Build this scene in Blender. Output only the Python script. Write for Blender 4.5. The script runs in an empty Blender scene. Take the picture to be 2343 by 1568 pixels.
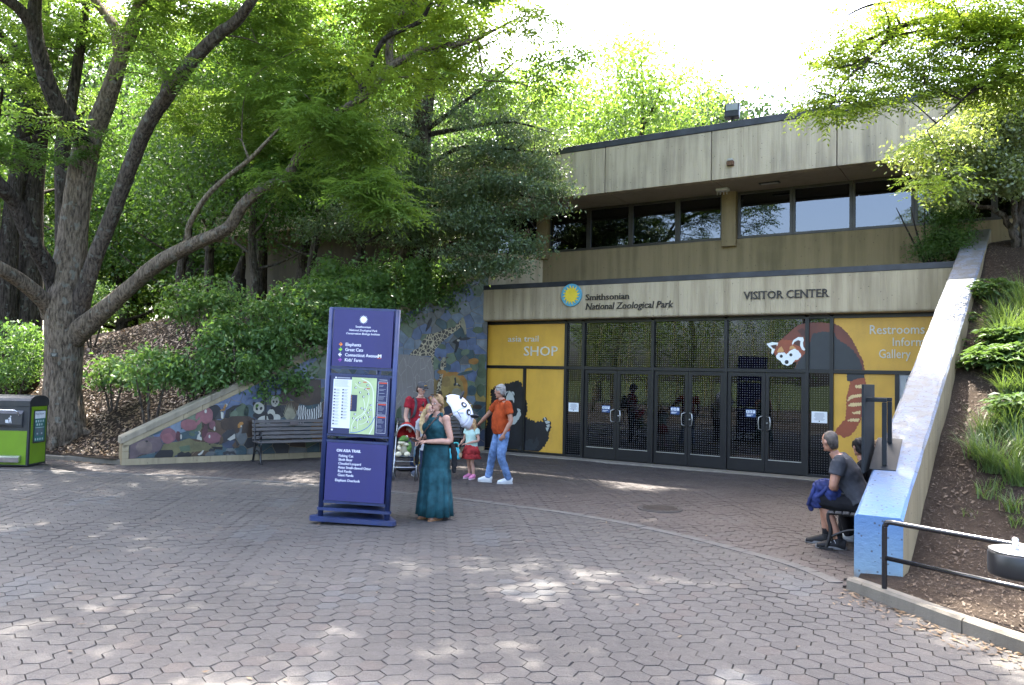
import bpy, bmesh, math, random
import numpy as np
from mathutils import Vector, Matrix
R = math.radians
SC = bpy.context.scene
COL = SC.collection
# ------------------------------------------------------------------ camera
CAM = np.array([8.443, -16.72, 1.9]); YAW, PITCH, ROLL, FOC = 0.5602, 0.04385, 0.02264, 1786.0
_fw = np.array([-math.sin(YAW)*math.cos(PITCH), math.cos(YAW)*math.cos(PITCH), math.sin(PITCH)])
_rt = np.array([math.cos(YAW), math.sin(YAW), 0.0]); _up = np.cross(_rt, _fw)
_r2 = math.cos(ROLL)*_rt + math.sin(ROLL)*_up; _u2 = -math.sin(ROLL)*_rt + math.cos(ROLL)*_up
cd = bpy.data.cameras.new('camera'); cam = bpy.data.objects.new('camera', cd); COL.objects.link(cam)
cd.sensor_width = 36.0; cd.lens = 36.0*FOC/2342.0; cd.clip_start = 0.1; cd.clip_end = 2000.0
_m = Matrix(((_r2[0], _u2[0], -_fw[0], CAM[0]), (_r2[1], _u2[1], -_fw[1], CAM[1]), (_r2[2], _u2[2], -_fw[2], CAM[2]), (0, 0, 0, 1)))
cam.matrix_world = _m
SC.camera = cam
# ------------------------------------------------------------------ sky, sun, exposure
SUN_AZ, SUN_EL = 42.0, 62.0          # degrees left of +Y, degrees up
wd = bpy.data.worlds.new('World'); SC.world = wd; wd.use_nodes = True
nt = wd.node_tree; nt.nodes.clear()
wo = nt.nodes.new('ShaderNodeOutputWorld'); bg = nt.nodes.new('ShaderNodeBackground'); sk = nt.nodes.new('ShaderNodeTexSky')
sk.sky_type = 'NISHITA'; sk.sun_disc = False; sk.sun_elevation = R(SUN_EL); sk.sun_rotation = R(-SUN_AZ)
sk.air_density = 0.75; sk.dust_density = 5.0; sk.ozone_density = 0.6
bg.inputs['Strength'].default_value = 0.15
nt.links.new(sk.outputs[0], bg.inputs[0]); nt.links.new(bg.outputs[0], wo.inputs[0])
_S = Vector((-math.sin(R(SUN_AZ))*math.cos(R(SUN_EL)), math.cos(R(SUN_AZ))*math.cos(R(SUN_EL)), math.sin(R(SUN_EL))))
sl = bpy.data.lights.new('sun', 'SUN'); sun = bpy.data.objects.new('sun', sl); COL.objects.link(sun)
sl.energy = 2.5; sl.angle = R(0.53); sl.color = (1.0, 0.95, 0.86)
sun.rotation_euler = (-_S).to_track_quat('-Z', 'Y').to_euler()
vs = SC.view_settings; vs.view_transform = 'Standard'; vs.look = 'None'; vs.gamma = 1.0; vs.use_curve_mapping = False
vs.exposure = 3.6
SC.render.engine = 'CYCLES'
SC.cycles.max_bounces = 8; SC.cycles.diffuse_bounces = 4; SC.cycles.transmission_bounces = 4; SC.cycles.transparent_max_bounces = 8
SC.cycles.caustics_reflective = False; SC.cycles.caustics_refractive = False
SC.cycles.use_denoising = True

# ------------------------------------------------------------------ points from sight lines
W0, H0 = 2342.0, 1568.0
def ray(u, v): return _fw + _r2*((u - W0/2)/FOC) - _u2*((v - H0/2)/FOC)
def dep(u, v, t): return CAM + ray(u, v)*t
def onz(u, v, z=0.0): d = ray(u, v); return CAM + d*((z - CAM[2])/d[2])
def ony(u, v, y=0.0): d = ray(u, v); return CAM + d*((y - CAM[1])/d[1])
def onx(u, v, x=0.0): d = ray(u, v); return CAM + d*((x - CAM[0])/d[0])
def onpl(u, v, a, b):
    a = np.array(a[:2], float); b = np.array(b[:2], float); n = np.array([-(b-a)[1], (b-a)[0]]); d = ray(u, v)
    return CAM + d*(n@(a - CAM[:2])/(n@d[:2]))
def prj(P):
    d = np.asarray(P, float) - CAM; z = d@_fw
    return W0/2 + FOC*(d@_r2)/z, H0/2 - FOC*(d@_u2)/z, z

# ------------------------------------------------------------------ objects and tags
def tag(o, label=None, cat=None, group=None, kind=None):
    if label: o['label'] = label
    if cat: o['category'] = cat
    if group: o['group'] = group
    if kind: o['kind'] = kind
    return o
def thing(name, label, cat, loc=(0, 0, 0), rz=0.0, group=None):
    o = bpy.data.objects.new(name, None); COL.objects.link(o); o.empty_display_size = 0.2
    o.location = loc; o.rotation_euler = (0, 0, rz)
    return tag(o, label, cat, group)
def par(o, parent, local):
    o.parent = parent
    if not local:
        o.matrix_parent_inverse = (Matrix.Translation(parent.location) @ parent.rotation_euler.to_matrix().to_4x4()).inverted()
def obj_from(name, me, parent=None, local=True):
    o = bpy.data.objects.new(name, me); COL.objects.link(o)
    if parent is not None: par(o, parent, local)
    return o
def copy_tree(o, parent=None):
    c = o.copy(); COL.objects.link(c); c.parent = parent
    if parent is not None: c.matrix_parent_inverse = o.matrix_parent_inverse.copy()
    for ch in list(o.children): copy_tree(ch, c)
    return c

def mesh_np(name, V, F, mat=None, smooth=False):
    """big meshes: V (n,3), F (m,k) arrays"""
    me = bpy.data.meshes.new(name); V = np.ascontiguousarray(V, np.float32); F = np.ascontiguousarray(F, np.int32)
    m, k = F.shape
    me.vertices.add(len(V)); me.vertices.foreach_set('co', V.ravel())
    me.loops.add(m*k); me.loops.foreach_set('vertex_index', F.ravel())
    me.polygons.add(m); me.polygons.foreach_set('loop_start', np.arange(0, m*k, k, dtype=np.int32))
    try: me.polygons.foreach_set('loop_total', np.full(m, k, np.int32))
    except Exception: pass
    if smooth: me.polygons.foreach_set('use_smooth', np.ones(m, bool))
    if mat: me.materials.append(mat)
    me.update(calc_edges=True); me.validate()
    return me

class MB:
    """collects shapes into one mesh"""
    def __init__(self): self.v = []; self.f = []; self.s = []; self.mi = []; self.cur = 0
    def add(self, vs, fs, smooth=False, M=None):
        b = len(self.v)
        for p in vs:
            p = Vector(p)
            if M is not None: p = M @ p
            self.v.append((p.x, p.y, p.z))
        for f in fs: self.f.append(tuple(i+b for i in f)); self.s.append(smooth); self.mi.append(self.cur)
        return self
    def box(self, x0, x1, y0, y1, z0, z1, M=None, bev=0.0):
        if bev > 0:
            bm = bmesh.new(); bmesh.ops.create_cube(bm, size=1.0)
            for v in bm.verts: v.co = Vector(((x0+x1)/2 + v.co.x*(x1-x0), (y0+y1)/2 + v.co.y*(y1-y0), (z0+z1)/2 + v.co.z*(z1-z0)))
            bmesh.ops.bevel(bm, geom=bm.edges[:], offset=bev, segments=2, profile=0.5, affect='EDGES')
            bm.verts.index_update(); vs = [v.co[:] for v in bm.verts]; fs = [[v.index for v in f.verts] for f in bm.faces]; bm.free()
            return self.add(vs, fs, False, M)
        vs = [(x0, y0, z0), (x1, y0, z0), (x1, y1, z0), (x0, y1, z0), (x0, y0, z1), (x1, y0, z1), (x1, y1, z1), (x0, y1, z1)]
        return self.add(vs, [(0, 3, 2, 1), (4, 5, 6, 7), (0, 1, 5, 4), (1, 2, 6, 5), (2, 3, 7, 6), (3, 0, 4, 7)], False, M)
    def hexa(self, P, M=None):   # 8 points: bottom loop then top loop
        return self.add(P, [(0, 3, 2, 1), (4, 5, 6, 7), (0, 1, 5, 4), (1, 2, 6, 5), (2, 3, 7, 6), (3, 0, 4, 7)], False, M)
    def prism(self, poly, d, M=None, both=True):
        """poly: list of 3-D points (planar), d: extrusion vector"""
        n = len(poly); d = Vector(d); a = [Vector(p) for p in poly]; b = [p + d for p in a]
        fs = [tuple(range(n)), tuple(range(2*n-1, n-1, -1))] + [(i, i+n, (i+1) % n + n, (i+1) % n) for i in range(n)]
        return self.add(a+b, fs, False, M)
    def tube(self, pts, rad, n=8, cap=True, M=None, smooth=True, ell=None):
        """swept tube through pts; rad: number or list; ell: flattening (scale of second axis)"""
        P = [Vector(p) for p in pts]; k = len(P); rr = [rad]*k if not hasattr(rad, '__len__') else list(rad)
        vs = []; fs = []; prev = None
        for i, p in enumerate(P):
            t = (P[min(i+1, k-1)] - P[max(i-1, 0)])
            if t.length < 1e-9: t = Vector((0, 0, 1))
            t.normalize()
            if prev is None:
                a = Vector((0, 0, 1)).cross(t) if abs(t.z) < 0.95 else Vector((1, 0, 0)).cross(t).cross(t)*-1
                if a.length < 1e-6: a = Vector((1, 0, 0))
            else:
                a = prev - t*prev.dot(t)
            a.normalize(); prev = a.copy(); b = t.cross(a)
            for j in range(n):
                an = 2*math.pi*j/n
                vs.append(p + (a*math.cos(an) + b*math.sin(an)*(ell or 1.0))*rr[i])
        for i in range(k-1):
            for j in range(n):
                fs.append((i*n+j, i*n+(j+1) % n, (i+1)*n+(j+1) % n, (i+1)*n+j))
        if cap: fs.append(tuple(range(n-1, -1, -1))); fs.append(tuple((k-1)*n+j for j in range(n)))
        return self.add(vs, fs, smooth, M)
    def ball(self, c, r, n=12, m=8, M=None, rot=None):
        if not hasattr(r, '__len__'): r = (r, r, r)
        vs = []; fs = []; c = Vector(c)
        for i in range(1, m):
            th = math.pi*i/m
            for j in range(n):
                ph = 2*math.pi*j/n
                q = Vector((r[0]*math.sin(th)*math.cos(ph), r[1]*math.sin(th)*math.sin(ph), r[2]*math.cos(th)))
                if rot is not None: q = rot @ q
                vs.append(c + q)
        e0 = Vector((0, 0, r[2])); e1 = Vector((0, 0, -r[2]))
        if rot is not None: e0 = rot @ e0; e1 = rot @ e1
        vs.append(c+e0); vs.append(c+e1); t = len(vs)-2
        for j in range(n):
            fs.append((t, j, (j+1) % n)); fs.append((t+1, (m-2)*n+(j+1) % n, (m-2)*n+j))
            for i in range(m-2): fs.append((i*n+j, (i+1)*n+j, (i+1)*n+(j+1) % n, i*n+(j+1) % n))
        return self.add(vs, fs, True, M)
    def lathe(self, prof, n=20, c=(0, 0, 0), M=None, smooth=True):
        vs = []; fs = []; k = len(prof)
        for r, z in prof:
            for j in range(n): vs.append((c[0]+r*math.cos(2*math.pi*j/n), c[1]+r*math.sin(2*math.pi*j/n), c[2]+z))
        for i in range(k-1):
            for j in range(n): fs.append((i*n+j, i*n+(j+1) % n, (i+1)*n+(j+1) % n, (i+1)*n+j))
        fs.append(tuple(range(n-1, -1, -1))); fs.append(tuple((k-1)*n+j for j in range(n)))
        return self.add(vs, fs, smooth, M)
    def mesh(self, name, mats):
        me = bpy.data.meshes.new(name); me.from_pydata(self.v, [], self.f)
        for m in (mats if isinstance(mats, (list, tuple)) else [mats]): me.materials.append(m)
        me.polygons.foreach_set('use_smooth', self.s); me.polygons.foreach_set('material_index', self.mi)
        me.update(); return me
    def build(self, name, mats, parent=None, local=True):
        return obj_from(name, self.mesh(name, mats), parent, local)
def M_at(loc, rz=0.0, rx=0.0, ry=0.0):
    return Matrix.Translation(Vector(loc)) @ Matrix.Rotation(rz, 4, 'Z') @ Matrix.Rotation(ry, 4, 'Y') @ Matrix.Rotation(rx, 4, 'X')

# ------------------------------------------------------------------ materials
MATS = {}
def _mix(nt, a, b, fac, blend='MIX'):
    n = nt.nodes.new('ShaderNodeMix'); n.data_type = 'RGBA'; n.blend_type = blend
    def put(sock, val):
        if hasattr(val, 'is_linked') or isinstance(val, bpy.types.NodeSocket): nt.links.new(val, sock)
        elif hasattr(val, '__len__'): sock.default_value = (*val[:3], 1.0)
        else: sock.default_value = val
    put(n.inputs['Factor'], fac) if not isinstance(fac, (int, float)) else setattr(n.inputs['Factor'], 'default_value', fac)
    put(n.inputs['A'], a); put(n.inputs['B'], b)
    return n.outputs['Result']
def _noise(nt, scale, coord=None, detail=4.0, rough=0.55, stretch=None):
    tc = nt.nodes.new('ShaderNodeTexCoord'); src = tc.outputs['Object'] if coord is None else coord
    if stretch is not None:
        mp = nt.nodes.new('ShaderNodeMapping'); mp.inputs['Scale'].default_value = stretch; nt.links.new(src, mp.inputs[0]); src = mp.outputs[0]
    n = nt.nodes.new('ShaderNodeTexNoise'); n.inputs['Scale'].default_value = scale; n.inputs['Detail'].default_value = detail; n.inputs['Roughness'].default_value = rough
    nt.links.new(src, n.inputs['Vector']); return n.outputs['Fac']
def _ramp(nt, fac, p0, p1, c0=0.0, c1=1.0):
    r = nt.nodes.new('ShaderNodeMapRange'); r.inputs['From Min'].default_value = p0; r.inputs['From Max'].default_value = p1
    r.inputs['To Min'].default_value = c0; r.inputs['To Max'].default_value = c1; nt.links.new(fac, r.inputs['Value']); return r.outputs['Result']
def _math(nt, op, a, b=None):
    n = nt.nodes.new('ShaderNodeMath'); n.operation = op
    for i, x in enumerate((a, b)):
        if x is None: continue
        if isinstance(x, (int, float)): n.inputs[i].default_value = x
        else: nt.links.new(x, n.inputs[i])
    return n.outputs[0]
def _bump(nt, h, strength, dist=0.02):
    b = nt.nodes.new('ShaderNodeBump'); b.inputs['Strength'].default_value = strength; b.inputs['Distance'].default_value = dist
    nt.links.new(h, b.inputs['Height']); return b.outputs['Normal']
def newmat(name):
    m = bpy.data.materials.new(name); m.use_nodes = True; nt = m.node_tree
    return m, nt, nt.nodes['Principled BSDF']
def mat(name, col, rough=0.6, var=0.12, scale=6.0, metal=0.0, bump=0.0, bscale=60.0, spec=0.5, coat=0.0, stretch=None, grime=0.0):
    """plain painted / cloth / metal surface with gentle procedural variation"""
    if name in MATS: return MATS[name]
    m, nt, bs = newmat(name)
    c2 = tuple(max(0.0, c*(1-var*1.6)) for c in col); c3 = tuple(min(1.0, c*(1+var)) for c in col)
    n = _noise(nt, scale, stretch=stretch)
    cc = _mix(nt, c2, c3, _ramp(nt, n, 0.3, 0.7))
    if grime:
        g1 = _noise(nt, 3.1, detail=7.0, rough=0.7, stretch=(1, 1, 0.35)); g2 = _noise(nt, 38.0, detail=4.0, rough=0.7)
        cc = _mix(nt, cc, (0.075, 0.066, 0.055), _math(nt, 'MULTIPLY', _ramp(nt, g1, 0.48, 0.72, 0.0, grime), _ramp(nt, g2, 0.38, 0.6)))
    nt.links.new(cc, bs.inputs['Base Color'])
    bs.inputs['Roughness'].default_value = rough; bs.inputs['Metallic'].default_value = metal
    bs.inputs['Specular IOR Level'].default_value = spec
    if coat: bs.inputs['Coat Weight'].default_value = coat
    if bump: nt.links.new(_bump(nt, _noise(nt, bscale), bump, 0.004), bs.inputs['Normal'])
    MATS[name] = m; return m
def concrete(name, col, stain, streak=0.5, board=0.0, bump=0.4, dark=(0.10, 0.09, 0.07), blotch=0.35):
    if name in MATS: return MATS[name]
    m, nt, bs = newmat(name)
    tc = nt.nodes.new('ShaderNodeTexCoord')
    st = _noise(nt, 1.0, tc.outputs['Object'], 6.0, 0.6, (5.5, 5.5, 0.35))
    big = _noise(nt, 0.9, tc.outputs['Object'], 5.0, 0.6)
    fine = _noise(nt, 38.0, tc.outputs['Object'], 5.0, 0.7)
    c = _mix(nt, col, stain, _ramp(nt, st, 0.42, 0.68, 0.0, streak))
    c = _mix(nt, c, dark, _math(nt, 'MULTIPLY', _ramp(nt, big, 0.5, 0.72, 0.0, blotch), _ramp(nt, st, 0.35, 0.6)))
    c = _mix(nt, c, tuple(x*0.55 for x in col), _ramp(nt, fine, 0.60, 0.75, 0.0, 0.5))
    pit = nt.nodes.new('ShaderNodeTexVoronoi'); pit.inputs['Scale'].default_value = 9.0; nt.links.new(tc.outputs['Object'], pit.inputs['Vector'])
    pm = _ramp(nt, pit.outputs['Distance'], 0.06, 0.11, 1.0, 0.0)
    c = _mix(nt, c, (0.05, 0.045, 0.035), _math(nt, 'MULTIPLY', pm, 0.75))
    nt.links.new(c, bs.inputs['Base Color']); bs.inputs['Roughness'].default_value = 0.88; bs.inputs['Specular IOR Level'].default_value = 0.25
    h = _math(nt, 'SUBTRACT', _math(nt, 'ADD', fine, _math(nt, 'MULTIPLY', st, 1.2)), _math(nt, 'MULTIPLY', pm, 0.6))
    if board:
        w = nt.nodes.new('ShaderNodeTexWave'); w.wave_type = 'BANDS'; w.bands_direction = 'X'; w.inputs['Scale'].default_value = board; w.inputs['Distortion'].default_value = 0.6
        nt.links.new(tc.outputs['Object'], w.inputs['Vector']); h = _math(nt, 'ADD', h, _math(nt, 'MULTIPLY', _ramp(nt, w.outputs['Fac'], 0.0, 0.12), 0.8))
    nt.links.new(_bump(nt, h, bump, 0.01), bs.inputs['Normal'])
    MATS[name] = m; return m
def leafmat(name, c0, c1, trans=0.45, rough=0.5, spec=0.3, tcol=None):
    if name in MATS: return MATS[name]
    m, nt, bs = newmat(name)
    g = nt.nodes.new('ShaderNodeNewGeometry')
    n = _noise(nt, 0.55, detail=3.0)
    f = _math(nt, 'ADD', _math(nt, 'MULTIPLY', g.outputs['Random Per Island'], 0.6), _ramp(nt, n, 0.35, 0.65, 0.0, 0.4))
    c = _mix(nt, c0, c1, f)
    nt.links.new(c, bs.inputs['Base Color']); bs.inputs['Roughness'].default_value = rough; bs.inputs['Specular IOR Level'].default_value = spec
    tr = nt.nodes.new('ShaderNodeBsdfTranslucent')
    tcol = tcol or (0.95, 1.0, 0.42)
    nt.links.new(_mix(nt, c, tcol, 1.0, 'MULTIPLY') if False else _mix(nt, c, tuple(min(1, 2.0*x*y) for x, y in zip(c1, tcol)), 0.7), tr.inputs['Color'])
    mx = nt.nodes.new('ShaderNodeMixShader'); mx.inputs[0].default_value = trans
    nt.links.new(bs.outputs[0], mx.inputs[1]); nt.links.new(tr.outputs[0], mx.inputs[2])
    nt.links.new(mx.outputs[0], nt.nodes['Material Output'].inputs['Surface'])
    MATS[name] = m; return m
def bark(name, c0, c1, lichen=0.0, scale=1.0):
    if name in MATS: return MATS[name]
    m, nt, bs = newmat(name)
    tc = nt.nodes.new('ShaderNodeTexCoord')
    r = _noise(nt, 11.0*scale, tc.outputs['Object'], 6.0, 0.65, (2.2, 2.2, 0.45)); big = _noise(nt, 1.3, tc.outputs['Object'])
    c = _mix(nt, tuple(x*0.55 for x in c0), c1, _ramp(nt, r, 0.38, 0.60)); c = _mix(nt, c, tuple(x*0.6 for x in c0), _ramp(nt, big, 0.5, 0.75, 0.0, 0.6))
    if lichen:
        li = _noise(nt, 7.0, tc.outputs['Object'], 3.0, 0.5)
        c = _mix(nt, c, (0.20, 0.22, 0.19), _ramp(nt, li, 0.60, 0.66, 0.0, lichen))
    nt.links.new(c, bs.inputs['Base Color']); bs.inputs['Roughness'].default_value = 0.92; bs.inputs['Specular IOR Level'].default_value = 0.15
    fr = _noise(nt, 34.0*scale, tc.outputs['Object'], 5.0, 0.7, (2.0, 2.0, 0.6))
    nt.links.new(_bump(nt, _math(nt, 'ADD', r, _math(nt, 'MULTIPLY', fr, 0.4)), 1.0, 0.06), bs.inputs['Normal'])
    MATS[name] = m; return m

# ------------------------------------------------------------------ text
_adv = {}
def _font_mesh(s, size):
    cu = bpy.data.curves.new('t', 'FONT'); cu.body = s; cu.size = size; cu.resolution_u = 2
    o = bpy.data.objects.new('t', cu); me = bpy.data.meshes.new_from_object(o)
    V = [v.co.copy() for v in me.vertices]; F = [tuple(p.vertices) for p in me.polygons]
    ec = {}
    for f in F:
        for a, b in zip(f, f[1:]+f[:1]): ec[(min(a, b), max(a, b))] = ec.get((min(a, b), max(a, b)), 0)+1
    E = [e for e, n in ec.items() if n == 1]
    bpy.data.meshes.remove(me); bpy.data.objects.remove(o); bpy.data.curves.remove(cu)
    return V, F, E
def _maxx(s):
    if s not in _adv: _adv[s] = max((v.x for v in _font_mesh(s, 1.0)[0]), default=0.0)
    return _adv[s]
_glyph = {}
def glyph(ch, serif=False, bold=0.0):
    k = (ch, serif, bold)
    if k in _glyph: return _glyph[k]
    V, F, E = _font_mesh(ch, 1.0)
    V = [(v.x, v.y) for v in V]; F = list(F); n = len(V)
    if serif:
        add = []
        for a, b in E:
            (x0, y0), (x1, y1) = V[a], V[b]
            if abs(y0-y1) < 0.004 and 0.05 < abs(x0-x1) < 0.135:
                lo, hi = min(x0, x1), max(x0, x1)
                top = y0 > 0.3
                xm = (lo+hi)/2; w = (hi-lo)/2 + 0.052
                if top and ch in 'iltbdhkmnprujf': add.append((xm-w, xm+(hi-lo)/2, y0-0.035, y0))
                else: add.append((xm-w, xm+w, y0-0.035 if top else y0, y0 if top else y0+0.035))
        for x0, x1, y0, y1 in add:
            b = len(V); V += [(x0, y0), (x1, y0), (x1, y1), (x0, y1)]; F.append((b, b+1, b+2, b+3))
    _glyph[k] = (V, F); return V, F
def text_width(s): return _maxx(s + '|') - _maxx('|')
def letters(s, size, depth, Mx, material, parent, name='letter', serif=False, italic=0.0, narrow=1.0, single=False, spacing=1.0, bold=0.0):
    """one raised mesh per letter (or one for the line when single); Mx maps (x right, y up, z out) to the parent's space"""
    out = MB(); objs = []; x = 0.0
    for i, ch in enumerate(s):
        x0 = (_maxx(s[:i] + '|') - _maxx('|'))*spacing if i else 0.0
        if ch == ' ': continue
        V, F = glyph(ch, serif)
        mb = out if single else MB()
        for dx in ((0.0,) if not bold else (-bold, bold)):
            n = len(V); P = []
            zoff = depth if dx <= 0 else depth*1.06
            for zz in (zoff, 0.0):
                for (px, py) in V: P.append(((x0 + px + dx + italic*py)*size*narrow, py*size, zz))
            fs = [tuple(f) for f in F]; ec = {}
            for f in F:
                for a, b in zip(f, f[1:]+f[:1]): ec.setdefault((min(a, b), max(a, b)), []).append((a, b))
            for e, l in ec.items():
                if len(l) == 1: a, b = l[0]; fs.append((b, a, a+n, b+n))
            mb.add(P, fs, False, Mx)
        if not single: objs.append(mb.build(name, material, parent))
    if single: objs.append(out.build(name, material, parent))
    return objs
def smoothpath(pts, n=6):
    """Catmull-Rom through points (any dimension)"""
    P = [np.array(p, float) for p in pts]; out = []
    for i in range(len(P)-1):
        a, b, c, d = P[max(i-1, 0)], P[i], P[i+1], P[min(i+2, len(P)-1)]
        for k in range(n):
            t = k/n; out.append(0.5*((2*b) + (c-a)*t + (2*a-5*b+4*c-d)*t*t + (3*b-a-3*c+d)*t**3))
    out.append(P[-1]); return out
# ================================================================== GROUND, PAVING, BANKS
rng = np.random.default_rng(7); random.seed(7)
MUR_A, MUR_B = (-6.12, -7.75), (-2.65, -0.2)            # foot line of the mural wall (plaza side)
_md = np.array(MUR_B) - np.array(MUR_A); MUR_L = float(np.hypot(*_md)); MUR_D = _md/MUR_L; MUR_N = np.array([MUR_D[1], -MUR_D[0]])
def yk_left(x): return -7.62 + 0.242*(x + 6.45)
def wallx(y): return MUR_A[0] + (y - MUR_A[1])*MUR_D[0]/MUR_D[1]
def vnoise(x, y, s, seed=0):
    return (math.sin(x*s*1.3 + seed) * math.cos(y*s*1.7 + seed*2.1) + 0.5*math.sin(x*s*2.9 + y*s*2.3 + seed*1.7))/1.5
def zL(x, y):
    d = max(0.0, y - max(yk_left(x), -9.8))
    rise = 0.53*d if d < 7.0 else 3.71 + 1.15*(1 - math.exp(-(d-7.0)*0.45))
    k = 1.0 if x > -10 else max(0.35, 1.0 - 0.042*(-10 - x))
    e = min(1.0, d/1.2)
    return 0.10 + rise*k*(0.55+0.45*e) + 0.07*vnoise(x, y, 0.9)*e
def wxr(y): return 7.24 + 0.56*(y + 8.55)/8.55           # inner face of the right ramp wall
KERB_R = [(7.22, -8.86), (7.5, -9.08), (7.85, -9.38), (8.25, -9.72), (8.62, -10.0), (9.3, -10.42), (10.4, -10.9), (13.0, -11.6)]
def yk_right(x):
    xs = [p[0] for p in KERB_R]; return float(np.interp(x, xs, [p[1] for p in KERB_R]))
def zR(x, y):
    a = max(0.0, y - yk_right(x)); d = max(0.0, y + 8.25)
    z = 0.085 + 0.035*min(a, 2.0) + (0.515*d if d < 8.6 else 4.43 + 0.25*(1-math.exp(-(d-8.6)*1.5)))
    return z + 0.05*vnoise(x, y, 1.7, 3)*min(1, a)

def soilmat(name, c0, c1, c2, sc):
    m, nt, bs = newmat(name)
    tc = nt.nodes.new('ShaderNodeTexCoord')
    a = _noise(nt, sc, tc.outputs['Object'], 8.0, 0.7); b = _noise(nt, sc*5, tc.outputs['Object'], 5.0, 0.75); big = _noise(nt, 0.7, tc.outputs['Object'])
    c = _mix(nt, c0, c1, _ramp(nt, a, 0.35, 0.65)); c = _mix(nt, c, c2, _ramp(nt, b, 0.55, 0.75, 0.0, 0.75))
    c = _mix(nt, c, tuple(x*0.6 for x in c0), _ramp(nt, big, 0.45, 0.7, 0.0, 0.5))
    nt.links.new(c, bs.inputs['Base Color']); bs.inputs['Roughness'].default_value = 0.95; bs.inputs['Specular IOR Level'].default_value = 0.15
    nt.links.new(_bump(nt, _math(nt, 'ADD', a, b), 1.0, 0.04), bs.inputs['Normal']); return m
M_soilL = soilmat('leaf_mould', (0.024, 0.017, 0.012), (0.046, 0.033, 0.023), (0.085, 0.062, 0.042), 7.0)
M_soilR = soilmat('bark_mulch', (0.040, 0.028, 0.019), (0.068, 0.049, 0.034), (0.11, 0.082, 0.058), 9.0)
M_far = soilmat('woodland_floor', (0.035, 0.05, 0.018), (0.06, 0.08, 0.03), (0.09, 0.08, 0.04), 2.0)
M_joint = soilmat('joint_grit', (0.045, 0.039, 0.034), (0.064, 0.057, 0.048), (0.095, 0.079, 0.058), 30.0)

# far ground, one sheet to the horizon
g = MB(); g.add([(-700, -700, -0.12), (700, -700, -0.12), (700, 900, -0.12), (-700, 900, -0.12)], [(0, 1, 2, 3)])
ground = g.build('ground', M_far); tag(ground, kind='structure')

# ---- banks
def grid_mesh(name, rows, material):
    V = [p for r in rows for p in r]; n = len(rows[0]); F = []
    for j in range(len(rows)-1):
        for i in range(n-1): F.append((j*n+i, j*n+i+1, (j+1)*n+i+1, (j+1)*n+i))
    return mesh_np(name, np.array(V), np.array(F), material, True)
rows = []
for y in np.concatenate([np.linspace(-18, -8, 22), np.linspace(-7.75, 1.5, 56), np.linspace(2.2, 40, 26)]):
    if y < -7.75: xr = min(-6.42, -6.45 + (y + 7.62)/0.242)
    elif y < -0.1: xr = wallx(y) - 0.30
    else: xr = -2.9
    xs = xr - (np.linspace(0, 1, 70)**1.9)[::-1]*(48 + xr)
    rows.append([(x, y, zL(x, y) if not (y > -0.1 and x > -13 and y > 0.9) else zL(x, 0.9)) for x in xs])
bankL = obj_from('bank_left', grid_mesh('bank_left', rows, M_soilL)); tag(bankL, kind='structure')
rows = []
for y in np.concatenate([np.linspace(-11.6, -8.8, 26), np.linspace(-8.7, 1.2, 70), np.linspace(1.8, 12, 10)]):
    rows.append([])
    for s in np.linspace(0, 1, 60)**1.6:
        if y < -8.5:
            x0 = float(np.interp(-y, [-p[1] for p in KERB_R], [p[0] for p in KERB_R])) + 0.09 if y < -8.86 else 7.30
        else: x0 = wxr(y) + 0.40
        x = x0 + s*(22 - x0); rows[-1].append((x, y, zR(x, y)))
bankR = obj_from('bank_right', grid_mesh('bank_right', rows, M_soilR)); tag(bankR, kind='structure')

# ---- kerbs
M_kerb = concrete('kerb_concrete', (0.155, 0.138, 0.11), (0.10, 0.088, 0.068), 0.6, 0, 0.6)
def kerb(name, pts, step, w, h, z0=-0.1):
    P = smoothpath(pts, 8); K = bpy.data.objects.new(name, None); COL.objects.link(K); tag(K, kind='structure'); K.location = (pts[0][0], pts[0][1], 0)
    L = [0.0]
    for a, b in zip(P, P[1:]): L.append(L[-1] + float(np.hypot(*(b-a)[:2])))
    def at(s): return np.array([np.interp(s, L, [p[0] for p in P]), np.interp(s, L, [p[1] for p in P])])
    s = 0.0; i = 0
    while s < L[-1] - 0.2:
        e = min(L[-1], s + step); mb = MB(); n = 5; vs = []; fs = []
        dz = random.uniform(-0.008, 0.008); g0 = 0.006
        for k in range(n+1):
            q = s + g0 + (e - s - 2*g0)*k/n; p = at(q); t = at(min(q+0.05, L[-1])) - at(max(q-0.05, 0)); t /= np.hypot(*t); nn = np.array([-t[1], t[0]])
            j = random.uniform(-0.004, 0.004)
            for off, z in ((0.0+j, z0), (0.0+j, h-0.022+dz), (0.022+j, h+dz), (w-0.015, h+dz), (w, h-0.02+dz), (w, z0)):
                r = p + nn*off; vs.append((r[0], r[1], z))
        for k in range(n):
            for c in range(5): fs.append((k*6+c, k*6+c+1, (k+1)*6+c+1, (k+1)*6+c))
        fs.append((0, 5, 4, 3, 2, 1)); fs.append(tuple(n*6+c for c in range(6)))
        mb.add(vs, [tuple(reversed(f)) for f in fs]); mb.build('kerb_stone', M_kerb, K, False)
        s = e; i += 1
    return K
kerb('kerb_right', KERB_R, 1.25, 0.12, 0.12)
kerb('kerb_left', [(-15.0, yk_left(-15)-0.1), (-11, yk_left(-11)-0.1), (-8.3, -8.12), (-6.30, -7.66)][::1], 1.5, 0.14, 0.09)

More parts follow.
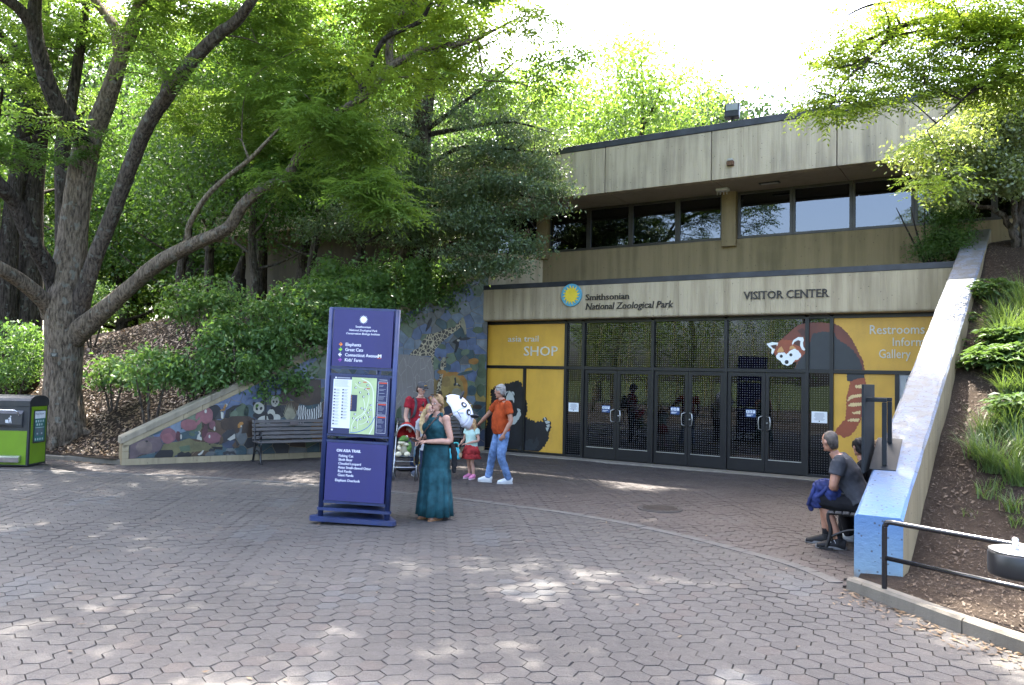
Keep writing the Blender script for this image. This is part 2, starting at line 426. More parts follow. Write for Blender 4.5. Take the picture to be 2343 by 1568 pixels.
# ---- plaza: bedding sheet, hexagonal asphalt blocks, curved border strip
BAND = [(-12.0, -13.4), (-8.2, -10.4), (-4.8, -8.36), (-2.4, -7.45), (-0.01, -6.98), (2.52, -6.84), (4.72, -7.26), (6.52, -8.11), (7.22, -8.80)]
BP = np.array(smoothpath(BAND, 12))
def band_y(x): return float(np.interp(x, BP[:, 0], BP[:, 1]))
pb = MB(); pb.add([(-30, -40, -0.0135), (24, -40, -0.0135), (24, 0.4, -0.0135), (-30, 0.4, -0.0135)], [(0, 1, 2, 3)])
plaza = pb.build('plaza', M_joint); tag(plaza, kind='structure')
def pavermat(name, ca, cb, cc):
    m, nt, bs = newmat(name)
    oi = nt.nodes.new('ShaderNodeObjectInfo'); ge = nt.nodes.new('ShaderNodeNewGeometry')
    rnd = _math(nt, 'FRACT', _math(nt, 'ADD', _math(nt, 'MULTIPLY', oi.outputs['Random'], 7.31), _math(nt, 'MULTIPLY', ge.outputs['Random Per Island'], 3.77)))
    n = _noise(nt, 85.0, ge.outputs['Position'], 4.0, 0.75); w = _noise(nt, 0.55, ge.outputs['Position'], 3.0); f = _noise(nt, 14.0, ge.outputs['Position'], 5.0, 0.65)
    c = _mix(nt, ca, cb, rnd); c = _mix(nt, c, cc, _ramp(nt, rnd, 0.90, 0.93, 0.0, 0.8))
    c = _mix(nt, c, tuple(x*0.62 for x in ca), _ramp(nt, w, 0.42, 0.68, 0.0, 0.55)); c = _mix(nt, c, tuple(min(1, x*1.7) for x in cb), _ramp(nt, n, 0.54, 0.72, 0.0, 0.75))
    c = _mix(nt, c, tuple(x*0.45 for x in ca), _ramp(nt, n, 0.44, 0.28, 0.0, 0.65)); c = _mix(nt, c, tuple(min(1, x*1.2) for x in cb), _ramp(nt, f, 0.55, 0.7, 0.0, 0.45))
    nt.links.new(c, bs.inputs['Base Color']); nt.links.new(_ramp(nt, f, 0.3, 0.7, 0.62, 0.85), bs.inputs['Roughness']); bs.inputs['Specular IOR Level'].default_value = 0.4
    nt.links.new(_bump(nt, _math(nt, 'ADD', n, _math(nt, 'MULTIPLY', f, 1.5)), 1.0, 0.009), bs.inputs['Normal']); return m
M_pg = pavermat('asphalt_block_grey', (0.0605, 0.0550, 0.0505), (0.0790, 0.0722, 0.0665), (0.073, 0.060, 0.053))
M_pr = pavermat('asphalt_block_red', (0.055, 0.0440, 0.0395), (0.072, 0.0595, 0.0540), (0.07, 0.062, 0.058))
CR = 0.205/2; HA = YAW + 0.10; hx = np.array([math.cos(HA), math.sin(HA)]); hy = np.array([-math.sin(HA), math.cos(HA)])
def hexshape(seed, worn):
    r = random.Random(seed); top = []; low = []
    for k in range(12):
        a = k*math.pi/6; rad = CR if k % 2 == 0 else CR*math.cos(math.pi/6)
        w = r.uniform(0, worn)
        top.append(((rad-0.0026-w*0.7)*math.cos(a), (rad-0.0026-w*0.7)*math.sin(a), r.uniform(-0.001, 0.0015)))
        low.append(((rad-0.0010-w*0.3)*math.cos(a), (rad-0.0020-w*0.35)*math.sin(a), -0.010))
    return np.array(top+low)
SH = [hexshape(s, 0.002 if s % 3 == 0 else 0.008) for s in range(9)]
HF = [tuple(range(12))] + [(k, k+12, (k+1) % 12+12, (k+1) % 12) for k in range(12)]
cells = []
O = np.array([5.9, -12.5])
for i in range(-225, 225):
    for j in range(-160, 160):
        p = O + hx*(i*1.5*CR) + hy*((j + 0.5*(i % 2))*CR*math.sqrt(3))
        x, y = p
        if y > -0.48 or y < -17 or x > 13: continue
        if y > -8.4 and x > wxr(y) + 0.06: continue
        if y <= -8.4 and x > 7.2 and y > yk_right(x) + 0.05: continue
        if y > -7.9 and x < wallx(y) - 0.05: continue
        if x < -6.2 and y > yk_left(x) - 0.08: continue
        u, v, z = prj((x, y, 0))
        if z < 1.0 or u < -1000 or u > 3000 or v > 3200: continue
        by = band_y(x) if x > -12 else -99
        cells.append((x, y, z, 1 if y > by else 0))
cells.sort(key=lambda c: c[2])
vis = [c for c in cells if -60 < prj((c[0], c[1], 0))[0] < 2400 and prj((c[0], c[1], 0))[1] < 1620][:300]
near = set((c[0], c[1]) for c in vis)
M_pn = pavermat('asphalt_block_new', (0.070, 0.068, 0.066), (0.080, 0.078, 0.076), (0.085, 0.072, 0.066))
hex_me = []
for s in SH:
    for mm in (M_pg, M_pr, M_pn):
        me = bpy.data.meshes.new('hex_block'); me.from_pydata([tuple(v) for v in s], [], HF); me.materials.append(mm); me.update(); hex_me.append(me)
big = {0: ([], []), 1: ([], []), 2: ([], [])}
def ground_wave(x, y): return 0.008*vnoise(x, y, 1.1, 5) + 0.004*vnoise(x, y, 3.0, 1)
for (x, y, z, red) in cells:
    k = random.randrange(9); rot = HA + random.randrange(6)*math.pi/3 + random.uniform(-0.012, 0.012)
    h = ground_wave(x, y) + random.uniform(-0.0018, 0.0018); tx, ty = random.gauss(0, 0.006), random.gauss(0, 0.006)
    if red == 0 and vnoise(x, y, 1.25, 9) + random.gauss(0, 0.10) > 0.72: red = 2; k = 3*random.randrange(3)
    if (x, y) in near:
        o = obj_from('hexagonal_block', hex_me[k*3 + red], plaza); o.location = (x, y, h); o.rotation_euler = (tx, ty, rot)
    else:
        S = SH[k]; c, s = math.cos(rot), math.sin(rot)
        V = np.stack([S[:, 0]*c - S[:, 1]*s + x, S[:, 0]*s + S[:, 1]*c + y, S[:, 2] + h + S[:, 0]*ty + S[:, 1]*tx], 1)
        big[red][0].append(V)
for red, mm in ((0, M_pg), (1, M_pr), (2, M_pn)):
    Vs = big[red][0]; n = len(Vs); V = np.concatenate(Vs); me = bpy.data.meshes.new('hexagonal_blocks')
    F = []
    for q in range(n):
        b = q*24; F += [tuple(i+b for i in f) for f in HF]
    me.from_pydata(V.tolist(), [], F); me.materials.append(mm); me.update()
    o = obj_from(('grey_block_field', 'red_block_field', 'pale_block_field')[red], me, plaza); o['kind'] = 'stuff'
# border strip of short stones
M_band = concrete('border_stone', (0.115, 0.108, 0.10), (0.085, 0.08, 0.074), 0.5, 0, 0.5)
mb = MB(); s = 0.0
seg = [0.0]
for a, b in zip(BP, BP[1:]): seg.append(seg[-1] + float(np.hypot(*(b-a))))
def bat(q): return np.array([np.interp(q, seg, BP[:, 0]), np.interp(q, seg, BP[:, 1])])
while s < seg[-1] - 0.2:
    a, b = bat(s + 0.004), bat(s + 0.196); t = (b-a)/np.hypot(*(b-a)); nn = np.array([-t[1], t[0]])*0.07; h = 0.009 + ground_wave(*a) + random.uniform(-0.002, 0.002)
    pts = [a-nn, b-nn, b+nn, a+nn]; mb.hexa([(p[0], p[1], -0.028) for p in pts] + [(p[0], p[1], h) for p in pts]); s += 0.2
o = mb.build('border_strip', M_band, plaza); o['kind'] = 'stuff'
# concrete sill along the glazing
mb = MB(); mb.box(-2.84, 7.75, -0.52, -0.09, -0.1, 0.022, bev=0.008); mb.build('threshold_strip', concrete('threshold_concrete', (0.25, 0.22, 0.18), (0.17, 0.15, 0.12), 0.5), plaza)

# ---- loose stuff on the ground
M_litter = leafmat('dry_leaf', (0.06, 0.036, 0.018), (0.20, 0.135, 0.075), 0.12, 0.45, 0.5, (1.0, 0.8, 0.5))
M_chip = leafmat('wood_chip', (0.035, 0.023, 0.015), (0.12, 0.085, 0.055), 0.0, 0.7, 0.3)
def flakes(n, pick, zf, l, w, curl=0.35, lift=0.01):
    V = np.zeros((n, 4, 3)); k = 0
    while k < n:
        p = pick()
        if p is None: continue
        x, y = p; z = zf(x, y); a = random.uniform(0, 6.283); L = l*random.uniform(0.5, 1.35); Wd = w*random.uniform(0.6, 1.3)
        gx = (zf(x+0.05, y) - z)/0.05; gy = (zf(x, y+0.05) - z)/0.05
        for q, (lx, ly, hh) in enumerate(((-L/2, 0, 0), (0, -Wd/2, random.uniform(0, curl)*Wd), (L/2, 0, random.uniform(0, curl)*L), (0, Wd/2, random.uniform(0, curl)*Wd))):
            dx = lx*math.cos(a) - ly*math.sin(a); dy = lx*math.sin(a) + ly*math.cos(a)
            V[k, q] = (x+dx, y+dy, z + gx*dx + gy*dy + hh + lift)
        k += 1
    return V.reshape(-1, 3), np.arange(n*4).reshape(n, 4)
def pickL():
    x = random.uniform(-15, -2.9); y = random.uniform(-9.5, 0.4)
    if y < yk_left(x) + 0.05 or x > wallx(y) - 0.35 or (y < -7.7 and x > -6.5): return None
    if random.random() > 1.25/(1 + 0.22*(y - yk_left(x))): return None
    return x, y
o = obj_from('leaf_litter', mesh_np('leaf_litter', *flakes(17000, pickL, zL, 0.075, 0.042, 0.6), M_litter)); tag(o, 'dry brown leaves lying all over the wooded bank behind the mural wall', 'leaf litter', kind='stuff')
def pickR():
    y = random.uniform(-11.0, 0.8); x = random.uniform(7.3, 11.5)
    if y < yk_right(x) + 0.16 or x < wxr(max(y, -8.5)) + 0.45: return None
    return x, y
Va, Fa = flakes(20000, pickR, zR, 0.036, 0.010, 0.5); Vb, Fb = flakes(1500, pickR, zR, 0.05, 0.03, 0.5)
o = obj_from('mulch_chips', mesh_np('mulch_chips', np.concatenate([Va, Vb]), np.concatenate([Fa, Fb + len(Va)]), M_chip)); tag(o, 'brown bark mulch and wood chips strewn on the planted bank', 'mulch', kind='stuff')
def pickP():
    r = random.random()
    if r < 0.5:
        x = random.uniform(7.2, 10.5); y = yk_right(x) - abs(random.gauss(0.0, 0.22)) - 0.02; return x, y
    if r < 0.72:
        x = random.uniform(-11, -6.4); y = yk_left(x) - 0.14 - abs(random.gauss(0, 0.10)); return x, y
    x, y = random.uniform(-6, 8), random.uniform(-14, -0.7)
    if x < wallx(y) + 0.1 or (y > -8.6 and x > wxr(y) - 0.1) or y > yk_right(x)-0.05 and x > 7.2 or random.random() < 0.55: return None
    return x, y
o = obj_from('plaza_leaf_scraps', mesh_np('plaza_leaf_scraps', *flakes(900, pickP, lambda x, y: ground_wave(x, y) + 0.003, 0.055, 0.024, 0.3, 0.004), M_litter)); tag(o, 'dry leaf scraps and twigs blown along the kerbs and over the paving', 'leaf scraps', kind='stuff')
# ================================================================== VISITOR CENTRE BUILDING
BLD = thing('visitor_center_building', 'two storey tan concrete visitor center with dark glass doors and yellow panels', 'building', (2.5, 3.0, 0))
def bpart(mb, name, m, parent=None): return mb.build(name, m, parent or BLD, False) if parent is None else mb.build(name, m, parent, True)
def bsub(mb, name, m, parent):
    o = mb.build(name, m); o.parent = parent; return o
M_con = concrete('board_marked_concrete', (0.46, 0.388, 0.272), (0.26, 0.212, 0.145), 0.75, 3.2, 0.5, (0.16, 0.145, 0.12), 0.5)
M_con2 = concrete('lower_fascia_concrete', (0.46, 0.382, 0.262), (0.27, 0.215, 0.14), 0.75, 3.2, 0.5, (0.18, 0.16, 0.12), 0.3)
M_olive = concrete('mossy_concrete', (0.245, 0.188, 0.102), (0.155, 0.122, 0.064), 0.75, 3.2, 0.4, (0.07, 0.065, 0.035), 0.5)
M_sof = concrete('soffit_concrete', (0.34, 0.29, 0.22), (0.27, 0.23, 0.17), 0.3, 0, 0.25)
M_cap = mat('dark_metal_coping', (0.045, 0.047, 0.055), 0.5, 0.25, 3.0, 0.4)
M_blk = mat('black_aluminium', (0.014, 0.014, 0.015), 0.38, 0.15, 4.0, 0.3)
M_brz = mat('bronze_frame', (0.05, 0.045, 0.035), 0.45, 0.2, 4.0, 0.3)
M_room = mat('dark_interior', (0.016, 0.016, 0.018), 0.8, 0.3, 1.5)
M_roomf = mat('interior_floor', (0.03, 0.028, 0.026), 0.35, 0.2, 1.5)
def glassmat(name, dots, refl=0.02, tint=(0.30, 0.32, 0.31), dot=0.16):
    m, nt, bs = newmat(name); nt.nodes.remove(bs)
    tr = nt.nodes.new('ShaderNodeBsdfTransparent'); tr.inputs[0].default_value = (*tint, 1)
    gl = nt.nodes.new('ShaderNodeBsdfGlossy'); gl.inputs['Roughness'].default_value = 0.015; gl.inputs['Color'].default_value = (0.62, 0.65, 0.68, 1)
    lw = nt.nodes.new('ShaderNodeFresnel'); lw.inputs['IOR'].default_value = 1.52
    wob = _noise(nt, 1.4, detail=1.0); nrm = _bump(nt, wob, 0.05, 0.02); nt.links.new(nrm, gl.inputs['Normal'])
    mx = nt.nodes.new('ShaderNodeMixShader'); nt.links.new(_math(nt, 'ADD', lw.outputs[0], refl), mx.inputs[0])
    nt.links.new(tr.outputs[0], mx.inputs[1]); nt.links.new(gl.outputs[0], mx.inputs[2]); out = mx.outputs[0]
    if dots:
        tc = nt.nodes.new('ShaderNodeTexCoord'); sp = nt.nodes.new('ShaderNodeSeparateXYZ'); nt.links.new(tc.outputs['Object'], sp.inputs[0])
        def cell(o): return _math(nt, 'SUBTRACT', _math(nt, 'FRACT', _math(nt, 'MULTIPLY', o, 1/0.05)), 0.5)
        a, b = cell(sp.outputs['X']), cell(sp.outputs['Z'])
        d = _math(nt, 'SQRT', _math(nt, 'ADD', _math(nt, 'MULTIPLY', a, a), _math(nt, 'MULTIPLY', b, b)))
        df = nt.nodes.new('ShaderNodeBsdfDiffuse'); df.inputs[0].default_value = (dot, dot, dot*1.02, 1)
        m2 = nt.nodes.new('ShaderNodeMixShader'); nt.links.new(_math(nt, 'LESS_THAN', d, 0.15), m2.inputs[0]); nt.links.new(out, m2.inputs[1]); nt.links.new(df.outputs[0], m2.inputs[2]); out = m2.outputs[0]
    nt.links.new(out, nt.nodes['Material Output'].inputs['Surface']); MATS[name] = m; return m
M_glass = glassmat('dotted_glass', True); M_glass2 = glassmat('upper_glass', False, 0.10, (0.25, 0.27, 0.28), 0.07)
XS = [-2.80, -0.468, 0.0, 1.754, 3.421, 5.091, 5.559, 7.74]; ZT, ZH = 2.15, 3.262
# --- lower fascia with rounded lower edge, two cast lengths
def fascia(x0, x1, y0, y1, z0, z1, r):
    prof = [(y0, z1), (y0, z0+r)] + [(y0 + r*(1-math.cos(a)), z0 + r*(1-math.sin(a))) for a in (R(25), R(50), R(75))][::1] + [(y0+r, z0), (y1, z0), (y1, z1)]
    mb = MB(); mb.prism([(x0, p[0], p[1]) for p in prof], (x1-x0, 0, 0)); return mb
for x0, x1 in ((-2.86, 2.448), (2.452, 7.80)): bpart(fascia(x0, x1, -0.35, 0.6, 3.30, 4.085, 0.05), 'lower_fascia', M_con2)
mb = MB(); mb.box(-2.88, 7.82, -0.362, 0.5, 4.088, 4.205, bev=0.006); bpart(mb, 'coping', M_cap)
mb = MB(); mb.box(-2.86, 7.80, 0.3, 1.03, 4.0, 4.18); bpart(mb, 'ledge', M_con2)
# --- recessed wall with windows, upper fascia, soffit panels, roof
YW = 1.05
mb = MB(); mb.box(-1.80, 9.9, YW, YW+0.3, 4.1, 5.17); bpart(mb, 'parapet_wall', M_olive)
mb = MB(); a = np.array([-1.80, YW]); b = np.array([-3.6, -0.42]); n = np.array([-(b-a)[1], (b-a)[0]]); n = -n/np.hypot(*n)*0.3
pp = [a, b, b+n, a+n]; mb.hexa([(p[0], p[1], 4.21) for p in pp] + [(p[0], p[1], 5.12) for p in pp]); bpart(mb, 'angled_parapet', M_con2)
for x0, x1 in ((-14.2, -11.0), (-10.99, -8.0), (-7.99, -5.2), (-5.19, -2.32), (-2.31, 0.62), (0.63, 3.145), (3.155, 5.685), (5.695, 8.30), (8.31, 10.9), (10.91, 14.0)):
    mb = MB(); mb.box(x0+0.004, x1-0.004, -0.35, -0.12, 6.23, 7.30, bev=0.012); bpart(mb, 'fascia_panel', M_con)
    mb = MB(); mb.box(x0+0.006, x1-0.006, -0.118, 1.34, 6.262, 6.40); bpart(mb, 'soffit_panel', M_sof)
mb = MB(); mb.box(-14.25, 14.05, -0.372, 14.0, 7.303, 7.45, bev=0.008); bpart(mb, 'roof_edge', M_cap)
# columns between window groups
for x0, x1 in ((2.99, 3.32), (-1.95, -1.62)):
    mb = MB(); mb.box(x0, x1, YW-0.12, YW+0.3, 5.0 if x0 > 0 else 5.0, 6.26, bev=0.012); bpart(mb, 'column', M_olive)
def ux(u, v, y=YW): return float(ony(u, v, y)[0])
wl = [ux(1254, 520), ux(1345.5, 515), ux(1442, 505), ux(1549, 495), 2.985]
wr = [3.325, ux(1812, 470), ux(1949, 460), ux(2091, 450), ux(2091, 450)+1.4, ux(2091, 450)+2.8]
def window(x0, x1, z0, z1, y, gm, fm, fr=0.05, parent=None):
    mb = MB(); d = 0.09
    mb.box(x0, x0+fr, y-d/2, y+d/2, z0, z1); mb.box(x1-fr, x1, y-d/2, y+d/2, z0, z1)
    mb.box(x0+fr, x1-fr, y-d/2, y+d/2, z0, z0+fr); mb.box(x0+fr, x1-fr, y-d/2, y+d/2, z1-fr, z1)
    f = bpart(mb, 'window_frame', fm)
    p = MB(); p.box(x0+fr, x1-fr, y-0.006, y+0.006, z0+fr, z1-fr); bsub(p, 'pane', gm, f); return f
for ws in (wl, wr):
    for x0, x1 in zip(ws, ws[1:]): window(x0+0.003, x1-0.003, 5.18, 6.25, YW+0.06, M_glass2, M_brz, 0.055)
# left wing above the bank: wall with its recess shade put into the concrete colour, small windows
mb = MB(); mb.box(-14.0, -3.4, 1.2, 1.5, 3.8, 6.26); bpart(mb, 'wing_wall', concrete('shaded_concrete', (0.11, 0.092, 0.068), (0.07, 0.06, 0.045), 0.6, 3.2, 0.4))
for x0, x1 in ((-3.35, -2.65), (-2.6, -1.96)): window(x0, x1, 5.13, 6.25, 1.16, M_glass2, M_brz)
# interior volume
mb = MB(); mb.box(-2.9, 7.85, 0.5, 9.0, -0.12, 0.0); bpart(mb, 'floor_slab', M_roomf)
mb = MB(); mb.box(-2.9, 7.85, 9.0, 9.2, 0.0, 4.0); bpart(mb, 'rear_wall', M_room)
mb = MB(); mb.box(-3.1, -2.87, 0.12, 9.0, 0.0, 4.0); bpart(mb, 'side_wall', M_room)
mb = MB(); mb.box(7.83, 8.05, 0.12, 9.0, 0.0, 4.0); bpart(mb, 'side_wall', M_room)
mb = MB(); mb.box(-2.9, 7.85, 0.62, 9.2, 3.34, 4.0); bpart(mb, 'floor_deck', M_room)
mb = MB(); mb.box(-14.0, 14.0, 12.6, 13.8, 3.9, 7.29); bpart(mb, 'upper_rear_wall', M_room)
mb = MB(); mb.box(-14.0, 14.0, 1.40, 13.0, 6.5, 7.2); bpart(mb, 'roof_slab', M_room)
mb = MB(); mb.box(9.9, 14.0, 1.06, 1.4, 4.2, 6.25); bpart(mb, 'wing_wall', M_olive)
for xx in (1.2, 4.6):
    mb = MB(); mb.box(xx, xx+1.7, 5.6, 6.3, 0.001, 1.05); mb.box(xx-0.05, xx+1.75, 5.55, 6.35, 1.052, 1.10); bpart(mb, 'counter', mat('counter_wood', (0.12, 0.07, 0.035), 0.5))
# --- glazing: frames, doors, transoms
def bar(mb, x0, x1, z0, z1, d=0.11, y=0.0): mb.box(x0, x1, y-d/2, y+d/2, z0, z1)
def barpart(name, *a):
    mb = MB(); bar(mb, *a); return bpart(mb, name, M_blk)
for x in XS[:7]: barpart('mullion', x-0.035, x+0.035, 0.02, ZH, 0.14)
barpart('mullion', 7.68, 7.76, 0.02, ZH, 0.14)
for a, b in zip(XS, XS[1:]): barpart('transom_rail', a+0.036, b-0.036, ZT-0.035, ZT+0.035, 0.13); barpart('head_rail', a+0.036, b-0.036, ZH-0.04, ZH+0.035, 0.13)
for a, b in ((XS[0], XS[1]), (XS[1], XS[2]), (XS[5], XS[6]), (XS[6], XS[7])): barpart('bottom_rail', a+0.036, b-0.036, 0.02, 0.07, 0.13)
def pane(x0, x1, z0, z1, name='glass_pane'):
    p = MB(); p.box(x0, x1, -0.006, 0.006, z0, z1); return bpart(p, name, M_glass)
for i in (1, 2, 3, 4, 5): pane(XS[i]+0.036, XS[i+1]-0.036, ZT+0.036, ZH-0.041, 'transom_pane')
for i in (1, 5): pane(XS[i]+0.036, XS[i+1]-0.036, 0.071, ZT-0.036, 'side_pane')
M_steel = mat('brushed_steel', (0.52, 0.52, 0.50), 0.32, 0.1, 20.0, 0.9)
for i in (2, 3, 4):
    a, b = XS[i]+0.04, XS[i+1]-0.04; c = (a+b)/2
    for k, (x0, x1) in enumerate(((a, c-0.004), (c+0.004, b))):
        mb = MB(); st = 0.075; top = ZT-0.045
        mb.box(x0, x0+st, -0.028, 0.028, 0.03, top); mb.box(x1-st, x1, -0.028, 0.028, 0.03, top)
        mb.box(x0+st, x1-st, -0.028, 0.028, 0.03, 0.29); mb.box(x0+st, x1-st, -0.028, 0.028, top-0.08, top)
        d = bpart(mb, 'door', M_blk)
        p = MB(); p.box(x0+st, x1-st, -0.006, 0.006, 0.29, top-0.08); bsub(p, 'door_pane', M_glass, d)
        hxp = x1-0.05 if k == 0 else x0+0.05; s = -1 if k == 0 else 1
        h = MB(); h.tube([(hxp, -0.03, 0.90), (hxp, -0.085, 0.905), (hxp + s*0.06, -0.10, 0.93), (hxp + s*0.07, -0.10, 1.05), (hxp + s*0.06, -0.10, 1.17), (hxp, -0.085, 1.195), (hxp, -0.03, 1.20)], 0.011, 8)
        bsub(h, 'door_handle', M_steel, d)
        w = MB(); w.box(x0+st-0.01, x1-st+0.01, -0.036, -0.029, 0.283, 0.300); bsub(w, 'glazing_bead', M_steel, d)
        if k == 1:
            l = MB(); l.tube([(x0+0.037, -0.028, 1.05), (x0+0.037, -0.040, 1.05)], 0.02, 12); bsub(l, 'lock_cylinder', M_steel, d)
# --- yellow panels
M_yel = mat('yellow_panel', (0.66, 0.37, 0.045), 0.5, 0.08, 1.2, grime=0.22)
XM = float(ony(1200, 950, 0)[0]); XR2 = float(ony(2052, 1000, 0)[0])
for (x0, x1, z0, z1) in ((XS[0], XS[1], ZT, ZH), (XS[0], XM, 0.04, ZT), (XM, XS[1], 0.04, ZT), (XS[6], XS[7], ZT, ZH), (XS[6], XR2, 0.04, ZT)):
    p = MB(); p.box(x0+0.037, x1-0.037, -0.020, 0.02, z0+0.036, z1-0.042); bpart(p, 'yellow_panel', M_yel)
barpart('mullion', XM-0.036, XM+0.036, 0.071, ZT-0.036, 0.13); barpart('mullion', XR2-0.036, XR2+0.036, 0.071, ZT-0.036, 0.13)
p = MB(); p.box(XR2+0.037, 7.68, -0.020, 0.02, 0.071, ZT-0.036); bpart(p, 'grey_panel', mat('pale_grey_panel', (0.42, 0.45, 0.47), 0.5))
p = MB(); p.box(XR2+0.16, 7.60, -0.032, -0.021, 1.1, ZT-0.12, bev=0.004); bpart(p, 'navy_panel', mat('navy_print', (0.03, 0.035, 0.11), 0.4))
# --- lettering
M_lbrown = mat('bronze_letter', (0.022, 0.017, 0.013), 0.5, 0.2); M_lwhite = mat('cream_letter', (0.62, 0.60, 0.50), 0.45, 0.05)
OFF = np.array([2.5, 3.0, 0.0])
def LM(u, v, y):
    p = ony(u, v, y) - OFF
    return Matrix.Translation(Vector(p)) @ Matrix(((1, 0, 0, 0), (0, 0, -1, 0), (0, 1, 0, 0), (0, 0, 0, 1)))
def fit(s, u0, v0, u1, v1, y, capratio=0.73):
    """size and narrowing so the line runs between two sight points on the wall"""
    a, b = ony(u0, v0, y), ony(u1, v1, y); return abs(b[0]-a[0])/text_width(s)
def line(s, u0, v0, u1, v1, y, size, depth, m, **k):
    it = k.get('italic', 0.0); wd = fit(s, u0, v0, u1, v1, y); letters(s, size, depth, LM(u0, v0, y), m, BLD, narrow=wd/size, **k)
def Z6(x, y): return (1750+x*0.574)/1.6533, (950+y*0.574)/1.6533
def Z7(x, y): return (1900+x*0.3841)/1.6533, (600+y*0.3841)/1.6533
def Z8(x, y): return (2600+x*0.606)/1.6533, (950+y*0.606)/1.6533
YF = -0.352
line('Smithsonian', *Z7(818, 1398), *Z7(1252, 1381), YF, 0.205, 0.022, M_lbrown, serif=True, bold=0.008)
line('National Zoological Park', *Z7(815, 1490), *Z7(1675, 1457), YF, 0.215, 0.022, M_lbrown, serif=True, italic=0.20, bold=0.006)
line('VISITOR CENTER', *Z8(352, 303), *Z8(880, 283), YF, 0.235, 0.024, M_lbrown, serif=True, bold=0.012)
line('asia trail', *Z6(297, 598), *Z6(503, 592), -0.021, 0.215, 0.014, M_lwhite)
line('SHOP', *Z6(400, 690), *Z6(626, 687), -0.021, 0.34, 0.016, M_lwhite)
line('Restrooms', *Z8(1132, 519), *Z8(1482, 513), -0.021, 0.255, 0.016, M_lwhite, bold=0.006)
line('Information', *Z8(1275, 593), *Z8(1640, 587), -0.021, 0.235, 0.016, M_lwhite)
line('Gallery', *Z8(1191, 668), *Z8(1392, 664), -0.021, 0.245, 0.016, M_lwhite)
# --- sun emblem
ec = ony(*Z7(685, 1347), YF); er = 0.268
mb = MB(); mb.prism([(ec[0] + er*math.cos(a), YF, ec[2] + er*math.sin(a)) for a in np.linspace(0, 2*math.pi, 40, endpoint=False)], (0, -0.045, 0)); em = bpart(mb, 'emblem_disc', mat('emblem_blue', (0.10, 0.36, 0.50), 0.4, 0.05))
pts = []
for k in range(16):
    a0 = 2*math.pi*k/16 + 0.1
    long = 0.245 if k % 2 == 0 else 0.225
    for da, rr in ((-0.155, 0.155), (-0.06, 0.185), (0.02, 0.215), (0.085, long), (0.10, 0.20), (0.115, 0.172)): pts.append((ec[0] + rr*math.cos(a0+da), YF-0.052, ec[2] + rr*math.sin(a0+da)))
mb = MB(); cc = (ec[0], YF-0.052, ec[2]); n = len(pts); mb.add([cc]+pts, [(0, i+1, (i+1) % n+1) for i in range(n)]); mb.add([tuple(np.array(p)+(0, 0.008, 0)) for p in pts]+pts, [(i, (i+1) % n, (i+1) % n+n, i+n) for i in range(n)])
bsub(mb, 'emblem_sun', mat('emblem_yellow', (0.80, 0.60, 0.045), 0.45, 0.05), em)
# --- animal films on the panels
def poly_fill(pts2, y, th):
    bm = bmesh.new(); vs = [bm.verts.new((p[0], y, p[1])) for p in pts2]
    es = [bm.edges.new((vs[i], vs[(i+1) % len(vs)])) for i in range(len(vs))]
    r = bmesh.ops.triangle_fill(bm, use_beauty=True, use_dissolve=False, edges=es)
    bm.verts.index_update(); V = [v.co[:] for v in bm.verts]; F = [[v.index for v in f.verts] for f in bm.faces]; n = len(V); bm.free()
    mb = MB(); mb.add([(v[0], y-th, v[2]) for v in V], F); m = len(pts2)
    P = [(p[0], y, p[1]) for p in pts2]; Q = [(p[0], y-th, p[1]) for p in pts2]; mb.add(P+Q, [(i, (i+1) % m, (i+1) % m+m, i+m) for i in range(m)]); return mb
def jag(pts, amp, step, seed):
    r = random.Random(seed); out = []; n = len(pts)
    for i in range(n):
        a = np.array(pts[i]); b = np.array(pts[(i+1) % n]); L = np.hypot(*(b-a)); k = max(1, int(L/step)); d = (b-a)/max(L, 1e-6); nn = np.array([-d[1], d[0]])
        for q in range(k):
            f = q/k; out.append(a + (b-a)*f + (nn*amp*(r.uniform(0.2, 1.0) if q % 2 else -r.uniform(0.0, 0.8)) if 0 < q else 0))
    return out
def film(name, zpts, conv, m, lift, amp=0.0, step=0.03, seed=1, hole=None):
    P = [ony(*conv(*p), -0.02) for p in zpts]; P = [(p[0], p[2]) for p in P]
    if amp: P = jag(P, amp, step, seed)
    return bpart(poly_fill(P, -0.0212-lift, 0.0015), name, m)
M_fblk = mat('film_black', (0.012, 0.012, 0.014), 0.45, 0.3, 3.0); M_fgry = mat('film_charcoal', (0.022, 0.026, 0.030), 0.45, 0.1)
M_frust = mat('film_rust', (0.155, 0.036, 0.018), 0.45, 0.12, 3.0); M_frust2 = mat('film_bright_rust', (0.30, 0.068, 0.024), 0.45, 0.12, 3.0); M_fdrk = mat('film_dark_rust', (0.075, 0.02, 0.013), 0.45, 0.15, 3.0)
M_fwht = mat('film_white', (0.80, 0.82, 0.80), 0.45, 0.02); M_fcream = mat('film_cream', (0.70, 0.52, 0.24), 0.45, 0.05); M_forange = mat('film_tan', (0.55, 0.28, 0.09), 0.45, 0.05); M_fgr = mat('film_grey_white', (0.46, 0.48, 0.43), 0.45, 0.04)
c4 = lambda x, y: ((1800+x*0.287)/1.6533, (1350+y*0.287)/1.6533)
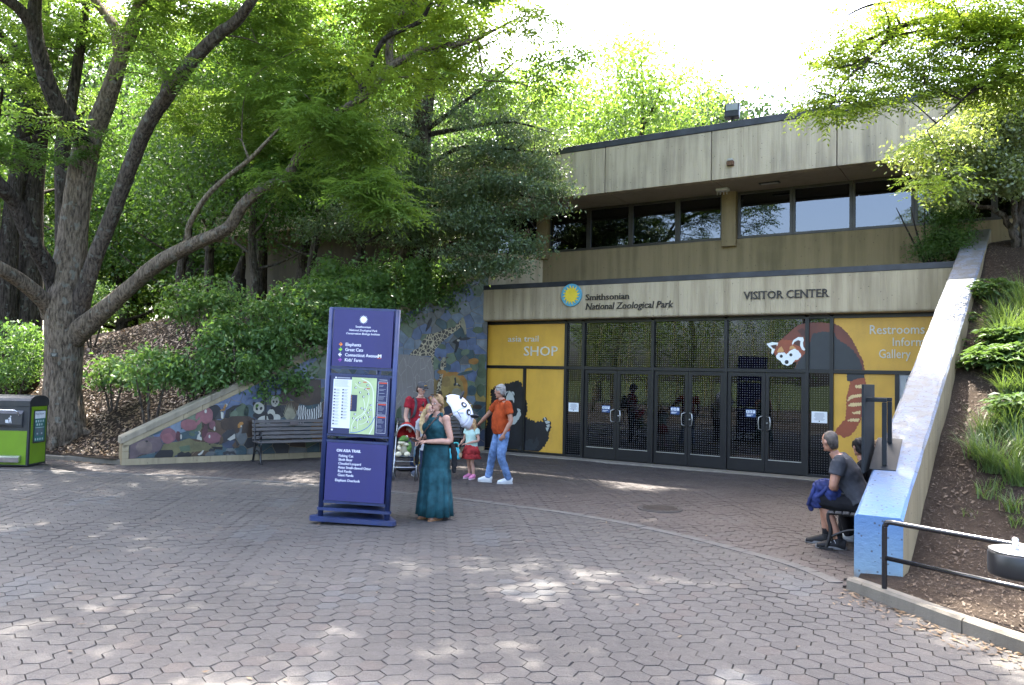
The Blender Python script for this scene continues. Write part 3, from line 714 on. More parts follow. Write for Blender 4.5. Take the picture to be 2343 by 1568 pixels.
def clip_film(name, pts, conv, m, lift, xa, xb, za, zb, **k):
    """the same outline cut to one panel field"""
    P = [ony(*conv(*p), -0.02) for p in pts]; P = [np.array((p[0], p[2])) for p in P]
    if k.get('amp'): P = [np.array(p) for p in jag(P, k['amp'], k.get('step', 0.03), k.get('seed', 1))]
    for ax, lim, sg in ((0, xa, 1), (0, xb, -1), (1, za, 1), (1, zb, -1)):
        out = []
        for i in range(len(P)):
            a, b = P[i-1], P[i]; ia, ib = sg*(a[ax]-lim) >= 0, sg*(b[ax]-lim) >= 0
            if ia != ib: t = (lim-a[ax])/(b[ax]-a[ax]); out.append(a+(b-a)*t)
            if ib: out.append(b)
        P = out
        if len(P) < 3: return None
    Q = [P[0]]
    for p in P[1:]:
        if np.hypot(*(p-Q[-1])) > 1e-4: Q.append(p)
    return bpart(poly_fill(Q, -0.0212-lift, 0.0015), name, m)
bear = [(85, 1215), (115, 1040), (150, 840), (160, 720), (200, 600), (195, 450), (260, 390), (340, 370), (470, 340), (540, 318), (600, 345), (640, 520), (668, 600), (680, 700), (655, 800), (750, 840), (800, 860), (890, 850), (885, 808), (915, 795), (950, 850), (988, 860), (980, 950), (960, 1010), (950, 1090), (910, 1160), (860, 1220), (800, 1268), (700, 1290), (80, 1290)]
BX = [(XS[0]+0.038, XM-0.037, 0.08, ZT-0.037), (XM+0.037, XS[1]-0.038, 0.08, ZT-0.037)]
for f in BX: clip_film('bear_film', bear, c4, M_fblk, 0.0, *f, amp=0.035, step=0.035, seed=4)
for f in BX: clip_film('bear_fur_film', [(560, 1245), (600, 1120), (740, 1080), (760, 1150), (800, 1050), (830, 1140), (780, 1230)], c4, M_fgry, 0.002, *f, amp=0.03, step=0.04, seed=9)
clip_film('bear_muzzle_film', [(440, 448), (480, 480), (507, 560), (500, 612), (482, 572), (440, 570), (415, 617), (388, 590), (402, 520)], c4, M_fgr, 0.002, *BX[0])
clip_film('bear_brow_film', [(372, 500), (400, 460), (430, 452), (428, 462), (400, 480), (388, 515)], c4, M_fgr, 0.002, *BX[0])
clip_film('bear_brow_film', [(470, 455), (500, 465), (510, 500), (498, 515), (492, 490), (478, 478)], c4, M_fgr, 0.002, *BX[0])
clip_film('bear_chest_film', [(540, 682), (578, 690), (595, 760), (570, 810), (520, 880), (470, 900), (400, 860), (490, 800), (535, 770), (553, 720)], c4, M_fgr, 0.002, *BX[0], amp=0.012, step=0.03)
for q in ([(892, 800), (905, 795), (925, 830), (905, 840)], [(905, 850), (940, 840), (975, 855), (970, 875), (925, 885)], [(925, 900), (970, 885), (972, 920), (940, 930)], [(918, 935), (965, 930), (950, 965), (940, 987), (925, 960)]): clip_film('bear_claw_film', q, c4, M_fgr, 0.002, *BX[1])
c3 = lambda x, y: ((2850+x*0.3508)/1.6533, (1150+y*0.3508)/1.6533)
FT = [(XS[4]+0.038, XS[5]-0.037, ZT+0.038, ZH-0.044), (XS[5]+0.037, XS[6]-0.037, ZT+0.038, ZH-0.044), (XS[6]+0.038, XS[7]-0.04, ZT+0.038, ZH-0.044)]
rust = [(270, 410), (380, 310), (470, 235), (560, 205), (720, 200), (860, 212), (930, 245), (1000, 305), (1060, 385), (1110, 480), (1150, 560), (1178, 610), (1195, 720), (430, 720), (480, 600), (300, 520)]
dark = [(430, 720), (500, 590), (560, 540), (600, 440), (640, 320), (760, 300), (860, 305), (900, 380), (980, 430), (1060, 490), (1130, 580), (1160, 650), (1175, 720)]
for f in FT: clip_film('red_panda_back_film', rust, c3, M_frust, 0.0, *f, amp=0.012, step=0.03, seed=3)
for f in FT: clip_film('red_panda_belly_film', dark, c3, M_fgry, 0.002, *f, amp=0.016, step=0.035, seed=5)
for f in FT[:2]: clip_film('red_panda_shoulder_film', [(470, 290), (520, 260), (560, 290), (575, 350), (530, 350), (500, 320)], c3, M_fdrk, 0.003, *f, amp=0.01, step=0.03)
film('red_panda_head_film', [(235, 430), (300, 385), (420, 395), (440, 420), (530, 480), (560, 520), (520, 570), (470, 620), (400, 640), (280, 600), (240, 560), (212, 520)], c3, M_frust2, 0.003, 0.01, 0.03, 2)
film('red_panda_face_film', [(243, 565), (262, 530), (330, 522), (352, 548), (392, 508), (435, 482), (475, 500), (502, 530), (513, 562), (482, 600), (445, 604), (420, 642), (370, 667), (310, 648), (288, 612), (252, 592)], c3, M_fwht, 0.005, 0.008, 0.025, 6)
film('red_panda_brow_film', [(250, 522), (270, 480), (300, 458), (325, 500), (320, 520)], c3, M_forange, 0.006); film('red_panda_brow_film', [(385, 492), (390, 460), (420, 448), (462, 482), (430, 486)], c3, M_forange, 0.006)
film('red_panda_ear_film', [(138, 430), (200, 412), (264, 420), (256, 450), (225, 470), (230, 490), (205, 547), (190, 532), (195, 490), (165, 465)], c3, M_fwht, 0.004); film('red_panda_inner_ear_film', [(180, 450), (252, 438), (237, 487), (210, 482)], c3, M_fdrk, 0.006)
film('red_panda_ear_film', [(413, 425), (430, 390), (480, 358), (532, 360), (542, 390), (531, 420), (536, 460), (557, 490), (546, 507), (520, 492), (500, 450), (505, 400), (480, 390), (440, 410), (420, 442)], c3, M_fwht, 0.005); film('red_panda_inner_ear_film', [(430, 428), (480, 395), (502, 410), (500, 462), (450, 442)], c3, M_fdrk, 0.0045)
def circ(x, y, r): return [(x + r*math.cos(a), y + r*math.sin(a)) for a in np.linspace(0, 6.283, 12, endpoint=False)]
film('red_panda_eye_film', circ(298, 565, 17), c3, M_fblk, 0.0075); film('red_panda_eye_film', circ(402, 550, 17), c3, M_fblk, 0.0075); film('red_panda_nose_film', circ(356, 627, 22), c3, M_fblk, 0.0075)
FL = (XS[6]+0.038, XR2-0.037, 0.08, ZT-0.037)
clip_film('red_panda_tail_film', [(1040, 826), (1120, 796), (1192, 793), (1212, 870), (1195, 990), (1185, 1130), (1150, 1260), (1090, 1370), (1040, 1420), (980, 1447), (920, 1412), (868, 1402), (890, 1350), (950, 1280), (990, 1240), (1000, 1100), (1000, 1000), (1030, 900)], c3, M_frust2, 0.0, *FL, amp=0.014, step=0.03, seed=8)
clip_film('red_panda_tail_base_film', [(995, 700), (1190, 700), (1196, 795), (1120, 805), (1040, 835), (1010, 832)], c3, M_fgry, 0.002, *FL, amp=0.012, step=0.03, seed=8)
for q in ([(1095, 880), (1190, 868), (1196, 912), (1100, 905)], [(1013, 1052), (1020, 1010), (1060, 985), (1170, 968), (1182, 1000), (1080, 1012), (1040, 1032)], [(1018, 1102), (1040, 1070), (1165, 1066), (1172, 1095), (1070, 1107)], [(1058, 1172), (1150, 1153), (1152, 1187), (1075, 1187)], [(1010, 1262), (1040, 1238), (1140, 1238), (1130, 1270), (1060, 1268)]): clip_film('red_panda_tail_stripe_film', q, c3, M_fcream, 0.003, *FL, amp=0.012, step=0.02, seed=2)
# --- things fixed to the building
def notice(u, v, w, h, label, y=-0.012):
    p = ony(u, v, y); T = thing('paper_notice', label, 'notice', (p[0], y, p[2]-h/2), 0, 'paper notices on the glass')
    mb = MB(); mb.box(-w/2, w/2, -0.004, 0.0, 0, h); mb.build('sheet', mat('notice_paper', (0.78, 0.80, 0.80), 0.6, 0.03), T)
    mb = MB(); r = random.Random(3)
    for k in range(9): ww = w*r.uniform(0.25, 0.38); mb.box(-ww, ww, -0.0055, -0.0042, h*(0.86-k*0.075)-0.006, h*(0.86-k*0.075)+0.004)
    mb.build('text_lines', mat('notice_ink', (0.42, 0.44, 0.47), 0.6), T)
    mb = MB(); mb.prism([(0.012*math.cos(a), -0.0042, 0.035+0.012*math.sin(a)) for a in np.linspace(0, 6.28, 10, endpoint=False)], (0, -0.0015, 0)); mb.build('stamp', M_fblk, T)
notice(1312, 932, 0.27, 0.21, 'white paper notice on the narrow pane beside the bear panel')
notice(1874, 955, 0.30, 0.23, 'white paper notice on the narrow pane left of the striped tail')
M_sblue = mat('sticker_blue', (0.022, 0.06, 0.17), 0.4, 0.05); M_swht = mat('sticker_white', (0.75, 0.80, 0.85), 0.4, 0.03)
for (u, v), lb in zip(((1386, 936), (1544, 940), (1717, 946)), ('blue accessibility sticker on the leftmost glass door', 'blue accessibility sticker on the left door of the middle pair', 'blue accessibility sticker on the left door of the right hand pair')):
    p = ony(u, v, -0.012); T = thing('door_sticker', lb, 'sticker', (p[0], -0.009, p[2]-0.08), 0, 'blue stickers on the doors')
    mb = MB(); mb.box(-0.105, 0.105, -0.004, 0, 0, 0.165); mb.build('sticker_base', M_sblue, T)
    mb = MB()
    for x in (-0.066, 0.0, 0.066): mb.box(x-0.026, x+0.026, -0.0056, -0.0042, 0.082, 0.145)
    for k in range(2): mb.box(-0.085, 0.05-0.04*k, -0.0056, -0.0042, 0.042-0.02*k, 0.052-0.02*k)
    mb.build('white_symbols', M_swht, T)
    mb = MB()
    for x in (-0.066, 0.0): mb.ball((x, -0.006, 0.134), (0.006, 0.002, 0.006), 8, 6); mb.box(x-0.008, x+0.008, -0.0075, -0.0058, 0.092, 0.126)
    mb.build('pictograms', M_sblue, T); letters('?', 0.065, 0.002, Matrix.Translation((0.05, -0.0058, 0.092)) @ Matrix(((1, 0, 0, 0), (0, 0, -1, 0), (0, 1, 0, 0), (0, 0, 0, 1))), M_sblue, T, name='question_mark')
M_dkgr = mat('dark_grey_metal', (0.03, 0.033, 0.036), 0.45, 0.2, 8.0, 0.5)
fl = ony(1675, 268, -0.15); T = thing('flood_light', 'black square flood light standing on the roof edge', 'light', (fl[0], -0.15, 7.451), 0)
mb = MB(); mb.tube([(0, 0, 0), (0, 0, 0.07)], 0.035, 10); mb.tube([(0, 0, 0.07), (0, 0, 0.13)], 0.02, 8); mb.box(-0.06, 0.06, -0.03, 0.03, 0.0, 0.012); mb.build('stem', M_dkgr, T)
Mx = M_at((0, -0.02, 0.29), R(8), R(-14)); mb = MB(); mb.box(-0.155, 0.155, -0.06, 0.10, -0.165, 0.165, Mx, bev=0.02); h = mb.build('housing', M_dkgr, T)
mb = MB(); mb.box(-0.125, 0.125, -0.068, -0.061, -0.02, 0.135, Mx); bsub(mb, 'lens', mat('lamp_glass', (0.20, 0.22, 0.22), 0.15, 0.1), h)
wl_ = ony(1672, 375, -0.35); T = thing('wall_lamp', 'small rusty lamp box on the upper concrete fascia', 'light', (wl_[0], -0.35, wl_[2]-0.07), 0)
mb = MB(); mb.box(-0.07, 0.07, -0.10, 0, 0.02, 0.11, bev=0.008); mb.build('box', mat('rust_brown', (0.14, 0.07, 0.035), 0.8, 0.4, 30), T); mb = MB(); mb.box(-0.05, 0.055, -0.115, -0.02, 0.112, 0.16, bev=0.01); mb.build('lamp_head', mat('old_lamp', (0.35, 0.34, 0.30), 0.5), T)
c_ = ony(1653, 437, 0.55); T = thing('wifi_antenna', 'white ceiling antenna with short rods under the soffit', 'antenna', (c_[0], 0.55, 6.16), 0)
mb = MB(); mb.box(-0.14, 0.14, -0.09, 0.09, 0.03, 0.095, bev=0.02); mb.build('housing', mat('white_plastic', (0.62, 0.62, 0.60), 0.5), T); mb = MB()
for x in (-0.11, -0.04, 0.04, 0.11): mb.tube([(x, -0.05, 0.03), (x, -0.05, -0.06)], 0.008, 6)
mb.build('rods', mat('white_plastic', (0.62, 0.62, 0.60), 0.5), T)
c_ = ony(1760, 430, 0.5); T = thing('soffit_light', 'flat recessed light fitting under the concrete soffit', 'light', (c_[0], 0.5, 6.235), 0)
mb = MB(); mb.box(-0.22, 0.22, -0.07, 0.07, 0.0, 0.026, bev=0.006); mb.build('trim', M_dkgr, T); mb = MB(); mb.box(-0.18, 0.18, -0.05, 0.05, -0.004, -0.0005); mb.build('diffuser', mat('lamp_diffuser', (0.45, 0.45, 0.42), 0.4), T)
# ================================================================== RAMPED WALLS AND THE TILE MURAL
M_wall = concrete('retaining_wall_concrete', (0.25, 0.195, 0.11), (0.14, 0.108, 0.058), 0.6, 0, 0.5, (0.09, 0.08, 0.06), 0.5)
M_cope = concrete('coping_concrete', (0.26, 0.225, 0.16), (0.15, 0.13, 0.09), 0.5, 0, 0.6, (0.12, 0.105, 0.08), 0.5)
MT = 0.42; SLOPE = 0.507
def mz(s): return 0.56 + SLOPE*s
def mp(s, out=0.0, z=0.0): p = np.array(MUR_A) + MUR_D*s + MUR_N*out; return (p[0], p[1], z)
MW = thing('mural_wall', 'sloping concrete retaining wall faced with a tile mural of animals', 'wall', (*MUR_A, 0))
SE = MUR_L - 0.02
mb = MB(); c = 0.13
mb.hexa([mp(0.0, 0, -0.2), mp(SE, 0, -0.2), mp(SE, -MT, -0.2), mp(0, -MT, -0.2), mp(0, 0, mz(0)-c), mp(SE, 0, mz(SE)-c), mp(SE, -MT, mz(SE)-c), mp(0, -MT, mz(0)-c)])
mb.build('wall_body', M_wall, MW, False)
for k in range(5):   # coping lengths
    a = -0.03 + k*(SE+0.03)/5 + 0.004; b = -0.03 + (k+1)*(SE+0.03)/5 - 0.004; o = 0.035
    lo, hi = 0.128, 0.0; bv = 0.02
    prof = [(o, -lo), (o, -bv), (o-bv, hi), (-MT-0.01+bv, hi), (-MT-0.01, -bv), (-MT-0.01, -lo)]
    mb = MB(); n = len(prof); A = [mp(a, q[0], mz(a)+q[1]) for q in prof]; B = [mp(b, q[0], mz(b)+q[1]) for q in prof]
    mb.add(A+B, [tuple(range(n)), tuple(range(2*n-1, n-1, -1))] + [(i, i+n, (i+1) % n+n, (i+1) % n) for i in range(n)]); mb.build('coping_stone', M_cope, MW, False)
# border of stone tiles round the mural
M_bt = concrete('border_tile', (0.30, 0.25, 0.155), (0.20, 0.165, 0.10), 0.5, 0, 0.5)
def plate(pts, lift, th, name, m, parent=MW):
    """flat ceramic piece on the wall: pts in (s, z)"""
    bm = bmesh.new(); vs = [bm.verts.new((p[0], p[1], 0)) for p in pts]
    es = [bm.edges.new((vs[i], vs[(i+1) % len(vs)])) for i in range(len(vs))]
    bmesh.ops.triangle_fill(bm, use_beauty=True, edges=es); bm.verts.index_update()
    V = [(v.co.x, v.co.y) for v in bm.verts]; F = [[v.index for v in f.verts] for f in bm.faces]; bm.free()
    mb = MB(); mb.add([mp(v[0], lift+th, v[1]) for v in V], F); n = len(pts)
    mb.add([mp(p[0], lift, p[1]) for p in pts] + [mp(p[0], lift+th, p[1]) for p in pts], [(i, (i+1) % n, (i+1) % n+n, i+n) for i in range(n)])
    return mb.build(name, m, parent, False)
s = 0.0
while s < SE - 0.1:
    e = min(SE, s + 0.33); plate([(s+0.003, 0.0), (e-0.003, 0.0), (e-0.003, 0.125), (s+0.003, 0.125)], 0.002, 0.02, 'border_tile', M_bt); s = e
for z in (0.13, 0.27): plate([(0.003, z), (0.12, z), (0.12, z+0.13), (0.003, z+0.13 if z < 0.2 else min(z+0.13, mz(0)-0.14))], 0.002, 0.02, 'border_tile', M_bt)
s = 0.02
while s < 6.5:
    e = s + 0.36; plate([(s+0.003, mz(s)-0.235), (e-0.003, mz(e)-0.235), (e-0.003, mz(e)-0.135), (s+0.003, mz(s)-0.135)], 0.002, 0.02, 'border_tile', M_bt); s = e
# mural palette (glazed tile)
def glaze(name, col, var=0.22): return mat('glaze_'+name, tuple(x*0.62 for x in col), 0.42, var, 5.0, 0.0, 0.25, 25.0)
G = dict(blue=glaze('blue', (0.12, 0.165, 0.27)), sky=glaze('sky', (0.18, 0.235, 0.29)), pale=glaze('pale_blue', (0.23, 0.27, 0.30)), teal=glaze('teal', (0.055, 0.10, 0.11)), green=glaze('green', (0.09, 0.13, 0.07)), lgreen=glaze('light_green', (0.15, 0.20, 0.12)),
    grey=glaze('grey', (0.15, 0.16, 0.15)), dgrey=glaze('dark_grey', (0.035, 0.036, 0.036)), black=glaze('black', (0.012, 0.012, 0.012)), pink=glaze('pink', (0.30, 0.115, 0.12)), rose=glaze('rose', (0.22, 0.09, 0.10)), maroon=glaze('maroon', (0.10, 0.03, 0.035)),
    mauve=glaze('mauve', (0.15, 0.105, 0.105)), mauve2=glaze('light_mauve', (0.20, 0.145, 0.12)), olive=glaze('olive', (0.17, 0.155, 0.065)), white=glaze('white', (0.55, 0.54, 0.44), 0.08), orange=glaze('orange', (0.42, 0.20, 0.04)), gold=glaze('gold', (0.38, 0.27, 0.075)), ochre=glaze('ochre', (0.30, 0.20, 0.06)),
    brown=glaze('brown', (0.06, 0.036, 0.02)), umber=glaze('umber', (0.10, 0.06, 0.03)), cream=glaze('cream', (0.33, 0.31, 0.20)), navy=glaze('navy', (0.05, 0.065, 0.10)))
def stripes():
    m, nt, bs = newmat('zebra_glaze'); tc = nt.nodes.new('ShaderNodeTexCoord'); w = nt.nodes.new('ShaderNodeTexWave'); w.inputs['Scale'].default_value = 7.0; w.inputs['Distortion'].default_value = 5.0; w.inputs['Detail Scale'].default_value = 0.8; w.bands_direction = 'Y'
    nt.links.new(tc.outputs['Object'], w.inputs['Vector']); nt.links.new(_mix(nt, (0.02, 0.02, 0.02), (0.42, 0.42, 0.38), _ramp(nt, w.outputs['Fac'], 0.45, 0.55)), bs.inputs['Base Color']); bs.inputs['Roughness'].default_value = 0.45; return m
def spots():
    m, nt, bs = newmat('giraffe_glaze'); tc = nt.nodes.new('ShaderNodeTexCoord'); w = nt.nodes.new('ShaderNodeTexVoronoi'); w.feature = 'DISTANCE_TO_EDGE'; w.inputs['Scale'].default_value = 11.0
    nt.links.new(tc.outputs['Object'], w.inputs['Vector']); nt.links.new(_mix(nt, (0.36, 0.31, 0.19), (0.035, 0.028, 0.022), _ramp(nt, w.outputs['Distance'], 0.06, 0.11)), bs.inputs['Base Color']); bs.inputs['Roughness'].default_value = 0.45; return m
def hide():
    m, nt, bs = newmat('elephant_glaze'); tc = nt.nodes.new('ShaderNodeTexCoord'); n = _noise(nt, 2.0, tc.outputs['Object']); w = nt.nodes.new('ShaderNodeTexVoronoi'); w.feature = 'DISTANCE_TO_EDGE'; w.inputs['Scale'].default_value = 4.5; wv = nt.nodes.new('ShaderNodeMapping'); wv.inputs['Scale'].default_value = (1.6, 1.6, 0.55); nt.links.new(tc.outputs['Object'], wv.inputs[0])
    nt.links.new(wv.outputs[0], w.inputs['Vector']); c = _mix(nt, (0.12, 0.105, 0.09), (0.20, 0.18, 0.16), n); nt.links.new(_mix(nt, (0.25, 0.23, 0.20), c, _ramp(nt, w.outputs['Distance'], 0.01, 0.02)), bs.inputs['Base Color']); bs.inputs['Roughness'].default_value = 0.5; return m
G['zebra'] = stripes(); G['giraffe'] = spots(); G['hide'] = hide()
q1 = lambda x, y: ((400+x*0.3628)/1.6533, (1400+y*0.3628)/1.6533)
qa = lambda x, y: ((1500+x*0.2551)/1.6533, (1050+y*0.2551)/1.6533)
qb = lambda x, y: ((1450+x*0.287)/1.6533, (1350+y*0.287)/1.6533)
def sz(u, v):
    p = onpl(u, v, MUR_A, MUR_B); return float((p[:2]-np.array(MUR_A))@MUR_D), float(p[2])
def inside(s, z): return 0.125 < s < SE-0.01 and 0.128 < z < mz(s)-0.24
def shape(pts, conv, col, lift, name='mural_tile'):
    P = [sz(*conv(*p)) for p in pts]
    if isinstance(conv, type(q1)):
        Q = []
        for (s, z) in P: s = min(max(s, 0.125), SE-0.01); z = min(max(z, 0.128), mz(s)-0.24); Q.append((s, z))
        R_ = [Q[0]]
        for p in Q[1:]:
            if math.hypot(p[0]-R_[-1][0], p[1]-R_[-1][1]) > 0.006: R_.append(p)
        if math.hypot(R_[0][0]-R_[-1][0], R_[0][1]-R_[-1][1]) < 0.006: R_.pop()
        if len(R_) < 3: return
        try: plate(R_, 0.012+lift, 0.007, name, G[col])
        except Exception: pass
def ell(x, y, rx, ry, n=16, rot=0.0, wob=0.06, seed=0):
    r = random.Random(seed + int(x*7+y)); out = []
    for k in range(n):
        a = 2*math.pi*k/n; q = 1 + r.uniform(-wob, wob); ex, ey = rx*q*math.cos(a), ry*q*math.sin(a)
        out.append((x + ex*math.cos(rot) - ey*math.sin(rot), y + ex*math.sin(rot) + ey*math.cos(rot)))
    return out
# background shards: Voronoi cells cut to the field
field = [(0.125, 0.128), (SE-0.01, 0.128), (SE-0.01, mz(SE)-0.24), (0.125, mz(0.125)-0.24)]
rr = random.Random(11); seeds = []
tries = 0
while len(seeds) < 270 and tries < 60000:
    tries += 1; s = rr.uniform(0.15, SE); z = rr.uniform(0.1, 4.4)
    if not inside(s, z): continue
    if all((s-a)**2*0.7 + (z-b)**2*1.6 > 0.20**2 for a, b in seeds): seeds.append((s, z))
for i, (s, z) in enumerate(seeds):
    P = [np.array(p) for p in field]
    for j, (a, b) in enumerate(seeds):
        if j == i or (a-s)**2 + (b-z)**2 > 1.2: continue
        n = np.array([a-s, b-z]); m_ = np.array([(a+s)/2, (b+z)/2]); n /= np.hypot(*n); m_ = m_ - n*0.005; out = []
        for k in range(len(P)):
            p0, p1 = P[k-1], P[k]; d0, d1 = (p0-m_)@n, (p1-m_)@n
            if (d0 <= 0) != (d1 <= 0): out.append(p0 + (p1-p0)*(d0/(d0-d1)))
            if d1 <= 0: out.append(p1)
        P = out
        if len(P) < 3: break
    if len(P) < 3: continue
    Q = [P[0]]
    for p in P[1:]:
        if np.hypot(*(p-Q[-1])) > 0.004: Q.append(p)
    if len(Q) < 3: continue
    hgt = z/max(0.3, mz(s))
    if s < 4.2: pal = ['teal', 'grey', 'dgrey', 'umber', 'green', 'brown', 'navy'] if hgt < 0.62 else ['blue', 'sky', 'navy', 'green', 'blue', 'lgreen']
    elif s < 5.7: pal = ['brown', 'umber', 'dgrey', 'green', 'teal', 'grey'] if z < 1.7 else ['blue', 'sky', 'grey', 'teal', 'lgreen']
    else: pal = ['teal', 'green', 'dgrey', 'grey', 'navy'] if z < 1.15 else (['gold', 'ochre', 'gold', 'lgreen', 'sky'] if z < 1.9 else ['blue', 'sky', 'pale', 'grey', 'lgreen', 'blue', 'sky', 'teal'])
    plate([tuple(p) for p in Q], 0.002, 0.009 + rr.uniform(0, 0.003), 'mural_tile', G[rr.choice(pal)])
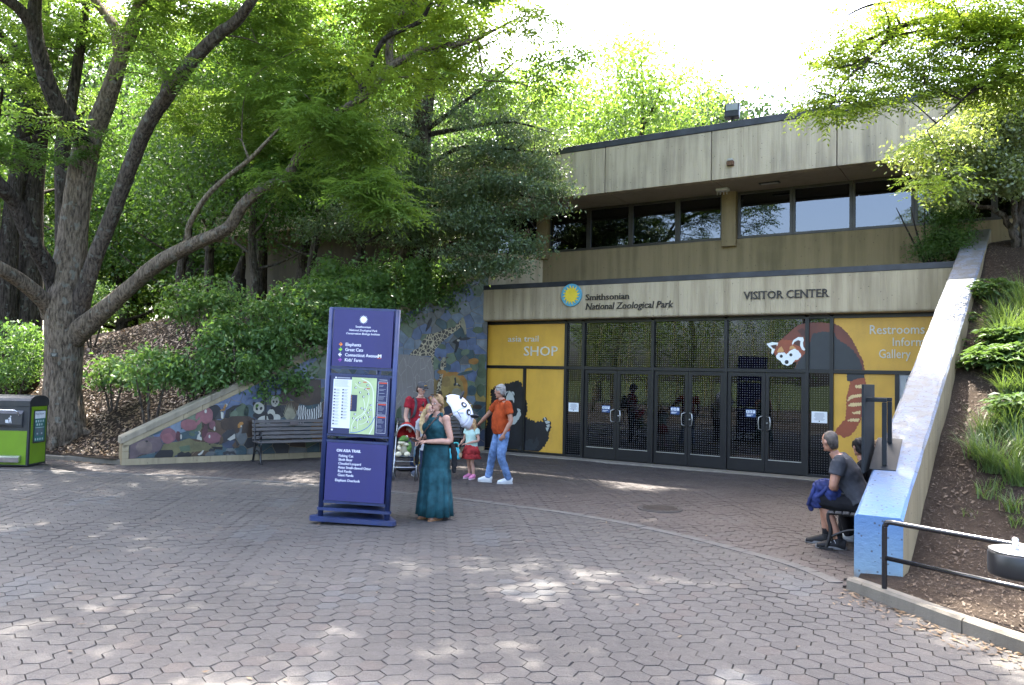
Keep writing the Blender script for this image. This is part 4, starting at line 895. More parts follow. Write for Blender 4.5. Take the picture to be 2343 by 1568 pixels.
# figures in relief: lower left
for pts, col, l in (
    ([(920, 390), (1130, 290), (1250, 340), (1300, 372), (1150, 362), (1060, 400), (960, 440)], 'sky', 0), ([(1450, 320), (1650, 180), (1640, 330), (1560, 345), (1500, 400)], 'blue', 0), ([(1690, 80), (1760, 60), (1745, 260), (1690, 300)], 'blue', 0.002), ([(1780, 170), (1840, 140), (1820, 250), (1775, 260)], 'blue', 0.002),
    ([(390, 640), (500, 572), (600, 570), (650, 602), (560, 660), (440, 690)], 'teal', 0), ([(785, 500), (830, 480), (860, 520), (830, 600), (780, 620)], 'teal', 0),
    ([(250, 735), (330, 680), (430, 690), (500, 705), (560, 690), (595, 770), (560, 840), (440, 872), (360, 882), (300, 950), (245, 962)], 'mauve', 0), (ell(400, 800, 85, 68), 'mauve2', 0.004), (ell(520, 740, 55, 45), 'mauve', 0.004), (ell(425, 742, 16, 10, 8), 'black', 0.008),
    ([(300, 950), (390, 885), (520, 865), (505, 948)], 'teal', 0.002),
    (ell(865, 572, 88, 60), 'pink', 0.003), (ell(1042, 472, 72, 88), 'pink', 0.003), (ell(652, 682, 86, 76), 'rose', 0.003), (ell(640, 712, 60, 55), 'pink', 0.006), (ell(1110, 706, 98, 60), 'rose', 0.003), (ell(752, 690, 26, 55), 'maroon', 0.005), (ell(782, 695, 10, 26, 10), 'white', 0.008), (ell(1030, 638, 28, 72, rot=0.25), 'maroon', 0.005), (ell(1108, 572, 34, 46), 'rose', 0.005), (ell(1130, 612, 9, 24, 10), 'white', 0.008), (ell(965, 545, 40, 18, rot=-0.9), 'pink', 0.005), (ell(955, 470, 18, 50, rot=0.3), 'pink', 0.004), (ell(1038, 430, 12, 20, 10), 'white', 0.008), (ell(1078, 692, 9, 18, 10), 'white', 0.008),
    ([(760, 660), (840, 640), (960, 640), (1000, 690), (940, 720), (860, 712), (780, 735)], 'teal', 0.001), ([(870, 640), (905, 655), (930, 630), (920, 670), (950, 660), (920, 690), (890, 690), (865, 672)], 'green', 0.004),
    ([(565, 850), (600, 772), (700, 752), (760, 745), (870, 710), (935, 745), (1000, 752), (1120, 765), (1212, 782), (1215, 832), (1090, 815), (1060, 840), (900, 852), (860, 900), (760, 870), (700, 925), (640, 930)], 'olive', 0.002), ([(1090, 798), (1215, 800), (1212, 830), (1130, 822)], 'black', 0.006), ([(760, 800), (870, 780), (880, 840), (780, 850)], 'green', 0.006), ([(900, 770), (1010, 775), (1020, 820), (900, 830)], 'olive', 0.005), (ell(1080, 772, 10, 7, 8), 'black', 0.009),
    ([(500, 940), (510, 890), (560, 835), (690, 830), (705, 860), (690, 935)], 'black', 0.006), ([(740, 930), (745, 870), (790, 848), (820, 865), (860, 850), (895, 880), (880, 920), (830, 932)], 'black', 0.006), (ell(990, 908, 52, 28), 'dgrey', 0.004), (ell(1095, 888, 58, 40), 'grey', 0.003), (ell(1175, 890, 50, 40), 'teal', 0.003), (ell(1300, 865, 60, 55), 'grey', 0.003), (ell(1400, 880, 60, 40), 'teal', 0.003),
    ([(945, 722), (955, 680), (976, 652), (960, 645), (972, 634), (988, 655), (976, 690), (998, 705), (998, 733)], 'white', 0.006), ([(955, 880), (985, 860), (1010, 835), (1020, 838), (1000, 875), (970, 890)], 'white', 0.008),
    (ell(1130, 440, 75, 80), 'black', 0.001), ([(1138, 512), (1180, 425), (1222, 435), (1225, 512)], 'dgrey', 0.004), ([(1195, 432), (1225, 445), (1222, 510), (1200, 505)], 'white', 0.006), ([(1185, 428), (1245, 420), (1235, 405), (1200, 412)], 'orange', 0.009), ([(1218, 398), (1240, 355), (1258, 364), (1238, 405)], 'orange', 0.009), ([(1250, 350), (1268, 355), (1262, 382), (1248, 378)], 'white', 0.007),
    ([(1235, 500), (1250, 420), (1330, 370), (1420, 360), (1350, 400), (1290, 460), (1280, 510)], 'black', 0.002), (ell(1420, 430, 70, 85), 'green', 0.001), (ell(1330, 455, 45, 40), 'lgreen', 0.002), (ell(1490, 440, 55, 80), 'teal', 0.001), (ell(1400, 570, 210, 92, 22), 'brown', 0.003), (ell(1160, 590, 45, 60), 'umber', 0.001),
    ([(1190, 745), (1212, 670), (1270, 622), (1335, 618), (1355, 660), (1300, 722), (1205, 772)], 'dgrey', 0.007), ([(1180, 770), (1192, 700), (1215, 690), (1225, 740), (1200, 775)], 'umber', 0.009), ([(1262, 722), (1340, 662), (1346, 712), (1292, 736)], 'white', 0.010), ([(1340, 690), (1390, 640), (1395, 590), (1420, 595), (1412, 650), (1370, 712)], 'grey', 0.010), ([(1372, 602), (1372, 570), (1395, 542), (1425, 540), (1432, 560), (1410, 578), (1405, 602)], 'orange', 0.012), (ell(1408, 585, 10, 9, 8), 'white', 0.014),
    (ell(1285, 770, 68, 48), 'navy', 0.005), ([(1215, 860), (1260, 840), (1290, 850), (1330, 845), (1360, 905), (1300, 870), (1290, 905), (1270, 870), (1230, 890)], 'dgrey', 0.007), ([(1310, 790), (1350, 740), (1360, 790), (1400, 800), (1350, 815)], 'umber', 0.008),
    (ell(1590, 395, 56, 62), 'white', 0.006), (ell(1627, 336, 22, 20, 10), 'black', 0.004), (ell(1545, 352, 18, 20, 10), 'black', 0.004), (ell(1615, 400, 14, 18, 10, 0.4), 'black', 0.009), (ell(1570, 405, 13, 17, 10, -0.4), 'black', 0.009), (ell(1615, 470, 85, 42), 'black', 0.005), (ell(1652, 524, 72, 46), 'white', 0.007), (ell(1715, 490, 30, 40, 12, -0.5), 'black', 0.009),
    (ell(1760, 326, 44, 56), 'white', 0.006), (ell(1730, 275, 16, 18, 10), 'black', 0.004), (ell(1795, 275, 16, 18, 10), 'black', 0.004), (ell(1745, 330, 9, 13, 10), 'black', 0.009), (ell(1778, 330, 9, 13, 10), 'black', 0.009), (ell(1765, 352, 8, 6, 8), 'black', 0.009), (ell(1770, 418, 58, 48), 'black', 0.005), (ell(1722, 450, 38, 42), 'white', 0.007), (ell(1772, 500, 48, 42), 'white', 0.007),
    ([(1660, 20), (1675, 20), (1672, 560), (1655, 560)], 'black', 0.011), ([(1765, 60), (1800, 40), (1790, 170), (1770, 260), (1760, 260)], 'black', 0.006),
    ([(1820, 170), (1900, 100), (2100, 90), (2240, 100), (2240, 345), (2100, 372), (1990, 345), (1860, 250)], 'brown', 0.001), (ell(2080, 250, 80, 90), 'umber', 0.003),
    ([(1985, 432), (2010, 370), (2060, 368), (2100, 412), (2180, 400), (2240, 330), (2245, 485), (2150, 532), (2070, 542), (2040, 580), (2000, 522)], 'zebra', 0.005), (ell(2205, 640, 72, 112), 'orange', 0.005), (ell(1780, 545, 60, 30), 'umber', 0.003)):
    shape(pts, q1, col, l)
for k in range(11):   # cream palm fan
    a = R(200 + k*14); b = (1915 + 20*math.cos(a), 530); t = (1915 + 125*math.cos(a)*0.62, 500 + 170*math.sin(a)); d = (t[1]-b[1], b[0]-t[0]); L = math.hypot(*d); d = (d[0]/L*9, d[1]/L*9); m_ = ((b[0]+t[0])/2, (b[1]+t[1])/2)
    shape([b, (m_[0]+d[0], m_[1]+d[1]), t, (m_[0]-d[0], m_[1]-d[1])], q1, 'cream', 0.006 + 0.001*(k % 2))
# upper right: giraffes, elephant, sun disc, birds, trees
for pts, conv, col, l in (
    ([(-40, 1180), (40, 1140), (300, 1150), (520, 1190), (545, 1400), (545, 1700), (540, 2200), (420, 2350), (-60, 2350)], qa, 'hide', 0.004), (ell(180, 1420, 110, 190), qa, 'hide', 0.009),
    ([(175, 1155), (240, 1080), (320, 1050), (370, 950), (450, 850), (560, 828), (640, 800), (740, 758), (850, 735), (935, 640), (990, 640), (1000, 700), (940, 745), (860, 800), (780, 862), (700, 932), (610, 1012), (560, 1070), (542, 1200), (532, 1345), (510, 1250), (500, 1165), (400, 1162)], qa, 'giraffe', 0.008),
    ([(945, 618), (965, 590), (992, 618), (1012, 700), (1028, 832), (1002, 852), (975, 762), (932, 700)], qa, 'cream', 0.011),
    ([(655, 1215), (695, 1190), (722, 1240), (722, 1335), (690, 1335), (668, 1500), (640, 1700), (700, 1880), (560, 1880), (590, 1620), (630, 1480), (645, 1300)], qa, 'giraffe', 0.009), (ell(690, 1215, 28, 34), qa, 'cream', 0.012), (ell(632, 1190, 24, 14, 8, 0.5), qa, 'umber', 0.011), (ell(740, 1188, 20, 11, 8, -0.5), qa, 'umber', 0.011),
    (ell(905, 420, 205, 225, 24), qb, 'orange', 0.002), (ell(890, 440, 170, 195, 22), qb, 'gold', 0.006), (ell(820, 330, 60, 70, 9), qb, 'ochre', 0.010), (ell(960, 480, 70, 70, 9), qb, 'cream', 0.010), (ell(850, 510, 60, 60, 9), qb, 'gold', 0.010), (ell(760, 200, 60, 30, 9), qb, 'orange', 0.010),
    ([(925, 280), (945, 270), (950, 340), (1010, 380), (1000, 395), (955, 370), (925, 390), (915, 355), (935, 345)], qb, 'dgrey', 0.014), (ell(960, 358, 12, 14, 8), qb, 'white', 0.016), ([(780, 560), (860, 470), (880, 480), (810, 580)], qb, 'umber', 0.014), (ell(740, 490, 28, 45), qb, 'brown', 0.014),
    (ell(1155, 440, 58, 68), qb, 'teal', 0.006), (ell(1275, 440, 52, 88), qb, 'green', 0.006), (ell(1290, 70, 50, 110), qb, 'green', 0.005), (ell(1290, 210, 60, 80), qb, 'green', 0.007), (ell(1180, 60, 70, 40), qb, 'orange', 0.005), (ell(1110, 180, 60, 30, 12, -0.5), qb, 'gold', 0.006), (ell(800, 130, 90, 55, 14, 0.2), qb, 'teal', 0.004), (ell(1070, 215, 110, 22, 12, -0.25), qb, 'teal', 0.007),
    ([(810, 960), (850, 930), (910, 900), (940, 870), (950, 890), (915, 960), (915, 1010), (870, 1120), (855, 1110), (870, 990)], qa, 'black', 0.010), (ell(905, 935, 22, 16, 10), qa, 'white', 0.012), ([(420, 800), (470, 640), (510, 590), (520, 640), (480, 740), (430, 805)], qa, 'black', 0.008), ([(1050, 0), (1120, 10), (1130, 60), (1100, 100)], qa, 'black', 0.008), ([(1160, 95), (1210, 80), (1120, 140)], qa, 'brown', 0.008),
    (ell(1000, 910, 90, 22, 12, -0.1), qa, 'dgrey', 0.004), (ell(1010, 1110, 70, 45, 12, -0.4), qa, 'lgreen', 0.005), (ell(1120, 1035, 90, 35, 12, -0.2), qa, 'blue', 0.005), (ell(1200, 780, 80, 50), qa, 'green', 0.004), (ell(640, 1120, 90, 80, 14), qa, 'blue', 0.003), (ell(650, 1020, 80, 40, 14, 0.3), qa, 'green', 0.005),
    (ell(920, 900, 70, 90, 12), qb, 'ochre', 0.004), (ell(1040, 700, 60, 50), qb, 'teal', 0.004), (ell(1230, 660, 60, 30), qb, 'brown', 0.008), ([(140, 880), (170, 700), (225, 640), (235, 860)], qb, 'green', 0.012), ([(130, 1000), (140, 850), (260, 850), (280, 1000)], qb, 'black', 0.010), (ell(200, 980, 50, 50), qb, 'green', 0.013)):
    shape(pts, conv, col, l)

# ---- right ramp wall, blue paint on top and end
def bluepaint():
    m, nt, bs = newmat('blue_paint'); ge = nt.nodes.new('ShaderNodeNewGeometry'); sp = nt.nodes.new('ShaderNodeSeparateXYZ'); nt.links.new(ge.outputs['Position'], sp.inputs[0])
    n = _noise(nt, 2.2, ge.outputs['Position'], 6.0, 0.6); f = _noise(nt, 28.0, ge.outputs['Position'], 5.0, 0.7); w = _noise(nt, 7.0, ge.outputs['Position'], 6.0, 0.7)
    band = _ramp(nt, _math(nt, 'ADD', sp.outputs['Z'], _math(nt, 'MULTIPLY', n, 0.25)), 0.22, 0.78)
    c = _mix(nt, (0.175, 0.265, 0.32), (0.080, 0.165, 0.315), band)
    top = _ramp(nt, _math(nt, 'ADD', sp.outputs['Y'], _math(nt, 'MULTIPLY', n, 1.2)), -8.0, -6.4); c = _mix(nt, c, (0.145, 0.168, 0.225), top)
    wear = _ramp(nt, w, 0.40, 0.56, 0.0, 0.85); c = _mix(nt, c, (0.125, 0.122, 0.112), _math(nt, 'MULTIPLY', wear, top))
    pit = nt.nodes.new('ShaderNodeTexVoronoi'); pit.inputs['Scale'].default_value = 17.0; nt.links.new(ge.outputs['Position'], pit.inputs['Vector'])
    c = _mix(nt, c, (0.05, 0.05, 0.055), _math(nt, 'MULTIPLY', _ramp(nt, pit.outputs['Distance'], 0.14, 0.20, 0.9, 0.0), 0.9))
    base = _ramp(nt, _math(nt, 'ADD', sp.outputs['Z'], _math(nt, 'MULTIPLY', w, 0.22)), 0.14, 0.26, 0.9, 0.0); c = _mix(nt, c, (0.16, 0.12, 0.075), base)
    c = _mix(nt, c, (0.16, 0.155, 0.12), _ramp(nt, _math(nt, 'ADD', sp.outputs['Y'], _math(nt, 'MULTIPLY', n, 0.5)), 0.05, 0.5))
    nt.links.new(c, bs.inputs['Base Color']); bs.inputs['Roughness'].default_value = 0.6; bs.inputs['Specular IOR Level'].default_value = 0.3
    nt.links.new(_bump(nt, _math(nt, 'ADD', f, w), 0.6, 0.01), bs.inputs['Normal']); return m
M_blue = bluepaint()
RW = thing('ramp_wall', 'sloping concrete wall painted light blue on its top and end', 'wall', (7.45, -8.5, 0))
RS = 0.452; RT = 0.42
def rz_(y): return 0.66 + RS*(y + 8.55)
Y0, Y1 = -8.55, 1.7
mb = MB(); N = 40; prof = 0.025; vs = []; fs = []
r_ = random.Random(5)
for i in range(N+1):
    y = Y0 + (Y1-Y0)*i/N; x0 = wxr(y); x1 = x0 + RT; z = rz_(y); j = lambda: r_.uniform(-0.005, 0.005)
    vs += [(x0, y, -0.15), (x0+j(), y, z-prof), (x0+prof+j(), y, z), (x1-prof+j(), y, z), (x1+j(), y, z-prof), (x1, y, -0.15)]
for i in range(N):
    for k in range(5): mb.cur = 0 if k == 4 else 1; mb.add([], [])
    for k in range(5): fs.append((i*6+k, (i+1)*6+k, (i+1)*6+k+1, i*6+k+1))
mb.add(vs, [tuple(reversed(f)) for f in fs] ); mb.mi = [0 if i % 5 == 4 else 1 for i in range(len(fs))]
mb.cur = 1; mb.add([vs[k] for k in range(6)], [(0, 1, 2, 3, 4, 5)]); mb.cur = 0; mb.add([vs[N*6+k] for k in range(6)], [(5, 4, 3, 2, 1, 0)])
rw = mb.build('wall_body', [M_wall, M_blue], RW, False)
bm = bmesh.new(); bm.from_mesh(rw.data); bmesh.ops.remove_doubles(bm, verts=bm.verts[:], dist=1e-5); bmesh.ops.recalc_face_normals(bm, faces=bm.faces[:]); bm.to_mesh(rw.data); bm.free()
# ================================================================== TREES, SHRUBS, PLANTS
nr = np.random.default_rng(21)
def unit(v): return v/np.maximum(1e-9, np.linalg.norm(v, axis=-1, keepdims=True))
def leaf_quads(P, D, N, L, Wd, fold=0.18, droop=0.1):
    n = len(P); L = np.broadcast_to(L, (n,))[:, None]; Wd = np.broadcast_to(Wd, (n,))[:, None]
    S = unit(np.cross(D, N)); V = np.empty((n, 4, 3))
    V[:, 0] = P; V[:, 1] = P + D*L*0.45 + S*Wd*0.5 + N*Wd*fold; V[:, 2] = P + D*L - N*L*droop; V[:, 3] = P + D*L*0.45 - S*Wd*0.5 + N*Wd*fold
    return V.reshape(-1, 3)
def as_mesh(name, V, m): return mesh_np(name, V, np.arange(len(V)).reshape(-1, 4), m)
def rand_dirs(n, zb=0.0, zs=1.0): d = nr.normal(size=(n, 3)); d[:, 2] = d[:, 2]*zs + zb; return unit(d)
def fronds(O, A, flen, m, ll, lw):
    """pinnate leaves: O origins, A directions; m leaflets"""
    n = len(O); up = unit(np.array([0, 0, 1.0]) + nr.normal(size=(n, 3))*0.25); S = unit(np.cross(A, up)); N = np.cross(S, A); N *= np.sign(N[:, 2:3] + 1e-9)
    out = []; fl = flen*nr.uniform(0.7, 1.3, n)[:, None]
    for k in range(m):
        t = (k//2 + 1)/(m/2 + 0.5); side = 1 if k % 2 else -1
        if k == m-1: t = 1.0; side = 0
        p = O + A*fl*t - np.array([0, 0, 1.0])*fl*0.28*t*t
        d = unit(A*(0.55 if side else 1.0) + S*side*0.95 + nr.normal(size=(n, 3))*0.12 - np.array([0, 0, 0.22]))
        out.append(leaf_quads(p, d, N, ll*nr.uniform(0.75, 1.2, n), lw, 0.12, 0.12))
    return np.concatenate(out)
def blob_points(c, r, k, seed=None):
    """k points in an ellipsoid, denser to its outside"""
    d = rand_dirs(k); q = nr.uniform(0.25, 1.0, (k, 1))**0.45; return np.array(c) + d*q*np.array(r)
def clump_leaves(C, per, spread, L, Wd, up=0.7, flat=0.55):
    """per leaves round each clump centre C"""
    n = len(C)*per; P = np.repeat(C, per, 0) + nr.normal(size=(n, 3))*np.array([spread, spread, spread*flat])
    D = rand_dirs(n, -0.25); N = unit(rand_dirs(n)*0.8 + np.array([0, 0, up])); N = unit(N - D*np.sum(N*D, 1, keepdims=True))
    return leaf_quads(P, D, N, L*nr.uniform(0.65, 1.25, n), Wd*nr.uniform(0.7, 1.2, n))
class Tree:
    def __init__(self, name, label, base, group=None, cat='tree'):
        self.T = thing(name, label, cat, tuple(base), 0, group); self.tw = MB(); self.leaf = {}; self.nodes = []
    def limb(self, pts, rad, m, name='limb', n=10, sub=6, wob=0.0):
        P = smoothpath([(*p, r) for p, r in zip(pts, rad)], sub); Q = []
        for i, p in enumerate(P):
            k = wob*p[3]*math.sin(i*1.7 + pts[0][0]*3); Q.append((p[0]+k, p[1]-k*0.7, p[2]))
        if max(rad) > 0.12: n = 22
        mb = MB(); mb.tube(Q, [max(0.006, p[3]) for p in P], n)
        if n == 22:
            ph = random.uniform(0, 6); A = np.array(mb.v)
            for i in range(len(Q)):
                for j in range(n):
                    a_ = 2*math.pi*j/n; k_ = 1 + 0.045*math.sin(3*a_ + ph + i*0.16) + 0.03*math.sin(7*a_ + i*0.33 + ph) + 0.022*math.sin(11*a_ - i*0.21) + random.uniform(-0.016, 0.016)
                    A[i*n+j] = np.array(Q[i]) + (A[i*n+j] - np.array(Q[i]))*k_
            mb.v = [tuple(v) for v in A]
        mb.build(name, m, self.T, False)
        self.nodes += [(np.array(q), p[3]) for q, p in zip(Q, P)]
    def reach(self, c, r0=0.03, sag=0.15, m=5):
        """thin branch from the nearest limb point to c"""
        c = np.array(c, float); b = min(self.nodes, key=lambda q: np.linalg.norm(q[0]-c) + (0.6 if q[0][2] > c[2] else 0.0)); a = b[0]; L = np.linalg.norm(c-a)
        mid = (a+c)/2 + np.array([nr.normal()*0.08, nr.normal()*0.08, sag*0.6])*L*0.6; P = smoothpath([a, mid, c], m); r0 = min(r0, b[1]*0.8 + 0.004)
        self.tw.tube(P, list(np.linspace(r0, r0*0.35, len(P))), 5, False); self.nodes += [(p, r0*0.5) for p in P[2:]]
    def add(self, key, V): self.leaf.setdefault(key, []).append(V)
    def finish(self, barkm, crown='crown'):
        if self.tw.v: self.tw.build('twigs', barkm, self.T, False)['kind'] = 'stuff'
        for m, Vs in self.leaf.items(): obj_from(crown, as_mesh(crown, np.concatenate(Vs), MATS[m]), self.T, False)
        return self.T
B_main = bark('bark_brown', (0.092, 0.072, 0.051), (0.205, 0.163, 0.117), 0.40); B_dark = bark('bark_dark', (0.028, 0.022, 0.017), (0.072, 0.058, 0.046), 0.3); B_grey = bark('bark_grey', (0.052, 0.042, 0.033), (0.125, 0.102, 0.080), 0.35)
leafmat('leaf_spring', (0.072, 0.128, 0.027), (0.145, 0.218, 0.054), 0.46); leafmat('leaf_mid', (0.036, 0.080, 0.020), (0.080, 0.145, 0.036), 0.38); leafmat('leaf_dark', (0.052, 0.090, 0.042), (0.125, 0.17, 0.085), 0.30, 0.42, 0.5)
leafmat('leaf_lime', (0.092, 0.145, 0.024), (0.185, 0.24, 0.045), 0.52); leafmat('leaf_pale', (0.030, 0.058, 0.025), (0.052, 0.088, 0.040), 0.18, tcol=(0.9, 1.0, 0.55)); leafmat('leaf_gloss', (0.080, 0.118, 0.040), (0.20, 0.235, 0.095), 0.32, 0.28, 0.6); leafmat('leaf_shrub', (0.055, 0.118, 0.032), (0.125, 0.215, 0.066), 0.38, 0.45, 0.4); leafmat('leaf_conifer', (0.015, 0.035, 0.018), (0.035, 0.06, 0.03), 0.1)

def frond_blob(t, key, uv, rpx, depth, k, per, flen=0.42, m=11, ll=0.115, lw=0.042, squash=1.0, branch=True):
    """clumps of pinnate sprays: blob given by a sight line, its size in picture units and its distance"""
    c = dep(uv[0], uv[1], depth); sx, sz_ = rpx[0]*depth/FOC, rpx[1]*depth/FOC
    fr = np.array([_r2*sx, _fw*((sx+sz_)*0.5*squash), _u2*sz_]); d = rand_dirs(k); q = nr.uniform(0.1, 1.0, (k, 1))**0.5; C = c + (d*q)@fr
    frond_clumps(t, key, C, per, flen, m, ll, lw, branch)
def frond_clumps(t, key, C, per, flen, m, ll, lw, branch=True):
    for i, p in enumerate(C):
        if branch and i % 3 == 0: t.reach(p, 0.022)
        n = max(3, int(per*nr.uniform(0.6, 1.4))); a = nr.uniform(0, 6.283, n); A = unit(np.stack([np.cos(a), np.sin(a), nr.normal(size=n)*0.22 - 0.05], 1))
        O = p + nr.normal(size=(n, 3))*np.array([0.16, 0.16, 0.06]) + A*0.05; t.add(key, fronds(O, A, flen, m, ll, lw))

# ---------------------------------------------------------------- the big tree at the left
t0 = dep(142, 1003, 17.0); mb_ = (float(t0[0]), float(t0[1]))
BZ = zL(*mb_); base = np.array([mb_[0], mb_[1], BZ])
t = Tree('large_shade_tree', 'large brown trunked tree with several spreading limbs beside the green bin', base)
D0 = 16.9
def q(u, v, d=D0): return dep(u, v, d)
t.limb([(*base[:2], BZ-0.25), q(142, 975), q(143, 900), q(146, 800), q(150, 730), q(157, 650), q(165, 560), q(178, 460), q(190, 380), q(200, 328)], [0.62, 0.50, 0.385, 0.375, 0.42, 0.37, 0.30, 0.265, 0.275, 0.25], B_main, 'trunk', 16, 6, 0.03)
for k in range(6):   # root flare
    a = k*1.05 + 0.3; e = base + np.array([math.cos(a)*0.75, math.sin(a)*0.75, 0]); e[2] = zL(e[0], e[1]) - 0.03
    t.limb([base + np.array([math.cos(a)*0.22, math.sin(a)*0.22, 0.45]), base + np.array([math.cos(a)*0.42, math.sin(a)*0.42, 0.12]), e], [0.16, 0.14, 0.05], B_main, 'root', 8, 4)
t.limb([q(196, 350), q(216, 300), q(255, 201, 16.7), q(276, 134, 16.5), q(302, 67, 16.4), q(325, -10, 16.3), q(360, -200, 16), q(420, -420, 15)], [0.22, 0.20, 0.175, 0.15, 0.14, 0.13, 0.10, 0.05], B_main, wob=0.1)
t.limb([q(270, 120, 16.5), q(262, 62, 16.7), q(235, 25, 16.9), q(205, -25, 17), q(150, -200, 17.2)], [0.10, 0.105, 0.09, 0.08, 0.04], B_main)
t.limb([q(202, 340), q(170, 290, 16.6), q(125, 225, 16.2), q(95, 140, 15.9), q(78, 60, 15.7), q(82, -20, 15.6), q(95, -240, 15)], [0.21, 0.19, 0.165, 0.15, 0.14, 0.11, 0.05], B_dark)
t.limb([q(80, 70, 15.7), q(45, 22, 15.4), q(0, -10, 15.2), q(-120, -80, 15)], [0.12, 0.115, 0.10, 0.06], B_dark)
t.limb([q(172, 735), q(195, 660, 16.7), q(222, 580, 16.5), q(258, 490, 16.3), q(300, 375, 16.0), q(335, 290, 15.7), q(372, 232, 15.5), q(436, 144, 15.0), q(500, 80, 14.6), q(545, 45, 14.3), q(620, -60, 13.6), q(760, -240, 12.6)], [0.22, 0.175, 0.155, 0.15, 0.148, 0.142, 0.138, 0.125, 0.11, 0.095, 0.07, 0.035], B_grey, wob=0.1)
t.limb([q(372, 232, 15.5), q(380, 190, 15.6), q(377, 165, 15.7)], [0.09, 0.08, 0.06], B_grey, 'stub')
t.limb([q(165, 770), q(210, 735, 16.6), q(287, 668, 16.2), q(360, 605, 15.8), q(440, 560, 15.5), q(520, 522, 15.2), q(555, 470, 15.0), q(600, 432, 14.9), q(654, 405, 14.8), q(690, 345, 14.6), q(740, 280, 14.3), q(816, 232, 14.0), q(860, 195, 13.9), q(894, 152, 13.8), q(985, 108, 13.5), q(1060, 100, 13.2), q(1150, 60, 12.8)], [0.28, 0.21, 0.155, 0.145, 0.135, 0.118, 0.105, 0.10, 0.09, 0.08, 0.07, 0.07, 0.07, 0.065, 0.06, 0.045, 0.02], B_main, wob=0.12)
t.limb([q(433, 560, 15.5), q(432, 518, 15.3), q(470, 453, 15.0), q(520, 405, 14.8), q(570, 366, 14.6), q(605, 330, 14.4), q(640, 292, 14.2)], [0.06, 0.055, 0.05, 0.045, 0.04, 0.033, 0.02], bark('bark_tan', (0.15, 0.12, 0.08), (0.24, 0.20, 0.14)), 'limb', 8)
t.limb([q(570, 366, 14.6), q(562, 345, 14.6), q(553, 322, 14.6)], [0.03, 0.022, 0.012], MATS['bark_tan'], 'limb', 6)
t.limb([q(894, 152, 13.8), q(890, 110, 13.9), q(905, 60, 13.9), q(960, -30, 13.4), q(1030, -200, 12.4)], [0.08, 0.07, 0.065, 0.06, 0.03], B_main)
t.limb([q(816, 232, 14.0), q(840, 170, 13.9), q(880, 90, 13.6), q(960, 50, 13.3), q(990, -10, 13)], [0.055, 0.05, 0.045, 0.04, 0.02], B_dark, 'limb', 8)
t.limb([q(120, 720), q(104, 691, 16.6), q(54, 648, 16.1), q(0, 615, 15.6), q(-90, 560, 15)], [0.22, 0.175, 0.15, 0.135, 0.09], B_main)
t.limb([q(140, 690), q(112, 620, 16.6), q(72, 552, 16.1), q(35, 465, 15.7), q(0, 425, 15.3), q(-80, 330, 14.8)], [0.22, 0.175, 0.155, 0.145, 0.135, 0.08], B_dark)
t.limb([q(150, 700, 17.3), q(148, 560, 17.5), q(148, 470, 17.6), q(144, 340, 17.7), q(160, 250, 17.8), q(185, 100, 17.9), q(210, -80, 18)], [0.20, 0.19, 0.18, 0.165, 0.13, 0.10, 0.06], B_dark)
# sprays of foliage
for uv, r, d, k, per, key in (((60, 50), (170, 80), 17.4, 22, 20, 'leaf_spring'), ((210, 40), (140, 70), 18.2, 18, 20, 'leaf_spring'), ((430, 60), (150, 80), 16.8, 24, 20, 'leaf_spring'), ((600, 70), (130, 80), 15.6, 22, 20, 'leaf_spring'), ((150, 190), (130, 60), 18.4, 14, 18, 'leaf_spring'), ((430, 230), (110, 70), 17.6, 16, 18, 'leaf_spring'), ((330, 60), (60, 40), 15.2, 4, 16, 'leaf_spring'), ((120, 270), (50, 30), 15.6, 3, 14, 'leaf_spring'),
        ((690, 220), (150, 95), 14.8, 42, 13, 'leaf_spring'), ((640, 330), (110, 60), 15.7, 20, 19, 'leaf_spring'), ((790, 330), (120, 85), 14.2, 34, 14, 'leaf_spring'), ((850, 430), (75, 48), 13.9, 15, 17, 'leaf_spring'), ((900, 480), (40, 26), 13.8, 6, 20, 'leaf_spring'), ((570, 250), (80, 70), 15.8, 14, 18, 'leaf_spring'), ((700, 400), (80, 50), 15.6, 14, 20, 'leaf_mid'),
        ((800, 120), (150, 75), 14.6, 20, 13, 'leaf_lime'), ((970, 160), (120, 60), 13.8, 13, 11, 'leaf_lime'), ((930, 30), (170, 60), 13.8, 20, 12, 'leaf_lime'), ((1080, 90), (110, 60), 13.2, 12, 11, 'leaf_lime'), ((1180, 60), (80, 45), 12.8, 7, 10, 'leaf_lime'), ((1190, 190), (90, 40), 13.2, 6, 11, 'leaf_spring'), ((1270, 120), (60, 40), 13.0, 4, 10, 'leaf_spring'), ((740, 290), (110, 60), 13.5, 12, 12, 'leaf_spring'), ((640, 420), (70, 36), 14.2, 7, 12, 'leaf_spring'), ((850, 190), (90, 50), 13.2, 8, 11, 'leaf_lime'), ((400, 150), (60, 50), 14.6, 5, 12, 'leaf_spring'), ((40, 350), (60, 40), 15.8, 5, 20, 'leaf_mid'), ((180, 340), (60, 60), 16.3, 5, 18, 'leaf_mid')):
    frond_blob(t, key, uv, r, d, k, per)
